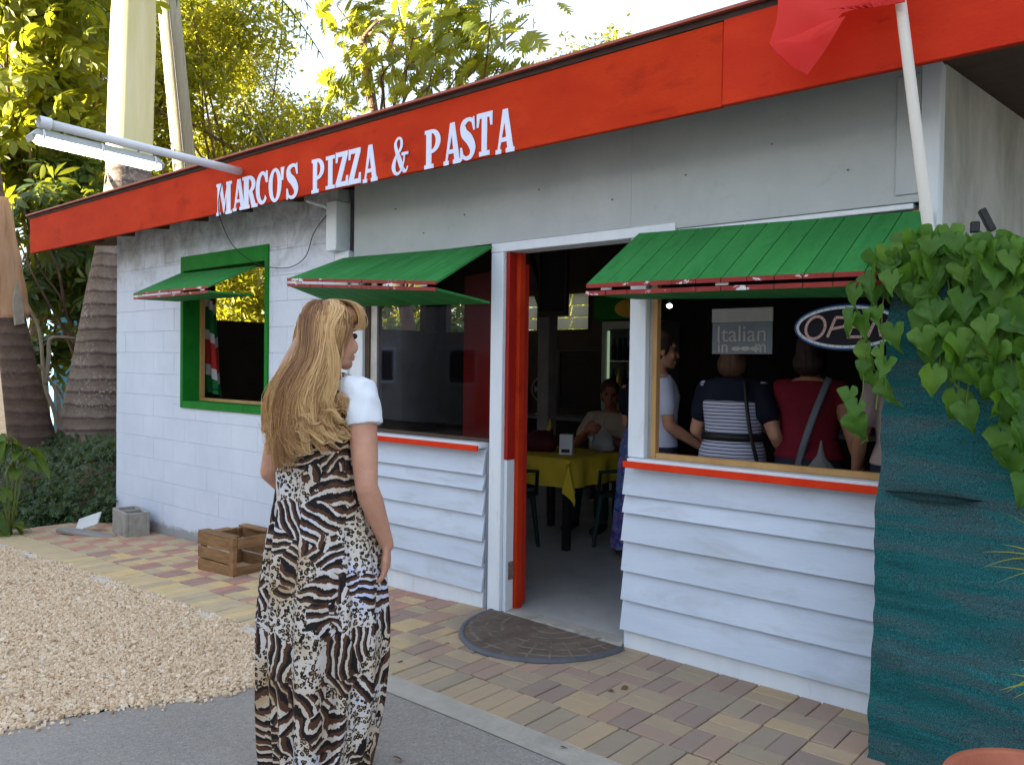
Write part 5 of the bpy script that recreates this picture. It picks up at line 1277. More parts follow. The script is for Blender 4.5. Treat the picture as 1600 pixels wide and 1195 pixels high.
mb.rtube([elL, elL.lerp(wrL, .25), elL.lerp(wrL, .6), wrL], [.037, .039, .032, .024], 14)
hand(mb, wrL, (wrL-elL)+Vector((.02, .0, -.05)), Vector((.4, 0, 1)), .6, 1.0, 10)
remesh(mb, 'body', M['skin'], .0038, 5, W)
for s in (-1, 1): MB().ball(HC+rot @ Vector((s*.031, .081, .004)), (.0105,)*3, 12, 8).build('eye', M['black'], W, True)
for s in (-1, 1):
    MB().rtube([(s*.09, -.06, .016), (s*.09, .04, .016), (s*.095, .14, .016)], [.034, .036, .030], 10).build('sandal', M['dark_wood'], W, True)
# t-shirt
mb = MB(); mb.loft([(0, y, z+.02, a+.006, b+.006) for z, a, b, y in S[3:8]]+[(0, -.006, 1.425, .088, .068)], 28, 2.3)
for sh_, el_ in ((shR, elR), (shL, elL)):
    sg = 1 if sh_.x > 0 else -1
    mb.tube([Vector((sg*.075, 0, 1.39)), Vector((sg*.12, 0, 1.392)), sh_+Vector((sg*-.002, 0, .006)), sh_.lerp(el_, .08)+Vector((sg*.004, 0, 0)), sh_.lerp(el_, .17)+Vector((sg*.006, 0, 0)), sh_.lerp(el_, .335)+Vector((sg*.008, 0, 0))], [.040, .052, .0605, .0615, .0615, .0625], 24)
    # flared cuff
sh_o = remesh(mb, 'tshirt', M['tee_white'], .005, 4, W)
for v in sh_o.data.vertices:
    c = v.co; v.co = c+v.normal*(.0011*math.sin(c.z*70+c.y*60+math.sin(c.x*40)*2)+.0012*math.sin(c.x*90-c.z*40+c.y*60))
# dress (image-aligned sections, turned into the body frame)
D = [(1.450, .0, .070, .060, -.005), (1.438, .0, .105, .078, -.004), (1.405, -.002, .130, .098, -.002), (1.34, -.006, .142, .118, 0), (1.27, -.008, .148, .132, 0), (1.20, -.008, .152, .136, 0), (1.13, -.005, .154, .134, 0), (1.06, 0, .158, .134, 0), (1.0, .003, .168, .138, 0),
     (.92, .006, .184, .142, 0), (.82, .010, .203, .156, 0), (.70, .012, .215, .168, 0), (.58, .013, .222, .176, 0), (.45, .012, .220, .182, 0), (.30, .008, .208, .182, 0), (.16, .002, .190, .178, 0), (.05, -.004, .172, .172, 0)]
nz, na = 150, 260; vs = []
zsD = [d[0] for d in D]
def interpD(z):
    for a_, b2 in zip(D[:-1], D[1:]):
        if a_[0] >= z >= b2[0]:
            t = (a_[0]-z)/(a_[0]-b2[0]); return [a_[i]+(b2[i]-a_[i])*t for i in range(5)]
    return list(D[-1])
prng = random.Random(5); folds = [(prng.randint(5, 21), prng.uniform(0, 6.28), prng.uniform(.4, 1)) for _ in range(9)]
for i in range(nz+1):
    z = D[0][0]+(D[-1][0]-D[0][0])*i/nz; _, cx, rx, ry, cy = interpD(z)
    hang = max(0, min(1, (1.14-z)/.9)); amp = .0022+.019*hang**.7
    for j in range(na):
        a = 2*PI*j/na; f = 0
        for (m, ph, w) in folds: f += w*math.sin(m*a+ph+1.6*math.sin(z*2.1+ph)+z*1.2*(m % 3-1))
        f = f/2.3; f = math.copysign(abs(f)**.85, f)
        gather = .0035*math.sin(40*a)*math.exp(-((z-1.14)/.05)**2)
        wr_ = .003*math.sin(z*55+math.sin(a*3)*3)*math.exp(-((z-1.2)/.09)**2)
        rr = 1+0; e = 2.25; c, s_ = math.cos(a), math.sin(a)
        x = cx+rx*math.copysign(abs(c)**(2/e), c)+(amp*f+gather+wr_)*c; y = cy+ry*math.copysign(abs(s_)**(2/e), s_)+(amp*f+gather+wr_)*s_
        zz_ = z+(.012*math.sin(a*2+1)+.008*math.sin(a*5) if i == nz else 0)
        # shoulders rise at the sides of the neck
        p = I2B((x, y, 0)); vs.append((p.x, p.y, zz_))
mb = MB(); mb.add(vs, [(i*na+j, i*na+(j+1) % na, (i+1)*na+(j+1) % na, (i+1)*na+j) for i in range(nz) for j in range(na)])
mb.build('dress', M['print'], W, True)
# ---- hair: a base mass and thousands of strands in wavy locks
hs = MB()
H0 = Matrix.Rotation(BY, 3, 'Z') @ Vector((HC.x, HC.y, 0)); H0.z = HC.z      # head centre, image-aligned
hsec = [(1.655, H0.x-.030, .055, -.015, .07), (1.60, H0.x-.035, .082, -.03, .085), (1.54, H0.x-.055, .092, -.045, .08), (1.46, H0.x-.080, .105, -.075, .065), (1.38, H0.x-.090, .112, -.100, .05), (1.30, H0.x-.100, .108, -.118, .036), (1.24, H0.x-.105, .080, -.128, .026), (1.20, H0.x-.115, .045, -.13, .016)]
base = MB(); vs = []; n = 26
for z, cx, rx, cy, ry in hsec:
    for j in range(n):
        a = 2*PI*j/n; p = I2B((cx+rx*.80*math.cos(a), cy+ry*.7*math.sin(a), 0)); vs.append((p.x, p.y, z))
base.add(vs, [(i*n+j, (i+1)*n+j, (i+1)*n+(j+1) % n, i*n+(j+1) % n) for i in range(len(hsec)-1) for j in range(n)]+[tuple(range(n)), tuple((len(hsec)-1)*n+j for j in range(n))[::-1]])
base.ball(I2B((H0.x-.012, H0.y-.012, H0.z+.035)), (.085, .088, .090), 22, 14)
base.ball(I2B((H0.x+.052, H0.y+.01, H0.z+.075)), (.048, .060, .040), 18, 12)
bh_ = remesh(base, 'hair', M['blonde'], .006, 3, W)
at = bh_.data.attributes.new('tone', 'FLOAT', 'POINT'); at.data.foreach_set('value', [0.12]*len(bh_.data.vertices))
hr = random.Random(3)
def strands(name, guides, per, spread, rad, parent, seg=22):
    V = []; F = []; tone = []
    for gi, (G, tn, tw, wav, frq) in enumerate(guides):
        Gc = catmull([tuple(p) for p in G], 8); m = len(Gc)
        for s in range(per):
            ra, rr = hr.uniform(0, 6.28), math.sqrt(hr.random())*spread; tns = min(1, max(0, tn+hr.gauss(0, .13))); phs = tw+hr.gauss(0, .35); cut = hr.uniform(.74, 1.0)
            fly = hr.random() < .06; fo = (hr.gauss(0, .018), hr.gauss(0, .012)) if fly else (0, 0)
            idx = [int(i*(m-1)*cut/(seg-1)) for i in range(seg)]; fr_ = [(i*(m-1)*cut/(seg-1)) % 1 for i in range(seg)]
            pts = []
            for i, (a_, f) in enumerate(zip(idx, fr_)):
                p0 = Vector(Gc[a_]); p1 = Vector(Gc[min(a_+1, m-1)]); p = p0.lerp(p1, f); t = i/(seg-1)
                sp = rr*(.55+.75*math.sin(PI*min(1, t*1.02))**.7)*(1-.60*t)
                wv = wav*min(1, t*1.6)*math.sin(frq*t*6.28+phs)
                p = p+Vector((math.cos(ra)*sp+wv+fo[0]*t, math.sin(ra)*sp*.6+fo[1]*t+wv*.3, wv*.25)); pts.append(p)
            b0 = len(V)
            for i, p in enumerate(pts):
                t = i/(seg-1); r_ = rad*(1-.65*t**2)*(1.0 if i else .6); tg = (pts[min(i+1, seg-1)]-pts[max(i-1, 0)]).normalized()
                u = tg.cross(Vector((0, 1, 0.1))).normalized(); w2 = tg.cross(u)
                for q in range(3):
                    a_ = q*2.094; v = p+u*math.cos(a_)*r_+w2*math.sin(a_)*r_; v2 = I2B(v); V.append((v2.x, v2.y, v2.z)); tone.append(min(1, tns+(.25*t)))
            for i in range(seg-1):
                for q in range(3): F.append((b0+i*3+q, b0+i*3+(q+1) % 3, b0+(i+1)*3+(q+1) % 3, b0+(i+1)*3+q))
    me = np_mesh(name, np.array(V), np.array(F), M['blonde'], True)
    at = me.attributes.new('tone', 'FLOAT', 'POINT'); at.data.foreach_set('value', tone)
    o = link(name, me, parent); return o
guides = []
def scalp(az, el, r_=1.0): # az: 0 = right, 90 = back (towards the viewer), 180 = left (image frame)
    return Vector((H0.x-.012+.084*r_*math.cos(R(az))*math.cos(R(el)), H0.y-.012-.088*r_*math.sin(R(az))*math.cos(R(el)), H0.z+.035+.092*r_*math.sin(R(el))))
NL = 110
for i in range(NL):
    u = (i+.5)/NL+hr.uniform(-.01, .01)                # 0 = right edge ... 1 = left edge
    layer = hr.random()
    az = 25+u*155; el = hr.uniform(15, 75) if layer > .35 else hr.uniform(-10, 30)
    p0 = scalp(az, el+15, 1.0); p1 = scalp(az, max(el-25, -5), 1.10)
    xe = H0.x+.020-.205*u; dpt = -.085-.075*math.sin(PI*min(1, max(0, u)))-layer*.022
    zend = 1.295-.120*min(1, u*1.4)+hr.uniform(-.065, .065)+(.075*(u-.75)/.25 if u > .75 else 0)
    xr = .35
    G = [p0, p1, Vector((H0.x+.050-.168*u, dpt+.045, 1.515)), Vector((H0.x+.035-.198*u, dpt+.010, 1.43)), Vector((H0.x+.020-.212*u, dpt-.005, 1.35)),
         Vector((xe-.005+(.02 if u < .4 else 0), dpt-.008, 1.25))]
    cur = (.05 if u < .35 else .015 if u > .75 else .0)+hr.uniform(-.035, .04)
    G += [Vector((xe+cur*.6, dpt-.015, zend+.035)), Vector((xe+cur+.015, dpt-.02, zend)), Vector((xe+cur+.035*(1 if u < .7 else .6), dpt-.005, zend+.008))]
    tn = -.05+.70*hr.random()+(.18 if u > .85 or .12 < u < .35 else 0)-(.16 if .42 < u < .62 else 0)
    guides.append((G, tn, hr.uniform(0, 6.28), hr.uniform(.005, .016), hr.uniform(1.5, 2.6)))
strands('hair_strands', guides, 26, .0140, .0013, W)
# front roll swept over the temple
g2 = []
for i in range(26):
    v = i/25; a0 = hr.uniform(-10, 10)
    p0 = scalp(70-70*v, 78-8*v, 1.02); 
    tip = Vector((H0.x+.108-.012*v, H0.y+.015+.05*(v-.5), H0.z+.062-.02*v))
    G = [p0, Vector((H0.x+.045, H0.y-.03+.08*v, H0.z+.128-.01*v)), Vector((H0.x+.088, H0.y-.02+.07*v, H0.z+.112-.012*v)), tip, Vector((H0.x+.090, H0.y-.005+.05*v, H0.z+.030)), Vector((H0.x+.055, H0.y-.03+.04*v, H0.z+.025)), Vector((H0.x+.030, H0.y-.05+.03*v, H0.z+.028))]
    g2.append((G, .22+.38*hr.random(), hr.uniform(0, 6), .002, 1.0))
for i in range(16):    # pulled-back section falling along the right of the face
    v = i/15
    p0 = scalp(60+40*v, 70, 1.04)
    G = [p0, scalp(35+30*v, 38, 1.12), Vector((H0.x+.030-.02*v, -.105, 1.60)), Vector((H0.x+.045-.03*v, -.115, 1.50)), Vector((H0.x+.040-.03*v, -.125, 1.40)), Vector((H0.x+.020-.03*v, -.135, 1.31)), Vector((H0.x+.06-.03*v, -.14, 1.245)), Vector((H0.x+.085-.02*v, -.14, 1.235))]
    g2.append((G, .55+.3*hr.random(), 1.0+.2*hr.random(), .007, 1.6))
strands('hair_strands', g2, 26, .011, .0015, W)
# ================================================================== THINGS ON THE PATH
# half-round doormat
dm = empty('doormat', (.520, -.055, .004), R(-2), 'worn brown half-round doormat with dark rubber rim at the open door', 'doormat')
def halfdisc(rx, ry, z0_, z1_, n=44):
    P = [(rx*math.cos(PI+PI*i/n), ry*math.sin(PI+PI*i/n)) for i in range(n+1)]; m = len(P)
    mb = MB(); mb.add([(x, y, z0_) for x, y in P]+[(x, y, z1_) for x, y in P]+[(0, 0, z1_)], [(i, (i+1) % m, m+(i+1) % m, m+i) for i in range(m)]+[(m+i, m+i+1, 2*m) for i in range(m-1)]); return mb
halfdisc(.470, .545, 0, .012).build('mat_body', M['doormat'], dm)
mb = MB(); n = 48; vs = []
for i in range(n+1):
    a = PI+PI*i/n
    for (o_, z) in ((0, 0.0), (.004, .013), (.014, .016), (.030, .014), (.036, -.002)): vs.append(((.460+o_)*math.cos(a), (.535+o_)*math.sin(a), z))
mb.add(vs, [(i*5+j, i*5+j+1, (i+1)*5+j+1, (i+1)*5+j) for i in range(n) for j in range(4)]); mb.build('rim', M['rubber_edge'], dm, True)

# wooden crate on its side
cp = onZ(365, 900, -.066); cq = onZ(310, 886, -.075); ca_ = math.atan2(cp.y-cq.y, cp.x-cq.x)
Cw, Cd, Ch = (cp-cq).length, .36, .295
cr = empty('wooden_crate', (cq.x, cq.y, ground_z(cq.x)), ca_, 'slatted brown wooden crate lying on the pavers against the white block wall', 'crate')
def cb(x0, x1, y0, y1, z0, z1, nm='slat'):
    mb = MB().cbox(x0, x1, y0, y1, z0, z1, .003); o = mb.build(nm, M['crate_wood'], cr); o.rotation_euler = (random.gauss(0, .004), random.gauss(0, .006), random.gauss(0, .004)); return o
zz = [.0, .103, .2]
for i, (za, zb) in enumerate(((.0, .088), (.100, .185), (.197, .285))): cb(-.002*i, Cw-.045, -.006, .006, za, zb)           # front slats
for (za, zb) in ((.0, .088), (.100, .185), (.197, .285)): cb(0, Cw-.045, Cd-.012, Cd, za, zb)                                 # back slats
for (x0, x1) in ((Cw-.045, Cw),):
    cb(x0, x1, -.008, .030, 0, Ch, 'corner_post'); cb(x0, x1, Cd-.035, Cd+.006, 0, Ch, 'corner_post')
    cb(x1-.016, x1+.0, .032, Cd-.037, Ch-.085, Ch-.006, 'end_rail'); cb(x1-.016, x1+.0, .032, Cd-.037, .0, .075, 'end_rail')
for (x0, x1) in ((.008, .05),): cb(x0, x1, .010, .045, 0, Ch-.02, 'corner_post'); cb(x0, x1, Cd-.05, Cd-.014, 0, Ch-.02, 'corner_post')
cb(.01, .028, .047, Cd-.052, .20, Ch-.02, 'end_rail'); cb(.01, .028, .047, Cd-.052, .0, .08, 'end_rail')
cb(-.004, Cw-.046, -.005, .085, Ch-.0085, Ch+.006, 'top_slat'); cb(.10, Cw-.02, Cd-.08, Cd-.0, Ch+.002, Ch+.018, 'top_slat')
cb(.0, .09, .10, .25, Ch-.022, Ch-.008, 'top_slat')
# hollow concrete block
kp = onZ(212, 848, -.138); kq = onZ(174, 828, -.155); ka = math.atan2(kp.y-kq.y, kp.x-kq.x)
kb = MB(); L_, D_, Hh = .44, .22, .235
outer = [(0, 0), (L_, 0), (L_, D_), (0, D_)]
kb.cbox(0, L_, 0, .032, 0, Hh, .006); kb.cbox(0, L_, D_-.032, D_, 0, Hh, .006)
for xx in (0.0005, L_/2-.016, L_-.0325): kb.cbox(xx, xx+.032, .0325, D_-.0325, .001, Hh-.001, .004)
ko = kb.build('concrete_block', M['concrete'], None, False, loc=(kq.x+.02, kq.y, ground_z(kq.x)), rot=(0, 0, ka)); tag(ko, 'hollow grey concrete block standing on the pavers by the corner of the white wall', 'concrete block')
# broken tile and old board at the foot of the hedge
tp = onY(136, 812, -.05)
to = MB().cbox(-.12, .12, -.007, .007, -.085, .085, .003).build('broken_tile', M['tile_white'], None, False, loc=tuple(onZ(138, 815, -.08)), rot=(R(-52), R(-20), R(38))); tag(to, 'broken white tile leaning on the ivy by the end of the path', 'tile')
bo = MB().cbox(-.32, .32, -.05, .05, -.015, .015, .004).build('old_board', M['grey_wood'], None, False, loc=tuple(onZ(135, 833, -.15)), rot=(R(8), R(3), R(24))); tag(bo, 'short weathered grey board lying between hedge and concrete block', 'board')

# ================================================================== LIGHT ON ITS PIPE
pA = onY(375, 268, -.43); pB = onX(60, 190, pA.x)
lt = empty('tube_light', tuple(pA), 0, 'lit fluorescent tube light hung under a white pipe reaching out from the red fascia', 'light fitting')
dB = pB-pA; pr_ = .029
MB().tube([dB*0-dB*.01, dB*.5, dB*.97], pr_, 16).build('pipe', M['pvc'], lt, True)
MB().tube([dB*.95, dB*1.0], pr_*1.3, 16, cap=False).build('pipe_socket', M['pvc'], lt, True)
MB().tube([dB*.951, dB*.985], pr_*.9, 12).build('pipe_core', M['black'], lt, True)
dn = Vector((-.045, 0, -.085))       # fixture hangs a little to the left of the pipe
fa, fb = dB*.42+dn, dB*1.03+dn
ax = (fb-fa).normalized(); sd_ = Vector((1, 0, 0)); up_ = sd_.cross(ax).normalized()
if up_.z < 0: up_ = -up_
def shell(z0_, z1_, wa, wb, endc, t0=0, t1=1):
    P = [fa.lerp(fb, t0), fa.lerp(fb, t1)]; vs = []
    for p, e in ((P[0], 1), (P[1], -1)):
        for (w_, z) in ((wa, z0_), (wb, z1_)):
            for s in (-1, 1): vs.append(p+sd_*s*w_+up_*z+ax*e*(endc if z == z1_ and endc else 0))
    return vs
def fixpart(nm, mat, z0_, z1_, wa, wb, endc, t0=0, t1=1):
    vs = shell(z0_, z1_, wa, wb, endc, t0, t1)
    mb = MB(); mb.add(vs, [(0, 1, 5, 4), (2, 6, 7, 3), (0, 2, 3, 1), (4, 5, 7, 6), (0, 4, 6, 2), (1, 3, 7, 5)]); return mb.build(nm, mat, lt)
fixpart('housing', M['fixture'], -.002, .045, .062, .040, .04)
fixpart('diffuser', M['tube_glow'], -.0025, -.040, .055, .035, .03, .035, .965)
fixpart('diffuser_end', M['fixture'], -.003, -.036, .058, .046, .012, .0, .034); fixpart('diffuser_end', M['fixture'], -.003, -.036, .058, .046, .012, .966, 1)
for t_ in (.08, .5, .92):
    p = fa.lerp(fb, t_)
    for s in (-1, 1):
        mb = MB(); q = p+sd_*s*.062; mb.tube([q-up_*.018+sd_*s*.004, q+up_*.006+sd_*s*.010, q+up_*.040-sd_*s*.012], [.008, .009, .007], 6); mb.build('clip', M['pvc'], lt)
for t_ in (.2, .75):
    p = fa.lerp(fb, t_); MB().tube([p+up_*.045, p-dn*.95], .008, 6).build('bracket', M['metal'], lt)
def wire(name, pts, r_, label):
    P = catmull([tuple(p) for p in pts], 8); o = MB().tube(P, r_, 5).build(name, M['black'], None, True); return tag(o, label, 'cable')
wA = onY(347, 293, -.45)
wire('cable', [wA+Vector((0, 0, .04)), onY(341, 320, -.45), onY(347, 350, -.40), onY(365, 385, -.25), onY(395, 409, -.12), onY(425, 418, -.05), onY(455, 417, -.03), onY(478, 400, -.03), onY(490, 365, -.03), onY(510, 337, -.03), onY(528, 322, -.06)], .0035,
     'thin black cable looping from the tube light down over the green window to the eaves')
cdt = MB().tube([onY(480, 314, -.3), onY(505, 322, -.12), onY(522, 330, -.02)], .012, 10).build('conduit', M['pvc'], None, True); tag(cdt, 'short pale conduit under the eaves beside the white beam end', 'conduit')

# ================================================================== SHADE NET, FLAG, VINE, POT
NY = -.45
n0_ = onY(1395, 405, NY); zt_net = 1.915
mb = MB(); nx, nz = 110, 90; vs = []
def net_left(z):
    key = [(0.0, 2.362), (.30, 2.368), (.62, 2.372), (.95, 2.372), (1.05, 2.383), (1.35, 2.392), (1.6, 2.402), (1.92, 2.425)]
    for (a_, xa), (b2, xb) in zip(key[:-1], key[1:]):
        if a_ <= z <= b2: return xa+(xb-xa)*(z-a_)/(b2-a_)+.0035*math.sin(z*13+2*math.sin(z*5))+.0022*math.sin(z*47+3*math.sin(z*9))
    return 2.43
def net_y(x, z):
    return NY+.004*math.sin((z+.22*x)*19+x*1.3+2*math.sin(z*3))+.0022*math.sin((z+.3*x)*47+2*math.sin(x*5+z*3))+.008*math.sin(x*3.1+z)+.012*math.exp(-((z-.97)/.09)**2)*math.sin(min(1, max(0, (x-2.40)/.5))*PI)
for j in range(nz+1):
    z = zt_net*j/nz; xl = net_left(z)
    for i in range(nx+1):
        t = i/nx; x = xl+(5.2-xl)*t**1.5; vs.append((x, net_y(x, z), z))
# horizontal tear near mid height: lower sheet sags away from the upper one
fs = []; slit = round(nz*1.045/zt_net)
for j in range(nz):
    for i in range(nx): fs.append((j*(nx+1)+i, j*(nx+1)+i+1, (j+1)*(nx+1)+i+1, (j+1)*(nx+1)+i))
dup = {}
for i in range(2, 40):
    vi = slit*(nx+1)+i; x, y, z = vs[vi]; u = (x-2.402)/.33
    if not 0 < u < 1: continue
    dup[vi] = len(vs); s_ = math.sin(PI*u)**.7
    vs.append((x, y-.022*s_, z-.020*s_)); vs[vi] = (x, y+.006*s_, z+.004*s_)
fs = [tuple(dup.get(q, q) for q in f) if f[0] < slit*(nx+1) and (f[2] >= slit*(nx+1)) else f for f in fs]
mb.add(vs, fs)
net = empty('shade_net', (0, 0, 0), 0, 'dark teal shade netting stretched as a screen at the right, below the vine', 'net')
mb.build('net_sheet', M['net'], net, True)
MB().box(2.380, 5.15, NY+.045, NY+.048, .85, 1.25).build('slit_backing', M['net'], net)  # extra net layer added behind the tear so the slit looks dark, as if shaded
MB().tube([(2.455, NY+.10, -.05), (2.455, NY+.10, 1.90)], .018, 8).build('stake', M['dark_wood'], net)
MB().tube([(4.6, NY+.10, -.05), (4.6, NY+.10, 1.90)], .02, 8).build('stake', M['dark_wood'], net)
MB().tube([(2.40, NY+.03, 1.90), (5.2, NY+.03, 1.87)], .012, 8).build('top_rail', M['metal'], net, True)
t0_, t1_ = onY(1490, 419, NY-.03), onY(1545, 418, NY-.03)
wr = MB().tube([t0_, t1_+Vector((.0, 0, 0))], .009, 10).build('white_tube', M['pole_paint'], None, True); tag(wr, 'short white tube lying along the top of the netting among the vine leaves', 'tube')
# small black floodlight
fl_p = onY(1545, 350, -.30)
fl = empty('floodlight', tuple(fl_p), R(20), 'small black floodlight bracket sticking up behind the vine', 'floodlight')
MB().cbox(-.012, .012, -.02, .02, -.03, .06, .003).build('lamp_body', M['black'], fl).rotation_euler = (0, R(-25), 0)
MB().cbox(-.06, -.03, -.015, .015, -.03, .01, .003).build('clamp', M['black'], fl); MB().tube([(-.04, 0, -.02), (.05, 0, -.09)], .005, 6).build('arm', M['black'], fl)
# flag pole and flag
FY = -.40
fp0 = onY(1452, 366, FY); fp1 = onY(1407, 0, -.52); ft = fp0+(fp1-fp0)*1.35; fb0 = fp0-(fp1-fp0)*1.2
fpo = empty('flag_pole', (fp0.x, FY, 0), 0, 'leaning white painted pole with a red flag in front of the fascia', 'flag pole'); O_ = Vector((fp0.x, FY, 0))
MB().tube([fb0-O_, fp0-O_, fp1-O_, ft-O_], [.022, .0215, .0195, .019], 16).build('pole', M['pole_paint'], fpo, True)
fy = -.56
outl = [(1418, 8), (1395, 3), (1350, 14), (1322, 26), (1302, 60), (1282, 88), (1261, 117), (1245, 110), (1222, 93), (1208, 72), (1212, 45), (1222, -5), (1228, -60), (1300, -110), (1412, -120)]
P = [onY(x, y, fy) for x, y in outl]; cxz = sum((Vector((p.x, 0, p.z)) for p in P), Vector())/len(P)
mb = MB(); vs = []; rings_ = 12; nn = 90
dense = []
for i in range(len(P)):
    a_, b2 = P[i], P[(i+1) % len(P)]
    for q in range(6): dense.append(a_.lerp(b2, q/6))
def fold(x, z): return .016*math.sin((x*1.0+z*.75)*17)+.006*math.sin((x*.8+z)*31+1)
nd = len(dense)
for r_i in range(rings_+1):
    t = r_i/rings_
    for p in dense:
        x = cxz.x+(p.x-cxz.x)*t; z = cxz.z+(p.z-cxz.z)*t; vs.append(Vector((x, fy-.03+fold(x, z), z))-O_)
mb.add(vs, [(i*nd+j, i*nd+(j+1) % nd, (i+1)*nd+(j+1) % nd, (i+1)*nd+j) for i in range(rings_) for j in range(nd)])
flg = mb.build('flag', M['flag'], fpo, True)
# the folded-over corner that hangs in front
out2 = [(1322, 26), (1308, 50), (1285, 84), (1261, 117), (1240, 106), (1212, 80), (1209, 66), (1245, 54), (1290, 36)]
P2 = [onY(x, y, fy-.06) for x, y in out2]; c2 = sum(P2, Vector())/len(P2); mb = MB(); vs = [c2-O_+Vector((0, -.018, 0))]
d2 = []
for i in range(len(P2)):
    for q in range(4): d2.append(P2[i].lerp(P2[(i+1) % len(P2)], q/4))
vs += [c2.lerp(p, .5)-O_+Vector((0, -.012+fold(p.x, p.z)*.3, 0)) for p in d2]+[p-O_+Vector((0, fold(p.x, p.z)*.3, 0)) for p in d2]; n2 = len(d2)
mb.add(vs, [(0, 1+i, 1+(i+1) % n2) for i in range(n2)]+[(1+i, 1+n2+i, 1+n2+(i+1) % n2, 1+(i+1) % n2) for i in range(n2)]); mb.build('flag_fold', M['flag'], fpo, True)

# vine with heart-shaped leaves, each one an object
def heart_leaf(seed):
    r_ = random.Random(seed); N = 9; vs = []
    cup = r_.uniform(.2, .7); droop = r_.uniform(.2, 1.4); wav = r_.uniform(.03, .08); ph = r_.uniform(0, 6); twist = r_.uniform(-.8, .8); asym = r_.uniform(-.12, .12)
    prof = [(-.20, .16), (-.13, .34), (-.02, .47), (.12, .52), (.24, .47), (.36, .36), (.47, .33), (.58, .25), (.72, .15), (.87, .07), (1.0, .008)]
    if seed % 3 == 0: prof = [(-.16, .18), (-.08, .36), (.04, .46), (.18, .48), (.32, .44), (.45, .38), (.58, .30), (.70, .21), (.82, .12), (.92, .06), (1.0, .008)]
    for j, (t, hw) in enumerate(prof):
        for i in range(N):
            u = -1+2*i/(N-1); x = u*hw*(1+asym*u)*(1+.07*math.sin(j*2.3+ph+u*2)); y = t+.03*math.sin(u*9+ph)*abs(u)
            if t < 0: y += .20*math.exp(-(u/.35)**2)*(-t/.2+.3)
            z = cup*abs(u)**1.5*hw*.6+wav*math.sin(t*11+abs(u)*5+ph)*abs(u)-droop*.38*max(0, t)**2-.02*math.exp(-(u/.12)**2); x2 = x*math.cos(twist*t)-z*math.sin(twist*t)*.6; z += x*math.sin(twist*t)*.8
            vs.append((x2, y*math.cos(droop*.3*max(0, t)), z))
    mb = MB(); mb.add(vs, [(j*N+i, j*N+i+1, (j+1)*N+i+1, (j+1)*N+i) for j in range(len(prof)-1) for i in range(N-1)]); return mb.mesh('leaf', M['leaf_vine'], True)
HL = [heart_leaf(s) for s in range(14)]
vine = empty('vine', (3.0, NY, 1.9), 0, 'climbing vine with large heart-shaped leaves spilling over the top of the netting', 'vine'); VO = Vector((3.0, NY, 1.9))
vr = random.Random(21)
def put_leaf(p, size, parent=vine, O=VO, meshes=HL, down=None, name='leaf', face=None):
    o = bpy.data.objects.new(name, vr.choice(meshes)); COL.objects.link(o); o.parent = parent
    # tip points down, upper face looks towards the road (-y)
    tip = Vector((vr.gauss(0, .42), vr.gauss(-.12, .22), -1 if down is None else down)).normalized(); nrm = (face or Vector((vr.gauss(0, .6), -1, vr.gauss(.35, .5)))).normalized()
    x_ = tip.cross(nrm).normalized(); n_ = x_.cross(tip).normalized()
    m = Matrix((x_, tip, n_)).transposed().to_4x4(); o.matrix_local = Matrix.Translation(Vector(p)-O) @ m @ Matrix.Scale(size, 4)
    return o
stems = []
def px_strand(pix, y0, y1, nleaf, size, jit=8):
    P = [onY(x, y, y0+(y1-y0)*i/(len(pix)-1)) for i, (x, y) in enumerate(pix)]; C_ = catmull([tuple(p) for p in P], 8); stems.append(C_)
    for i in range(nleaf):
        t = (i+vr.random()*.6)/nleaf; p = Vector(C_[min(int(t*(len(C_)-1)), len(C_)-1)])
        put_leaf(p+Vector((vr.gauss(0, .025), vr.uniform(-.05, .02), vr.gauss(0, .02))), size*vr.uniform(.75, 1.2))
px_strand([(1440, 372), (1395, 392), (1368, 425), (1360, 470), (1350, 520), (1348, 570), (1345, 620), (1338, 660)], NY-.02, NY-.10, 13, .095)
px_strand([(1390, 405), (1380, 450), (1375, 500), (1378, 545), (1372, 590), (1366, 640)], NY-.05, NY-.12, 9, .088)
px_strand([(1430, 380), (1440, 430), (1445, 480), (1450, 520)], NY-.04, NY-.10, 9, .10)
px_strand([(1390, 385), (1440, 372), (1500, 368), (1560, 385), (1600, 400), (1700, 420)], NY-.02, NY-.05, 26, .095)
px_strand([(1370, 395), (1440, 385), (1500, 380), (1560, 380), (1640, 395)], NY-.08, NY-.10, 20, .095)
px_strand([(1380, 430), (1440, 410), (1500, 400), (1560, 410), (1660, 420)], NY-.10, NY-.10, 15, .10)
for (a_, b2, n_) in ((1480, 560, 9), (1505, 640, 12), (1530, 600, 11), (1555, 690, 14), (1580, 700, 14), (1600, 660, 13), (1625, 760, 14), (1660, 700, 12), (1460, 600, 8), (1490, 640, 6), (1570, 640, 9)):
    px_strand([(a_-6, 385), (a_, 385+(b2-385)*.35), (a_+8, 385+(b2-385)*.7), (a_+2, b2)], NY-.06, NY-.13, max(5, int(n_*.8)), .105)
mb = MB()
for C_ in stems: mb.tube([Vector(p)-VO+Vector((0, .02, 0)) for p in C_], .0028, 5)
so_ = mb.build('stems', M['stem'], vine, True); so_['kind'] = 'stuff'
# curly tendrils
for (x, y) in ((1337, 650), (1352, 660)):
    p = onY(x, y, NY-.1)-VO; P = [p+Vector((.012*math.sin(i*.8)*(i/14), .008*math.cos(i*.8), -.006*i if y > 400 else .006*i)) for i in range(16)]; MB().tube(P, .0016, 5).build('tendril', M['stem'], vine, True)

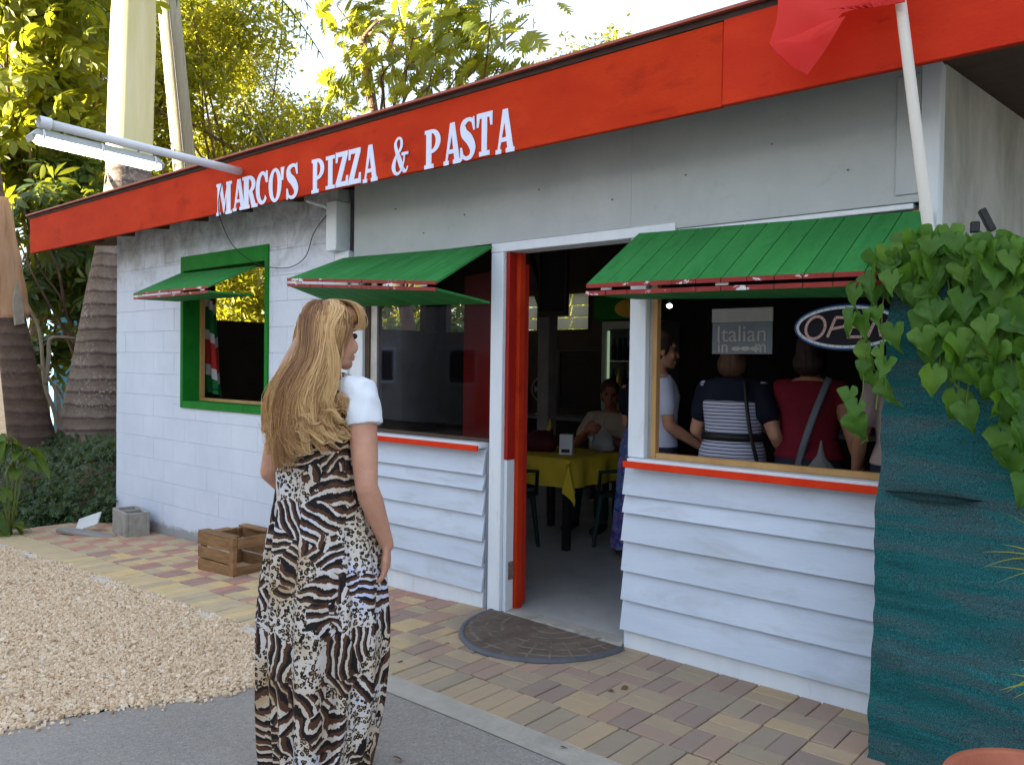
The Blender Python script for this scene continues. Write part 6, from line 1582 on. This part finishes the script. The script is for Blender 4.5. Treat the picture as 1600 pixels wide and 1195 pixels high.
# terracotta pot and its spiky plant at the right edge
pc = onY(1555, 1168, -1.45)
pcx, pcy, pcz = 3.045, -1.60, .60
pot = empty('terracotta_pot', (pcx+.06, pcy, -.02), 0, 'terracotta pot whose rim shows at the bottom right corner', 'pot')
mb = MB(); mb.loft([(0, 0, 0, .13, .13), (0, 0, .02, .14, .14), (0, 0, .50, .19, .19), (0, 0, .505, .215, .215), (0, 0, .585, .222, .222), (0, 0, .598, .216, .216), (0, 0, .594, .195, .195), (0, 0, .50, .18, .18)], 48); mb.build('pot_body', M['terracotta'], pot, True)
MB().loft([(0, 0, .50, .175, .175), (0, 0, .52, .16, .16)], 24).build('soil', M['ground'], pot, True)
sp = empty('spiky_plant', (pcx+.42, pcy+.10, .0), 0, 'yellow-green spiky plant reaching in from the right edge before the netting', 'plant'); SO = Vector((pcx+.42, pcy+.10, 0))
def blade(root_, tip, w_, sag):
    mb = MB(); vs = []; n_ = 8
    a_, b2 = Vector(root_), Vector(tip); s_ = (b2-a_).cross(Vector((0, 0, 1))).normalized()
    for i in range(n_+1):
        t = i/n_; p = a_.lerp(b2, t)+Vector((0, 0, sag*math.sin(PI*t))); ww = w_*math.sin(PI*(.12+.86*t))**.8*(1-t*.4)
        vs += [p-s_*ww+Vector((0, 0, ww*.4)), p, p+s_*ww+Vector((0, 0, ww*.4))]
    mb.add([v-SO for v in vs], [(i*3+j, i*3+j+1, (i+1)*3+j+1, (i+1)*3+j) for i in range(n_) for j in range(2)]); return mb.build('leaf', M['leaf_spiky'], sp, True)
YP = -1.5
hub = onY(1680, 905, YP)
for (x, y) in ((1535, 862), (1532, 888), (1545, 884), (1565, 850), (1590, 798), (1573, 802), (1560, 910), (1620, 760), (1640, 780), (1600, 960)): blade(hub+Vector((vr.gauss(0, .01), vr.gauss(0, .02), vr.gauss(0, .01))), onY(x, y, YP+vr.uniform(-.08, .08)), .0075, vr.uniform(.005, .03))
hub2 = onY(1665, 1070, YP)
for (x, y) in ((1562, 1078), (1572, 1082), (1578, 1052), (1583, 1091), (1596, 1046), (1605, 1100), (1590, 1030)): blade(hub2+Vector((vr.gauss(0, .01), vr.gauss(0, .02), vr.gauss(0, .01))), onY(x, y, YP+vr.uniform(-.06, .06)), .0075, vr.uniform(.0, .02))
MB().tube([(0, 0, .02), (hub2-SO)*.6, hub2-SO, hub-SO], [.012, .010, .008, .007], 8).build('stem', M['stem'], sp, True)

# ================================================================== VEGETATION
def tri_fan_leaf(L, w, seg=3, fold=.15, droop=.3, lobes=0, seed=0):
    # narrow leaf along +y as triangles, normal +z
    V = [(0, 0, 0)]; r_ = random.Random(seed)
    for i in range(1, seg+1):
        t = i/(seg+1); ww = w*math.sin(PI*(t*.92+.04))**.8; z = -droop*L*t*t
        V += [(-ww, L*t, z+fold*ww), (0, L*t, z), (ww, L*t, z+fold*ww)]
    V.append((0, L, -droop*L)); T_ = len(V)-1; F = [(0, 2, 1), (0, 3, 2)]
    for i in range(seg-1):
        a = 1+i*3; b2 = a+3; F += [(a, a+1, b2+1), (a, b2+1, b2), (a+1, a+2, b2+2), (a+1, b2+2, b2+1)]
    a = 1+(seg-1)*3; F += [(a, a+1, T_), (a+1, a+2, T_)]
    return np.array(V, float), np.array(F)
def combine(parts):
    V = []; F = []; o = 0
    for (v, f) in parts: V.append(v); F.append(f+o); o += len(v)
    return np.concatenate(V), np.concatenate(F)
def xf(VF, m, t=(0, 0, 0)): return VF[0]@np.array(m.to_3x3()).T+np.array(t), VF[1]
def palmate(seed, n=8, L=.20, w=.045, up=.0):
    r_ = random.Random(seed); parts = []
    for k in range(n):
        a = 2*PI*k/n+r_.uniform(-.15, .15); Lk = L*r_.uniform(.8, 1.1); dr = r_.uniform(.35, .75)
        m = Matrix.Rotation(a, 3, 'Z') @ Matrix.Rotation(-dr*.6+up, 3, 'X'); v = xf(tri_fan_leaf(Lk, w*r_.uniform(.85, 1.1), 3, .12, r_.uniform(.1, .35)), m, (0, 0, 0))
        off = np.array(m @ Vector((0, .035, 0))); parts.append((v[0]+off, v[1]))
    return combine(parts)
def cluster(seed, n, L, w, R_=.18):
    r_ = random.Random(seed); parts = []
    for k in range(n):
        m = Euler((r_.uniform(-1.3, .4), r_.uniform(-.6, .6), r_.uniform(0, 6.28))).to_matrix(); parts.append(xf(tri_fan_leaf(L*r_.uniform(.7, 1.2), w, 1, .1, .2), m, (r_.gauss(0, R_*.5), r_.gauss(0, R_*.5), r_.gauss(0, R_*.45))))
    return combine(parts)
def lobed(seed, L=.42):
    r_ = random.Random(seed); V = []; n_ = 5; F = []
    V.append((0, 0, 0)); prev = 0
    for i in range(n_):
        t = (i+.7)/(n_+.6); c = len(V); V.append((0, L*t, -.10*L*t*t*2)); tn = min(1, t+.16); ww = L*(.46*math.sin(PI*(t*.72+.16)))*r_.uniform(.85, 1.15)
        V.append((-ww, L*(t+.13), -.25*L*t*t-.05*ww)); V.append((ww, L*(t+.13), -.25*L*t*t-.05*ww))
        V.append((-ww*.42, L*(t+.15), .0-.2*L*t*t)); V.append((ww*.42, L*(t+.15), 0-.2*L*t*t))
        F += [(prev, c, c+1), (c, c+3, c+1), (prev, c+2, c), (c, c+2, c+4)]; prev = c
    T_ = len(V); V.append((0, L, -.3*L)); V.append((-.06*L, L*.86, -.2*L)); V.append((.06*L, L*.86, -.2*L)); F += [(prev, T_, T_+1), (prev, T_+2, T_)]
    return np.array(V, float), np.array(F)
def mesh_of(VF, mat, nm='leaf'): return np_mesh(nm, VF[0], VF[1], mat)
def tri_mesh_smooth(me): return me
def blob_points(blobs, n, shell=.55):
    w = np.array([b[1][0]*b[1][1]*b[1][2] for b in blobs])**.67; w /= w.sum(); pick = RNG.choice(len(blobs), n, p=w)
    u = RNG.normal(0, 1, (n, 3)); u /= np.linalg.norm(u, axis=1, keepdims=True); r_ = RNG.uniform(0, 1, n)**shell
    C_ = np.array([tuple(b[0]) for b in blobs])[pick]; Rr = np.array([b[1] for b in blobs])[pick]
    return C_+u*r_[:, None]*Rr, u
def clumpy(blobs, n, clumps, cr_, shell=.5):
    cc, cu = blob_points(blobs, clumps, shell); pick = RNG.integers(0, clumps, n); return cc[pick]+RNG.normal(0, cr_, (n, 3)), cu[pick]
def leaf_objects(parent, O, meshes, pts, us, size, upb=.8, spread=.5, name='leaf', mat=None):
    nrm = us*spread+np.array([-.35, -.5, upb*.75])+RNG.normal(0, .35, us.shape)
    Mx = rotmats(nrm, RNG.uniform(0, 6.28, len(pts)), RNG.uniform(*size, len(pts)))
    for i in range(len(pts)):
        o = bpy.data.objects.new(name, meshes[i % len(meshes)]); COL.objects.link(o); o.parent = parent
        m = Matrix(Mx[i].tolist()).to_4x4(); o.matrix_local = Matrix.Translation(Vector(pts[i])-O) @ m
def crown_stuff(parent, O, tmpl, pts, us, size, mat, upb=.7, spread=.6, name='crown'):
    nrm = us*spread+np.array([-.35, -.5, upb*.75])+RNG.normal(0, .4, us.shape)
    me = scatter(name, tmpl, rotmats(nrm, RNG.uniform(0, 6.28, len(pts)), RNG.uniform(*size, len(pts))), pts-np.array(O), mat)
    o = link(name, me, parent); o['kind'] = 'stuff'; return o
def limbs(parent, O, base, top, r0, blobs, n, mat, rb=.04, seed=1):
    r_ = random.Random(seed); base, top = Vector(base), Vector(top); mid = base.lerp(top, .5)+Vector((r_.uniform(-.15, .15), r_.uniform(-.15, .15), 0))
    C_ = catmull([tuple(base), tuple(base.lerp(mid, .5)), tuple(mid), tuple(top)], 6); m = len(C_)
    MB().tube([Vector(p)-O for p in C_], [r0*(1-.55*i/m) for i in range(m)], 12).build('trunk', mat, parent, True)
    for i in range(n):
        b = blobs[i % len(blobs)]; t = r_.uniform(.45, 1); p0 = Vector(C_[min(m-1, int(t*m))]); p3 = Vector(b[0])+Vector([r_.uniform(-.75, .75)*q for q in b[1]])
        p1 = p0.lerp(p3, .35)+Vector((0, 0, r_.uniform(-.1, .35))); p2 = p0.lerp(p3, .7)+Vector((r_.gauss(0, .15), r_.gauss(0, .15), r_.uniform(-.1, .2)))
        Q = catmull([tuple(p0), tuple(p1), tuple(p2), tuple(p3)], 5); MB().tube([Vector(p)-O for p in Q], [rb*(1-.75*j/len(Q)) for j in range(len(Q))], 7).build('branch', mat, parent, True)
def tree(name, label, base, top, r0, blobs, tmpl, mat, bark, nobj, nstuff, size, clumps, cr_, nl=14, cat='tree', group=None, shell=.5, upb=.7, seed=1, rb=.04, stuff_tmpl=None):
    O = Vector(base); t = empty(name, tuple(base), 0, label, cat, group)
    if r0: limbs(t, O, base, top, r0, blobs, nl, bark, rb, seed)
    if nobj:
        meshes = [mesh_of(v, mat) for v in tmpl]; pts, us = clumpy(blobs, nobj, clumps, cr_, shell); leaf_objects(t, O, meshes, pts, us, size, upb)
    if nstuff:
        pts, us = clumpy(blobs, nstuff, clumps*2, cr_, shell+.1); crown_stuff(t, O, stuff_tmpl or tmpl, pts, us, size, mat, upb)
    return t
def bx_(x, y, X, rx, ry, rz): return (onX(x, y, X), (rx, ry, rz))
def by_(x, y, Y, rx, ry, rz): return (onY(x, y, Y), (rx, ry, rz))
PAL = [palmate(s) for s in range(8)]; PALm = [palmate(s+20, 7, .24, .036) for s in range(6)]
FINE = [cluster(s, 9, .13, .026, .22) for s in range(10)]; LOB = [lobed(s) for s in range(8)]
# umbrella tree hanging in over the left
tree('umbrella_tree', 'umbrella tree with whorled glossy leaves filling the upper left corner', (-10.9, 1.3, -.3), (-10.9, 1.4, 5.0), .15,
     [bx_(55, 60, -10.3, 1.1, .85, .95), bx_(80, 190, -10.5, 1.0, .75, .7), bx_(-10, 210, -10.3, .9, .6, 1.0), bx_(140, 30, -10.8, .9, .65, .85), bx_(20, -50, -10.3, 1.2, 1.1, .9), bx_(50, 290, -10.8, .8, .7, .55), bx_(130, 150, -11, .6, .5, .9)],
     PAL, M['leaf_umbrella'], M['bark_dark'], 300, 190, (1.0, 1.65), 110, .2, 16, seed=4)
tree('mango_tree', 'dark mango tree with long drooping leaves between the two palms', (-9.6, 1.5, -.35), (-9.3, 1.3, 3.6), .12,
     [bx_(75, 340, -9.0, .5, .55, .5), bx_(130, 440, -9.2, .5, .35, .55), bx_(110, 400, -10.2, .6, .5, .7), bx_(40, 430, -9.8, .5, .3, .6), bx_(130, 300, -10.0, .7, .5, .6), bx_(70, 560, -10.3, .5, .6, .4)],
     PALm, M['leaf_mango'], M['bark_dark'], 170, 190, (.85, 1.3), 70, .15, 14, seed=9, rb=.028)
# pale gnarled branches of a shrub between the palms
sb_ = empty('gnarled_shrub', (-8.9, 1.25, -.3), 0, 'bare pale gnarled shrub stems between the two palm trunks', 'shrub'); SB = Vector((-8.9, 1.25, -.3))
for pix in ([(95, 690), (90, 620), (72, 585), (60, 570)], [(95, 690), (84, 640), (70, 600), (62, 520), (45, 480), (30, 455)], [(70, 600), (76, 560), (78, 530), (100, 527), (130, 531)], [(98, 680), (105, 640), (88, 600)]):
    Q = catmull([tuple(onX(x, y, -8.9)-SB) for x, y in pix], 6); MB().tube([Vector(p) for p in Q], [.034*(1-.55*i/len(Q)) for i in range(len(Q))], 8).build('branch', M['bark_pale'], sb_, True)
# palms
def palm(name, label, pix, X, radii, mat, shaft=None):
    P = [onX(x, y, X) for x, y in pix]; O = P[0].copy(); t = empty(name, tuple(O), 0, label, 'palm')
    Q = catmull([tuple(p) for p in P], 8); Rd = catmull([(r_,) for r_ in radii], 8); cut = len(Q)-1 if not shaft else int((len(Q)-1)*shaft[0])
    MB().tube([Vector(p)-O for p in Q[:cut+1]], [r_[0] for r_ in Rd[:cut+1]], 28).build('trunk', mat, t, True)
    if shaft: MB().tube([Vector(p)-O for p in Q[cut:]], [r_[0]*shaft[1] for r_ in Rd[cut:]], 24).build('crownshaft', shaft[2], t, True)
    # fronds above the frame
    top = Vector(Q[-1]); r_ = random.Random(len(label))
    for k_ in range(13):
        a = 2*PI*k_/13+r_.uniform(-.2, .2); L = r_.uniform(2.2, 2.9); el = r_.uniform(.3, 1.1); V = []; F = []
        pr = []
        for i in range(15):
            q = i/14; pr.append(Vector((math.cos(a)*L*q, math.sin(a)*L*q, math.sin(el)*L*q*.8-q*q*L*.75)))
        sd2 = Vector((-math.sin(a), math.cos(a), 0)); mb = MB(); mb.tube([top-O+p for p in pr], [.025*(1-.8*i/15) for i in range(15)], 5)
        for i in range(1, 14):
            for s in (-1, 1):
                for h in (0, .5):
                    p = top-O+pr[i].lerp(pr[min(i+1, 14)], h); l_ = .55*math.sin(PI*(.15+.8*i/14)); tipv = p+sd2*s*l_*.8+(pr[min(i+1, 14)]-pr[i-1]).normalized()*l_*.4+Vector((0, 0, -l_*.45))
                    mb.add([p, p+(pr[min(i+1, 14)]-pr[i-1]).normalized()*.04, tipv], [(0, 1, 2)])
        mb.build('frond', M['leaf_mango'], t)
    return t
palm('royal_palm', 'stout pale ringed palm trunk rising beside the left end of the red fascia', [(152, 745), (156, 690), (166, 580), (180, 450), (190, 385), (200, 290), (205, 150), (209, 20), (212, -140)], -8.0,
     [.60, .53, .43, .345, .315, .292, .285, .275, .20], M['palm'], (.66, 1.02, M['crownshaft']))
palm('brown_palm', 'leaning brown palm trunk at the left edge with peeling dry sheath', [(66, 760), (53, 700), (34, 600), (19, 515), (2, 420), (-12, 330), (-30, 200), (-60, -60), (-75, -200)], -8.2,
     [.34, .285, .22, .18, .17, .16, .15, .13, .1], M['palm_brown'])
# dry sheath around the leaning trunk
shp = bpy.data.objects['brown_palm']; SO2 = Vector(shp.location)
P = [onX(x, y, -8.2)-SO2 for x, y in ((22, 500), (15, 470), (6, 420), (-4, 370), (-16, 310))]
Q = catmull([tuple(p) for p in P], 6); MB().tube([Vector(p) for p in Q], [(.17 if i < 2 else .205)+.006*math.sin(i) for i in range(len(Q))], 20).build('dry_sheath', M['palm_sheath'], shp, True)
mb = MB(); P = [onX(x, y, -8.0)-SO2 for x, y in ((24, 440), (33, 470), (36, 505), (22, 508), (18, 470))]; mb.add(P+[p+Vector((.03, .01, 0)) for p in P], [(0, 1, 2, 3, 4), (9, 8, 7, 6, 5)]+[(i, (i+1) % 5, 5+(i+1) % 5, 5+i) for i in range(5)]); mb.build('sheath_strip', M['bark_pale'], shp)
# utility pole behind
up0 = onX(318, 560, -11.5); up1 = onX(262, -10, -11.5)
upl = empty('utility_pole', (up0.x, up0.y, ground_z(-9)), 0, 'weathered wooden utility pole standing behind the left end of the building', 'utility pole'); UO = Vector(upl.location)
MB().tube([up0+Vector((.0, .05, -3.3))-UO, up0-UO, up1-UO, up1+(up1-up0)*.25-UO], [.24, .225, .195, .18], 20).build('pole_shaft', M['pole_wood'], upl, True)
MB().tube([up0.lerp(up1, t)+Vector((.19, -.1, 0))-UO for t in (0, .3, .6, .9, 1.2)], .008, 5).build('ground_wire', M['black'], upl, True)
# mid background trees: fine yellow-green foliage
tree('leafy_tree', 'bright fine-leaved tree right behind the utility pole', (-9.5, 6.4, -.3), (-10.0, 6.6, 5.0), .16,
     [by_(330, 230, 6.5, 1.5, 1, 1.0), by_(420, 215, 6.5, 1.3, 1, .8), by_(280, 120, 7, 1.2, 1, 1.4), by_(370, 110, 7.2, 1.1, 1, .9), by_(500, 200, 6.3, 1.0, .9, .6), by_(250, 260, 7.0, 1.0, 1, 1.0), by_(310, 30, 7.5, .9, 1, 1.1)],
     FINE, M['leaf_fine'], M['bark_pale'], 0, 2600, (.7, 1.3), 180, .22, 20, seed=12)
tree('dark_leafy_tree', 'darker tall tree rising between the palm and the utility pole', (-13.5, 6.0, -.3), (-13.2, 6.4, 6.0), .2,
     [bx_(250, 120, -13.5, 1.2, .8, 2.0), bx_(360, 20, -13, 1.4, 1.6, .9), bx_(180, 300, -14, 1.2, 2.2, 1.6), bx_(120, 180, -14.5, 1.2, 2.5, 1.8), bx_(300, 110, -14.0, 1, 1, 1.6), bx_(60, 60, -14.5, 1, 1.5, 1.6)],
     FINE, M['leaf_fine'], M['bark_dark'], 0, 3300, (.9, 1.6), 200, .26, 18, seed=13)
tree('breadfruit_tree', 'breadfruit tree with big lobed leaves above the middle of the roof', (-7.0, 6.2, -.3), onY(566, 60, 6.3), .17,
     [by_(600, 90, 6.2, .9, .8, .75), by_(690, 60, 6.3, 1.1, .9, .8), by_(740, 110, 6.0, .9, .8, .55), by_(660, 150, 5.8, .9, .7, .45), by_(560, 20, 6.5, .8, .8, .6), by_(790, 40, 6.2, .55, .7, .6), by_(540, 150, 6.0, .6, .6, .5), by_(700, -30, 6.4, 1.2, 1, .7)],
     LOB, M['leaf_bread'], M['bark_dark'], 300, 220, (.6, 1.1), 100, .22, 22, seed=14, rb=.035)
tree('low_tree', 'pale sunlit treetop showing low over the roof to the right of the breadfruit', (-7.5, 12, -.3), (-7.2, 12, 4.5), .14,
     [by_(900, 118, 12, 1.4, 1, .40), by_(840, 140, 12, 1.6, 1, .5), by_(960, 95, 12, .9, 1, .25)], FINE, M['leaf_fine'], M['bark_pale'], 0, 520, (.8, 1.4), 60, .2, 6, seed=15)
# trees seen through the openings at the back of the restaurant
for i, (cx, cy, cz, rr, lab) in enumerate(((-11.6, 5.6, 3.0, 1.5, 'sunlit tree seen through the green-framed window'), (-8.2, 7.4, 2.2, 1.5, 'leafy tree seen through the opening above the middle window'), (-15.5, 9.5, 3.2, 2.4, 'tree farther back behind the restaurant, left of the breadfruit'), (-3.0, 8.2, 2.0, 1.6, 'tree directly behind the louvre windows'))):
    tree('garden_tree', lab, (cx, cy, -.35), (cx+.2, cy, cz), .11, [((cx, cy, cz), (rr, rr, rr*.85)), ((cx+.5, cy+.8, cz-.9), (rr, rr, .8))], FINE if i != 1 else PALm, M['leaf_fine'] if i != 1 else M['leaf_young'], M['bark_pale'], 0, (1500, 420, 2200, 900)[i], (.8, 1.4), 110, .22, 12, seed=20+i)

# hedge of ivy at the left, young mango-like plant in front
def ivy_tmpl(seed):
    r_ = random.Random(seed); V = [(0, 0, 0)]; N = 9
    for i in range(N):
        a = -2.6+5.2*i/(N-1); rr = (.55 if i % 2 else 1.0)*(1.15 if i == 4 else 1)*r_.uniform(.9, 1.1); V.append((math.sin(a)*rr*.5, math.cos(a)*rr*.5+.15, -.12*rr*rr+.04*(i % 2)))
    return np.array(V), np.array([(0, i+2, i+1) for i in range(N-1)])
IV = [ivy_tmpl(s) for s in range(6)]
hb_ = [((-6.15, .25, -.10), (.95, .55, .58)), ((-7.3, .0, -.15), (.9, .7, .55)), ((-8.4, -.3, -.2), (.9, .8, .55)), ((-5.75, .15, -.28), (.50, .30, .40)), ((-6.6, .9, -.05), (.9, .6, .6)), ((-7.9, .7, 0), (1, .6, .6)), ((-6.5, -.35, -.32), (.6, .3, .28))]
O = Vector((-6.4, 0, -.25)); hd = empty('ivy_hedge', tuple(O), 0, 'low mound of dark ivy between the path and the palm trunks', 'hedge')
n_ = 15000; pick = RNG.choice(len(hb_), n_, p=np.array([.2, .17, .14, .10, .14, .13, .12])); u = RNG.normal(0, 1, (n_, 3)); u[:, 2] = np.abs(u[:, 2])*.9-.25; u /= np.linalg.norm(u, axis=1, keepdims=True)
C_ = np.array([b[0] for b in hb_])[pick]; Rr = np.array([b[1] for b in hb_])[pick]; pts = C_+u*Rr*(1+RNG.normal(0, .07, n_))[:, None]*(1+.10*np.sin(C_[:, :1]*9+u*7))
pts = pts[pts[:, 2] > -.30]; us = u[:len(pts)]
k_ = (pts[:, 0] < -5.30) | (pts[:, 1] < -.02); pts = pts[k_]; us = RNG.normal(0, .45, pts.shape)+np.array([.35, -.75, .65])
me = scatter('leaves', IV, rotmats(us, RNG.uniform(0, 6.28, len(pts)), RNG.uniform(.05, .105, len(pts))), pts-np.array(O), M['leaf_ivy']); o = link('leaves', me, hd); o['kind'] = 'stuff'
mb = MB()
for (c, r_) in hb_: mb.ball(Vector(c)-O, tuple(q*.78 for q in r_), 18, 10)
co = mb.build('soil_mound', M['ground'], hd, True); co['kind'] = 'stuff'
lr = random.Random(8)
def broad(seed, L=.26, w=.06): return mesh_of(tri_fan_leaf(L, w, 5, .25, .45, seed=seed), M['leaf_young'])
BR = [broad(s, lr.uniform(.22, .30), lr.uniform(.045, .065)) for s in range(5)]
YO = onX(18, 760, -5.4); yp = empty('young_plant', (YO.x, YO.y, -.2), 0, 'young plant with long glossy leaves at the left edge in front of the hedge', 'plant'); YP0 = Vector(yp.location)
for (x, y) in ((20, 690), (5, 680), (30, 720), (0, 770), (15, 820), (45, 700), (10, 860), (-20, 700), (-25, 800)):
    tp_ = onX(x, y, -5.4); MB().tube([Vector((lr.gauss(0, .03), lr.gauss(0, .03), 0)), (tp_-YP0)*.6+Vector((0, 0, .05)), tp_-YP0], [.010, .008, .005], 6).build('stem', M['stem'], yp, True)
    for q in range(6):
        o = bpy.data.objects.new('leaf', lr.choice(BR)); COL.objects.link(o); o.parent = yp
        o.matrix_local = Matrix.Translation(tp_-YP0+Vector((lr.gauss(0, .02), lr.gauss(0, .02), lr.gauss(0, .02)))) @ Euler((lr.uniform(-.9, .25), lr.uniform(-.4, .4), q*1.05+lr.uniform(-.3, .3))).to_matrix().to_4x4() @ Matrix.Scale(lr.uniform(.7, 1.1), 4)
# fallen leaves on gravel and road
for i in range(26):
    x, y = (lr.uniform(-3.2, -.6), lr.uniform(-2.6, -1.45)) if i < 15 else (lr.uniform(-.3, 1.6), lr.uniform(-1.9, -.2))
    o = bpy.data.objects.new('fallen_leaf', BR[i % 5]); COL.objects.link(o); o.location = (x, y, ground_z(x)+(-.004 if i < 15 else .006)); o.rotation_euler = (lr.uniform(-.2, .2), lr.uniform(-.3, .3), lr.uniform(0, 6.28)); o.scale = (lr.uniform(.12, .24),)*3
    if i == 0: dry = mottled('dry_leaf', (.10, .05, .02), (.2, .11, .05), 8, .8, .1, 30); DL = [b.copy() for b in BR]; [d_.materials.clear() or d_.materials.append(dry) for d_ in DL]
    o.data = DL[i % 5]
    tag(o, 'small dry leaf lying on the pale gravel' if i < 15 else 'small dry leaf lying on the grey road or pavers', 'leaf', 'dry leaves on the gravel' if i < 15 else 'dry leaves on the pavers')

# ================================================================== ADDED HOUSE, out of view, put in to throw the evening shade
HX, HYY = -24.0, -14.0
hs_ = empty('added_shade_house', (HX, HYY, -.35), R(90), 'added pale two-storey house, unseen behind the viewer, put there to shade the forecourt', 'house')
def hp(nm, mb, m): return mb.build(nm, m, hs_)
Hh_ = 5.6+.35
wl = MB(); ya, yb = -27.0, .0
ops = []
for k_ in range(7): y = -25.5+k_*3.7; ops += [(y, y+1.3, 1.2, 2.4), (y, y+1.3, 3.7, 4.7)]
hp('wall', MB().box(-6, -.02, ya, yb, 0, Hh_-.3), M['end_wall'])
for (y0_, y1_, z0_, z1_) in ops:
    f = hp('window', MB().cbox(-.018, .05, y0_, y1_, z0_, z1_, .01), M['trim_white']); 
    g = MB().box(.051, .055, y0_+.1, y1_-.1, z0_+.1, z1_-.1).build('pane', M['sign_black'], f)
hp('roof', MB().prism([(ya-.4, Hh_-.3), (yb+.4, Hh_-.3), (yb+.4, Hh_), (ya-.4, Hh_)], 'x', -6.3, .4), M['grey_wood'])
hp('door', MB().cbox(-.018, .04, -11.6, -10.6, 0, 2.1, .01), M['red2'])
shd = empty('blue_shed', (-14.6, 3.0, -.35), 0, 'low bright blue painted shed glimpsed between the palm trunks', 'shed')
MB().box(-1.5, -.02, -.2, 2.4, 0, 2.9).build('wall', M['blue_house'], shd)
MB().cbox(-.018, .03, .2, .9, 1.2, 2.0, .01).build('window', M['trim_white'], shd); MB().cbox(-.018, .02, 1.3, 1.75, 1.9, 2.35, .005).build('red_board', M['red2'], shd); MB().prism([(-.4, 2.9), (2.6, 2.9), (2.6, 3.0), (-.4, 3.0)], 'x', -1.7, .2).build('roof', M['grey_wood'], shd)
# low wall with fence behind the garden to close the horizon
for i, (xa, ya_, xb, yb_, lab) in enumerate(((-30, 20, 20, 20, 'long pale garden wall far behind the restaurant'), (14, -12, 14, 20, 'long pale garden wall right of the restaurant'))):
    gwl = empty('garden_wall', (xa, ya_, -.35), 0, lab, 'wall')
    MB().cbox(0, max(.2, xb-xa), 0, max(.2, yb_-ya_), 0, 2.4, .01).build('wall_body', M['end_wall'], gwl)
for i in range(9):
    x = -26+i*5.2; y = 17+((i*37) % 5); tree('backdrop_tree', 'broad tree in the row far behind the restaurant', (x, y, -.35), (x, y, 3), .2, [((x, y, 3.4), (2.4, 2.0, 1.5))], FINE, M['leaf_fine'], M['bark_dark'], 0, 500, (1.4, 2.4), 60, .4, 5, seed=40+i, group='row of trees far behind the restaurant')
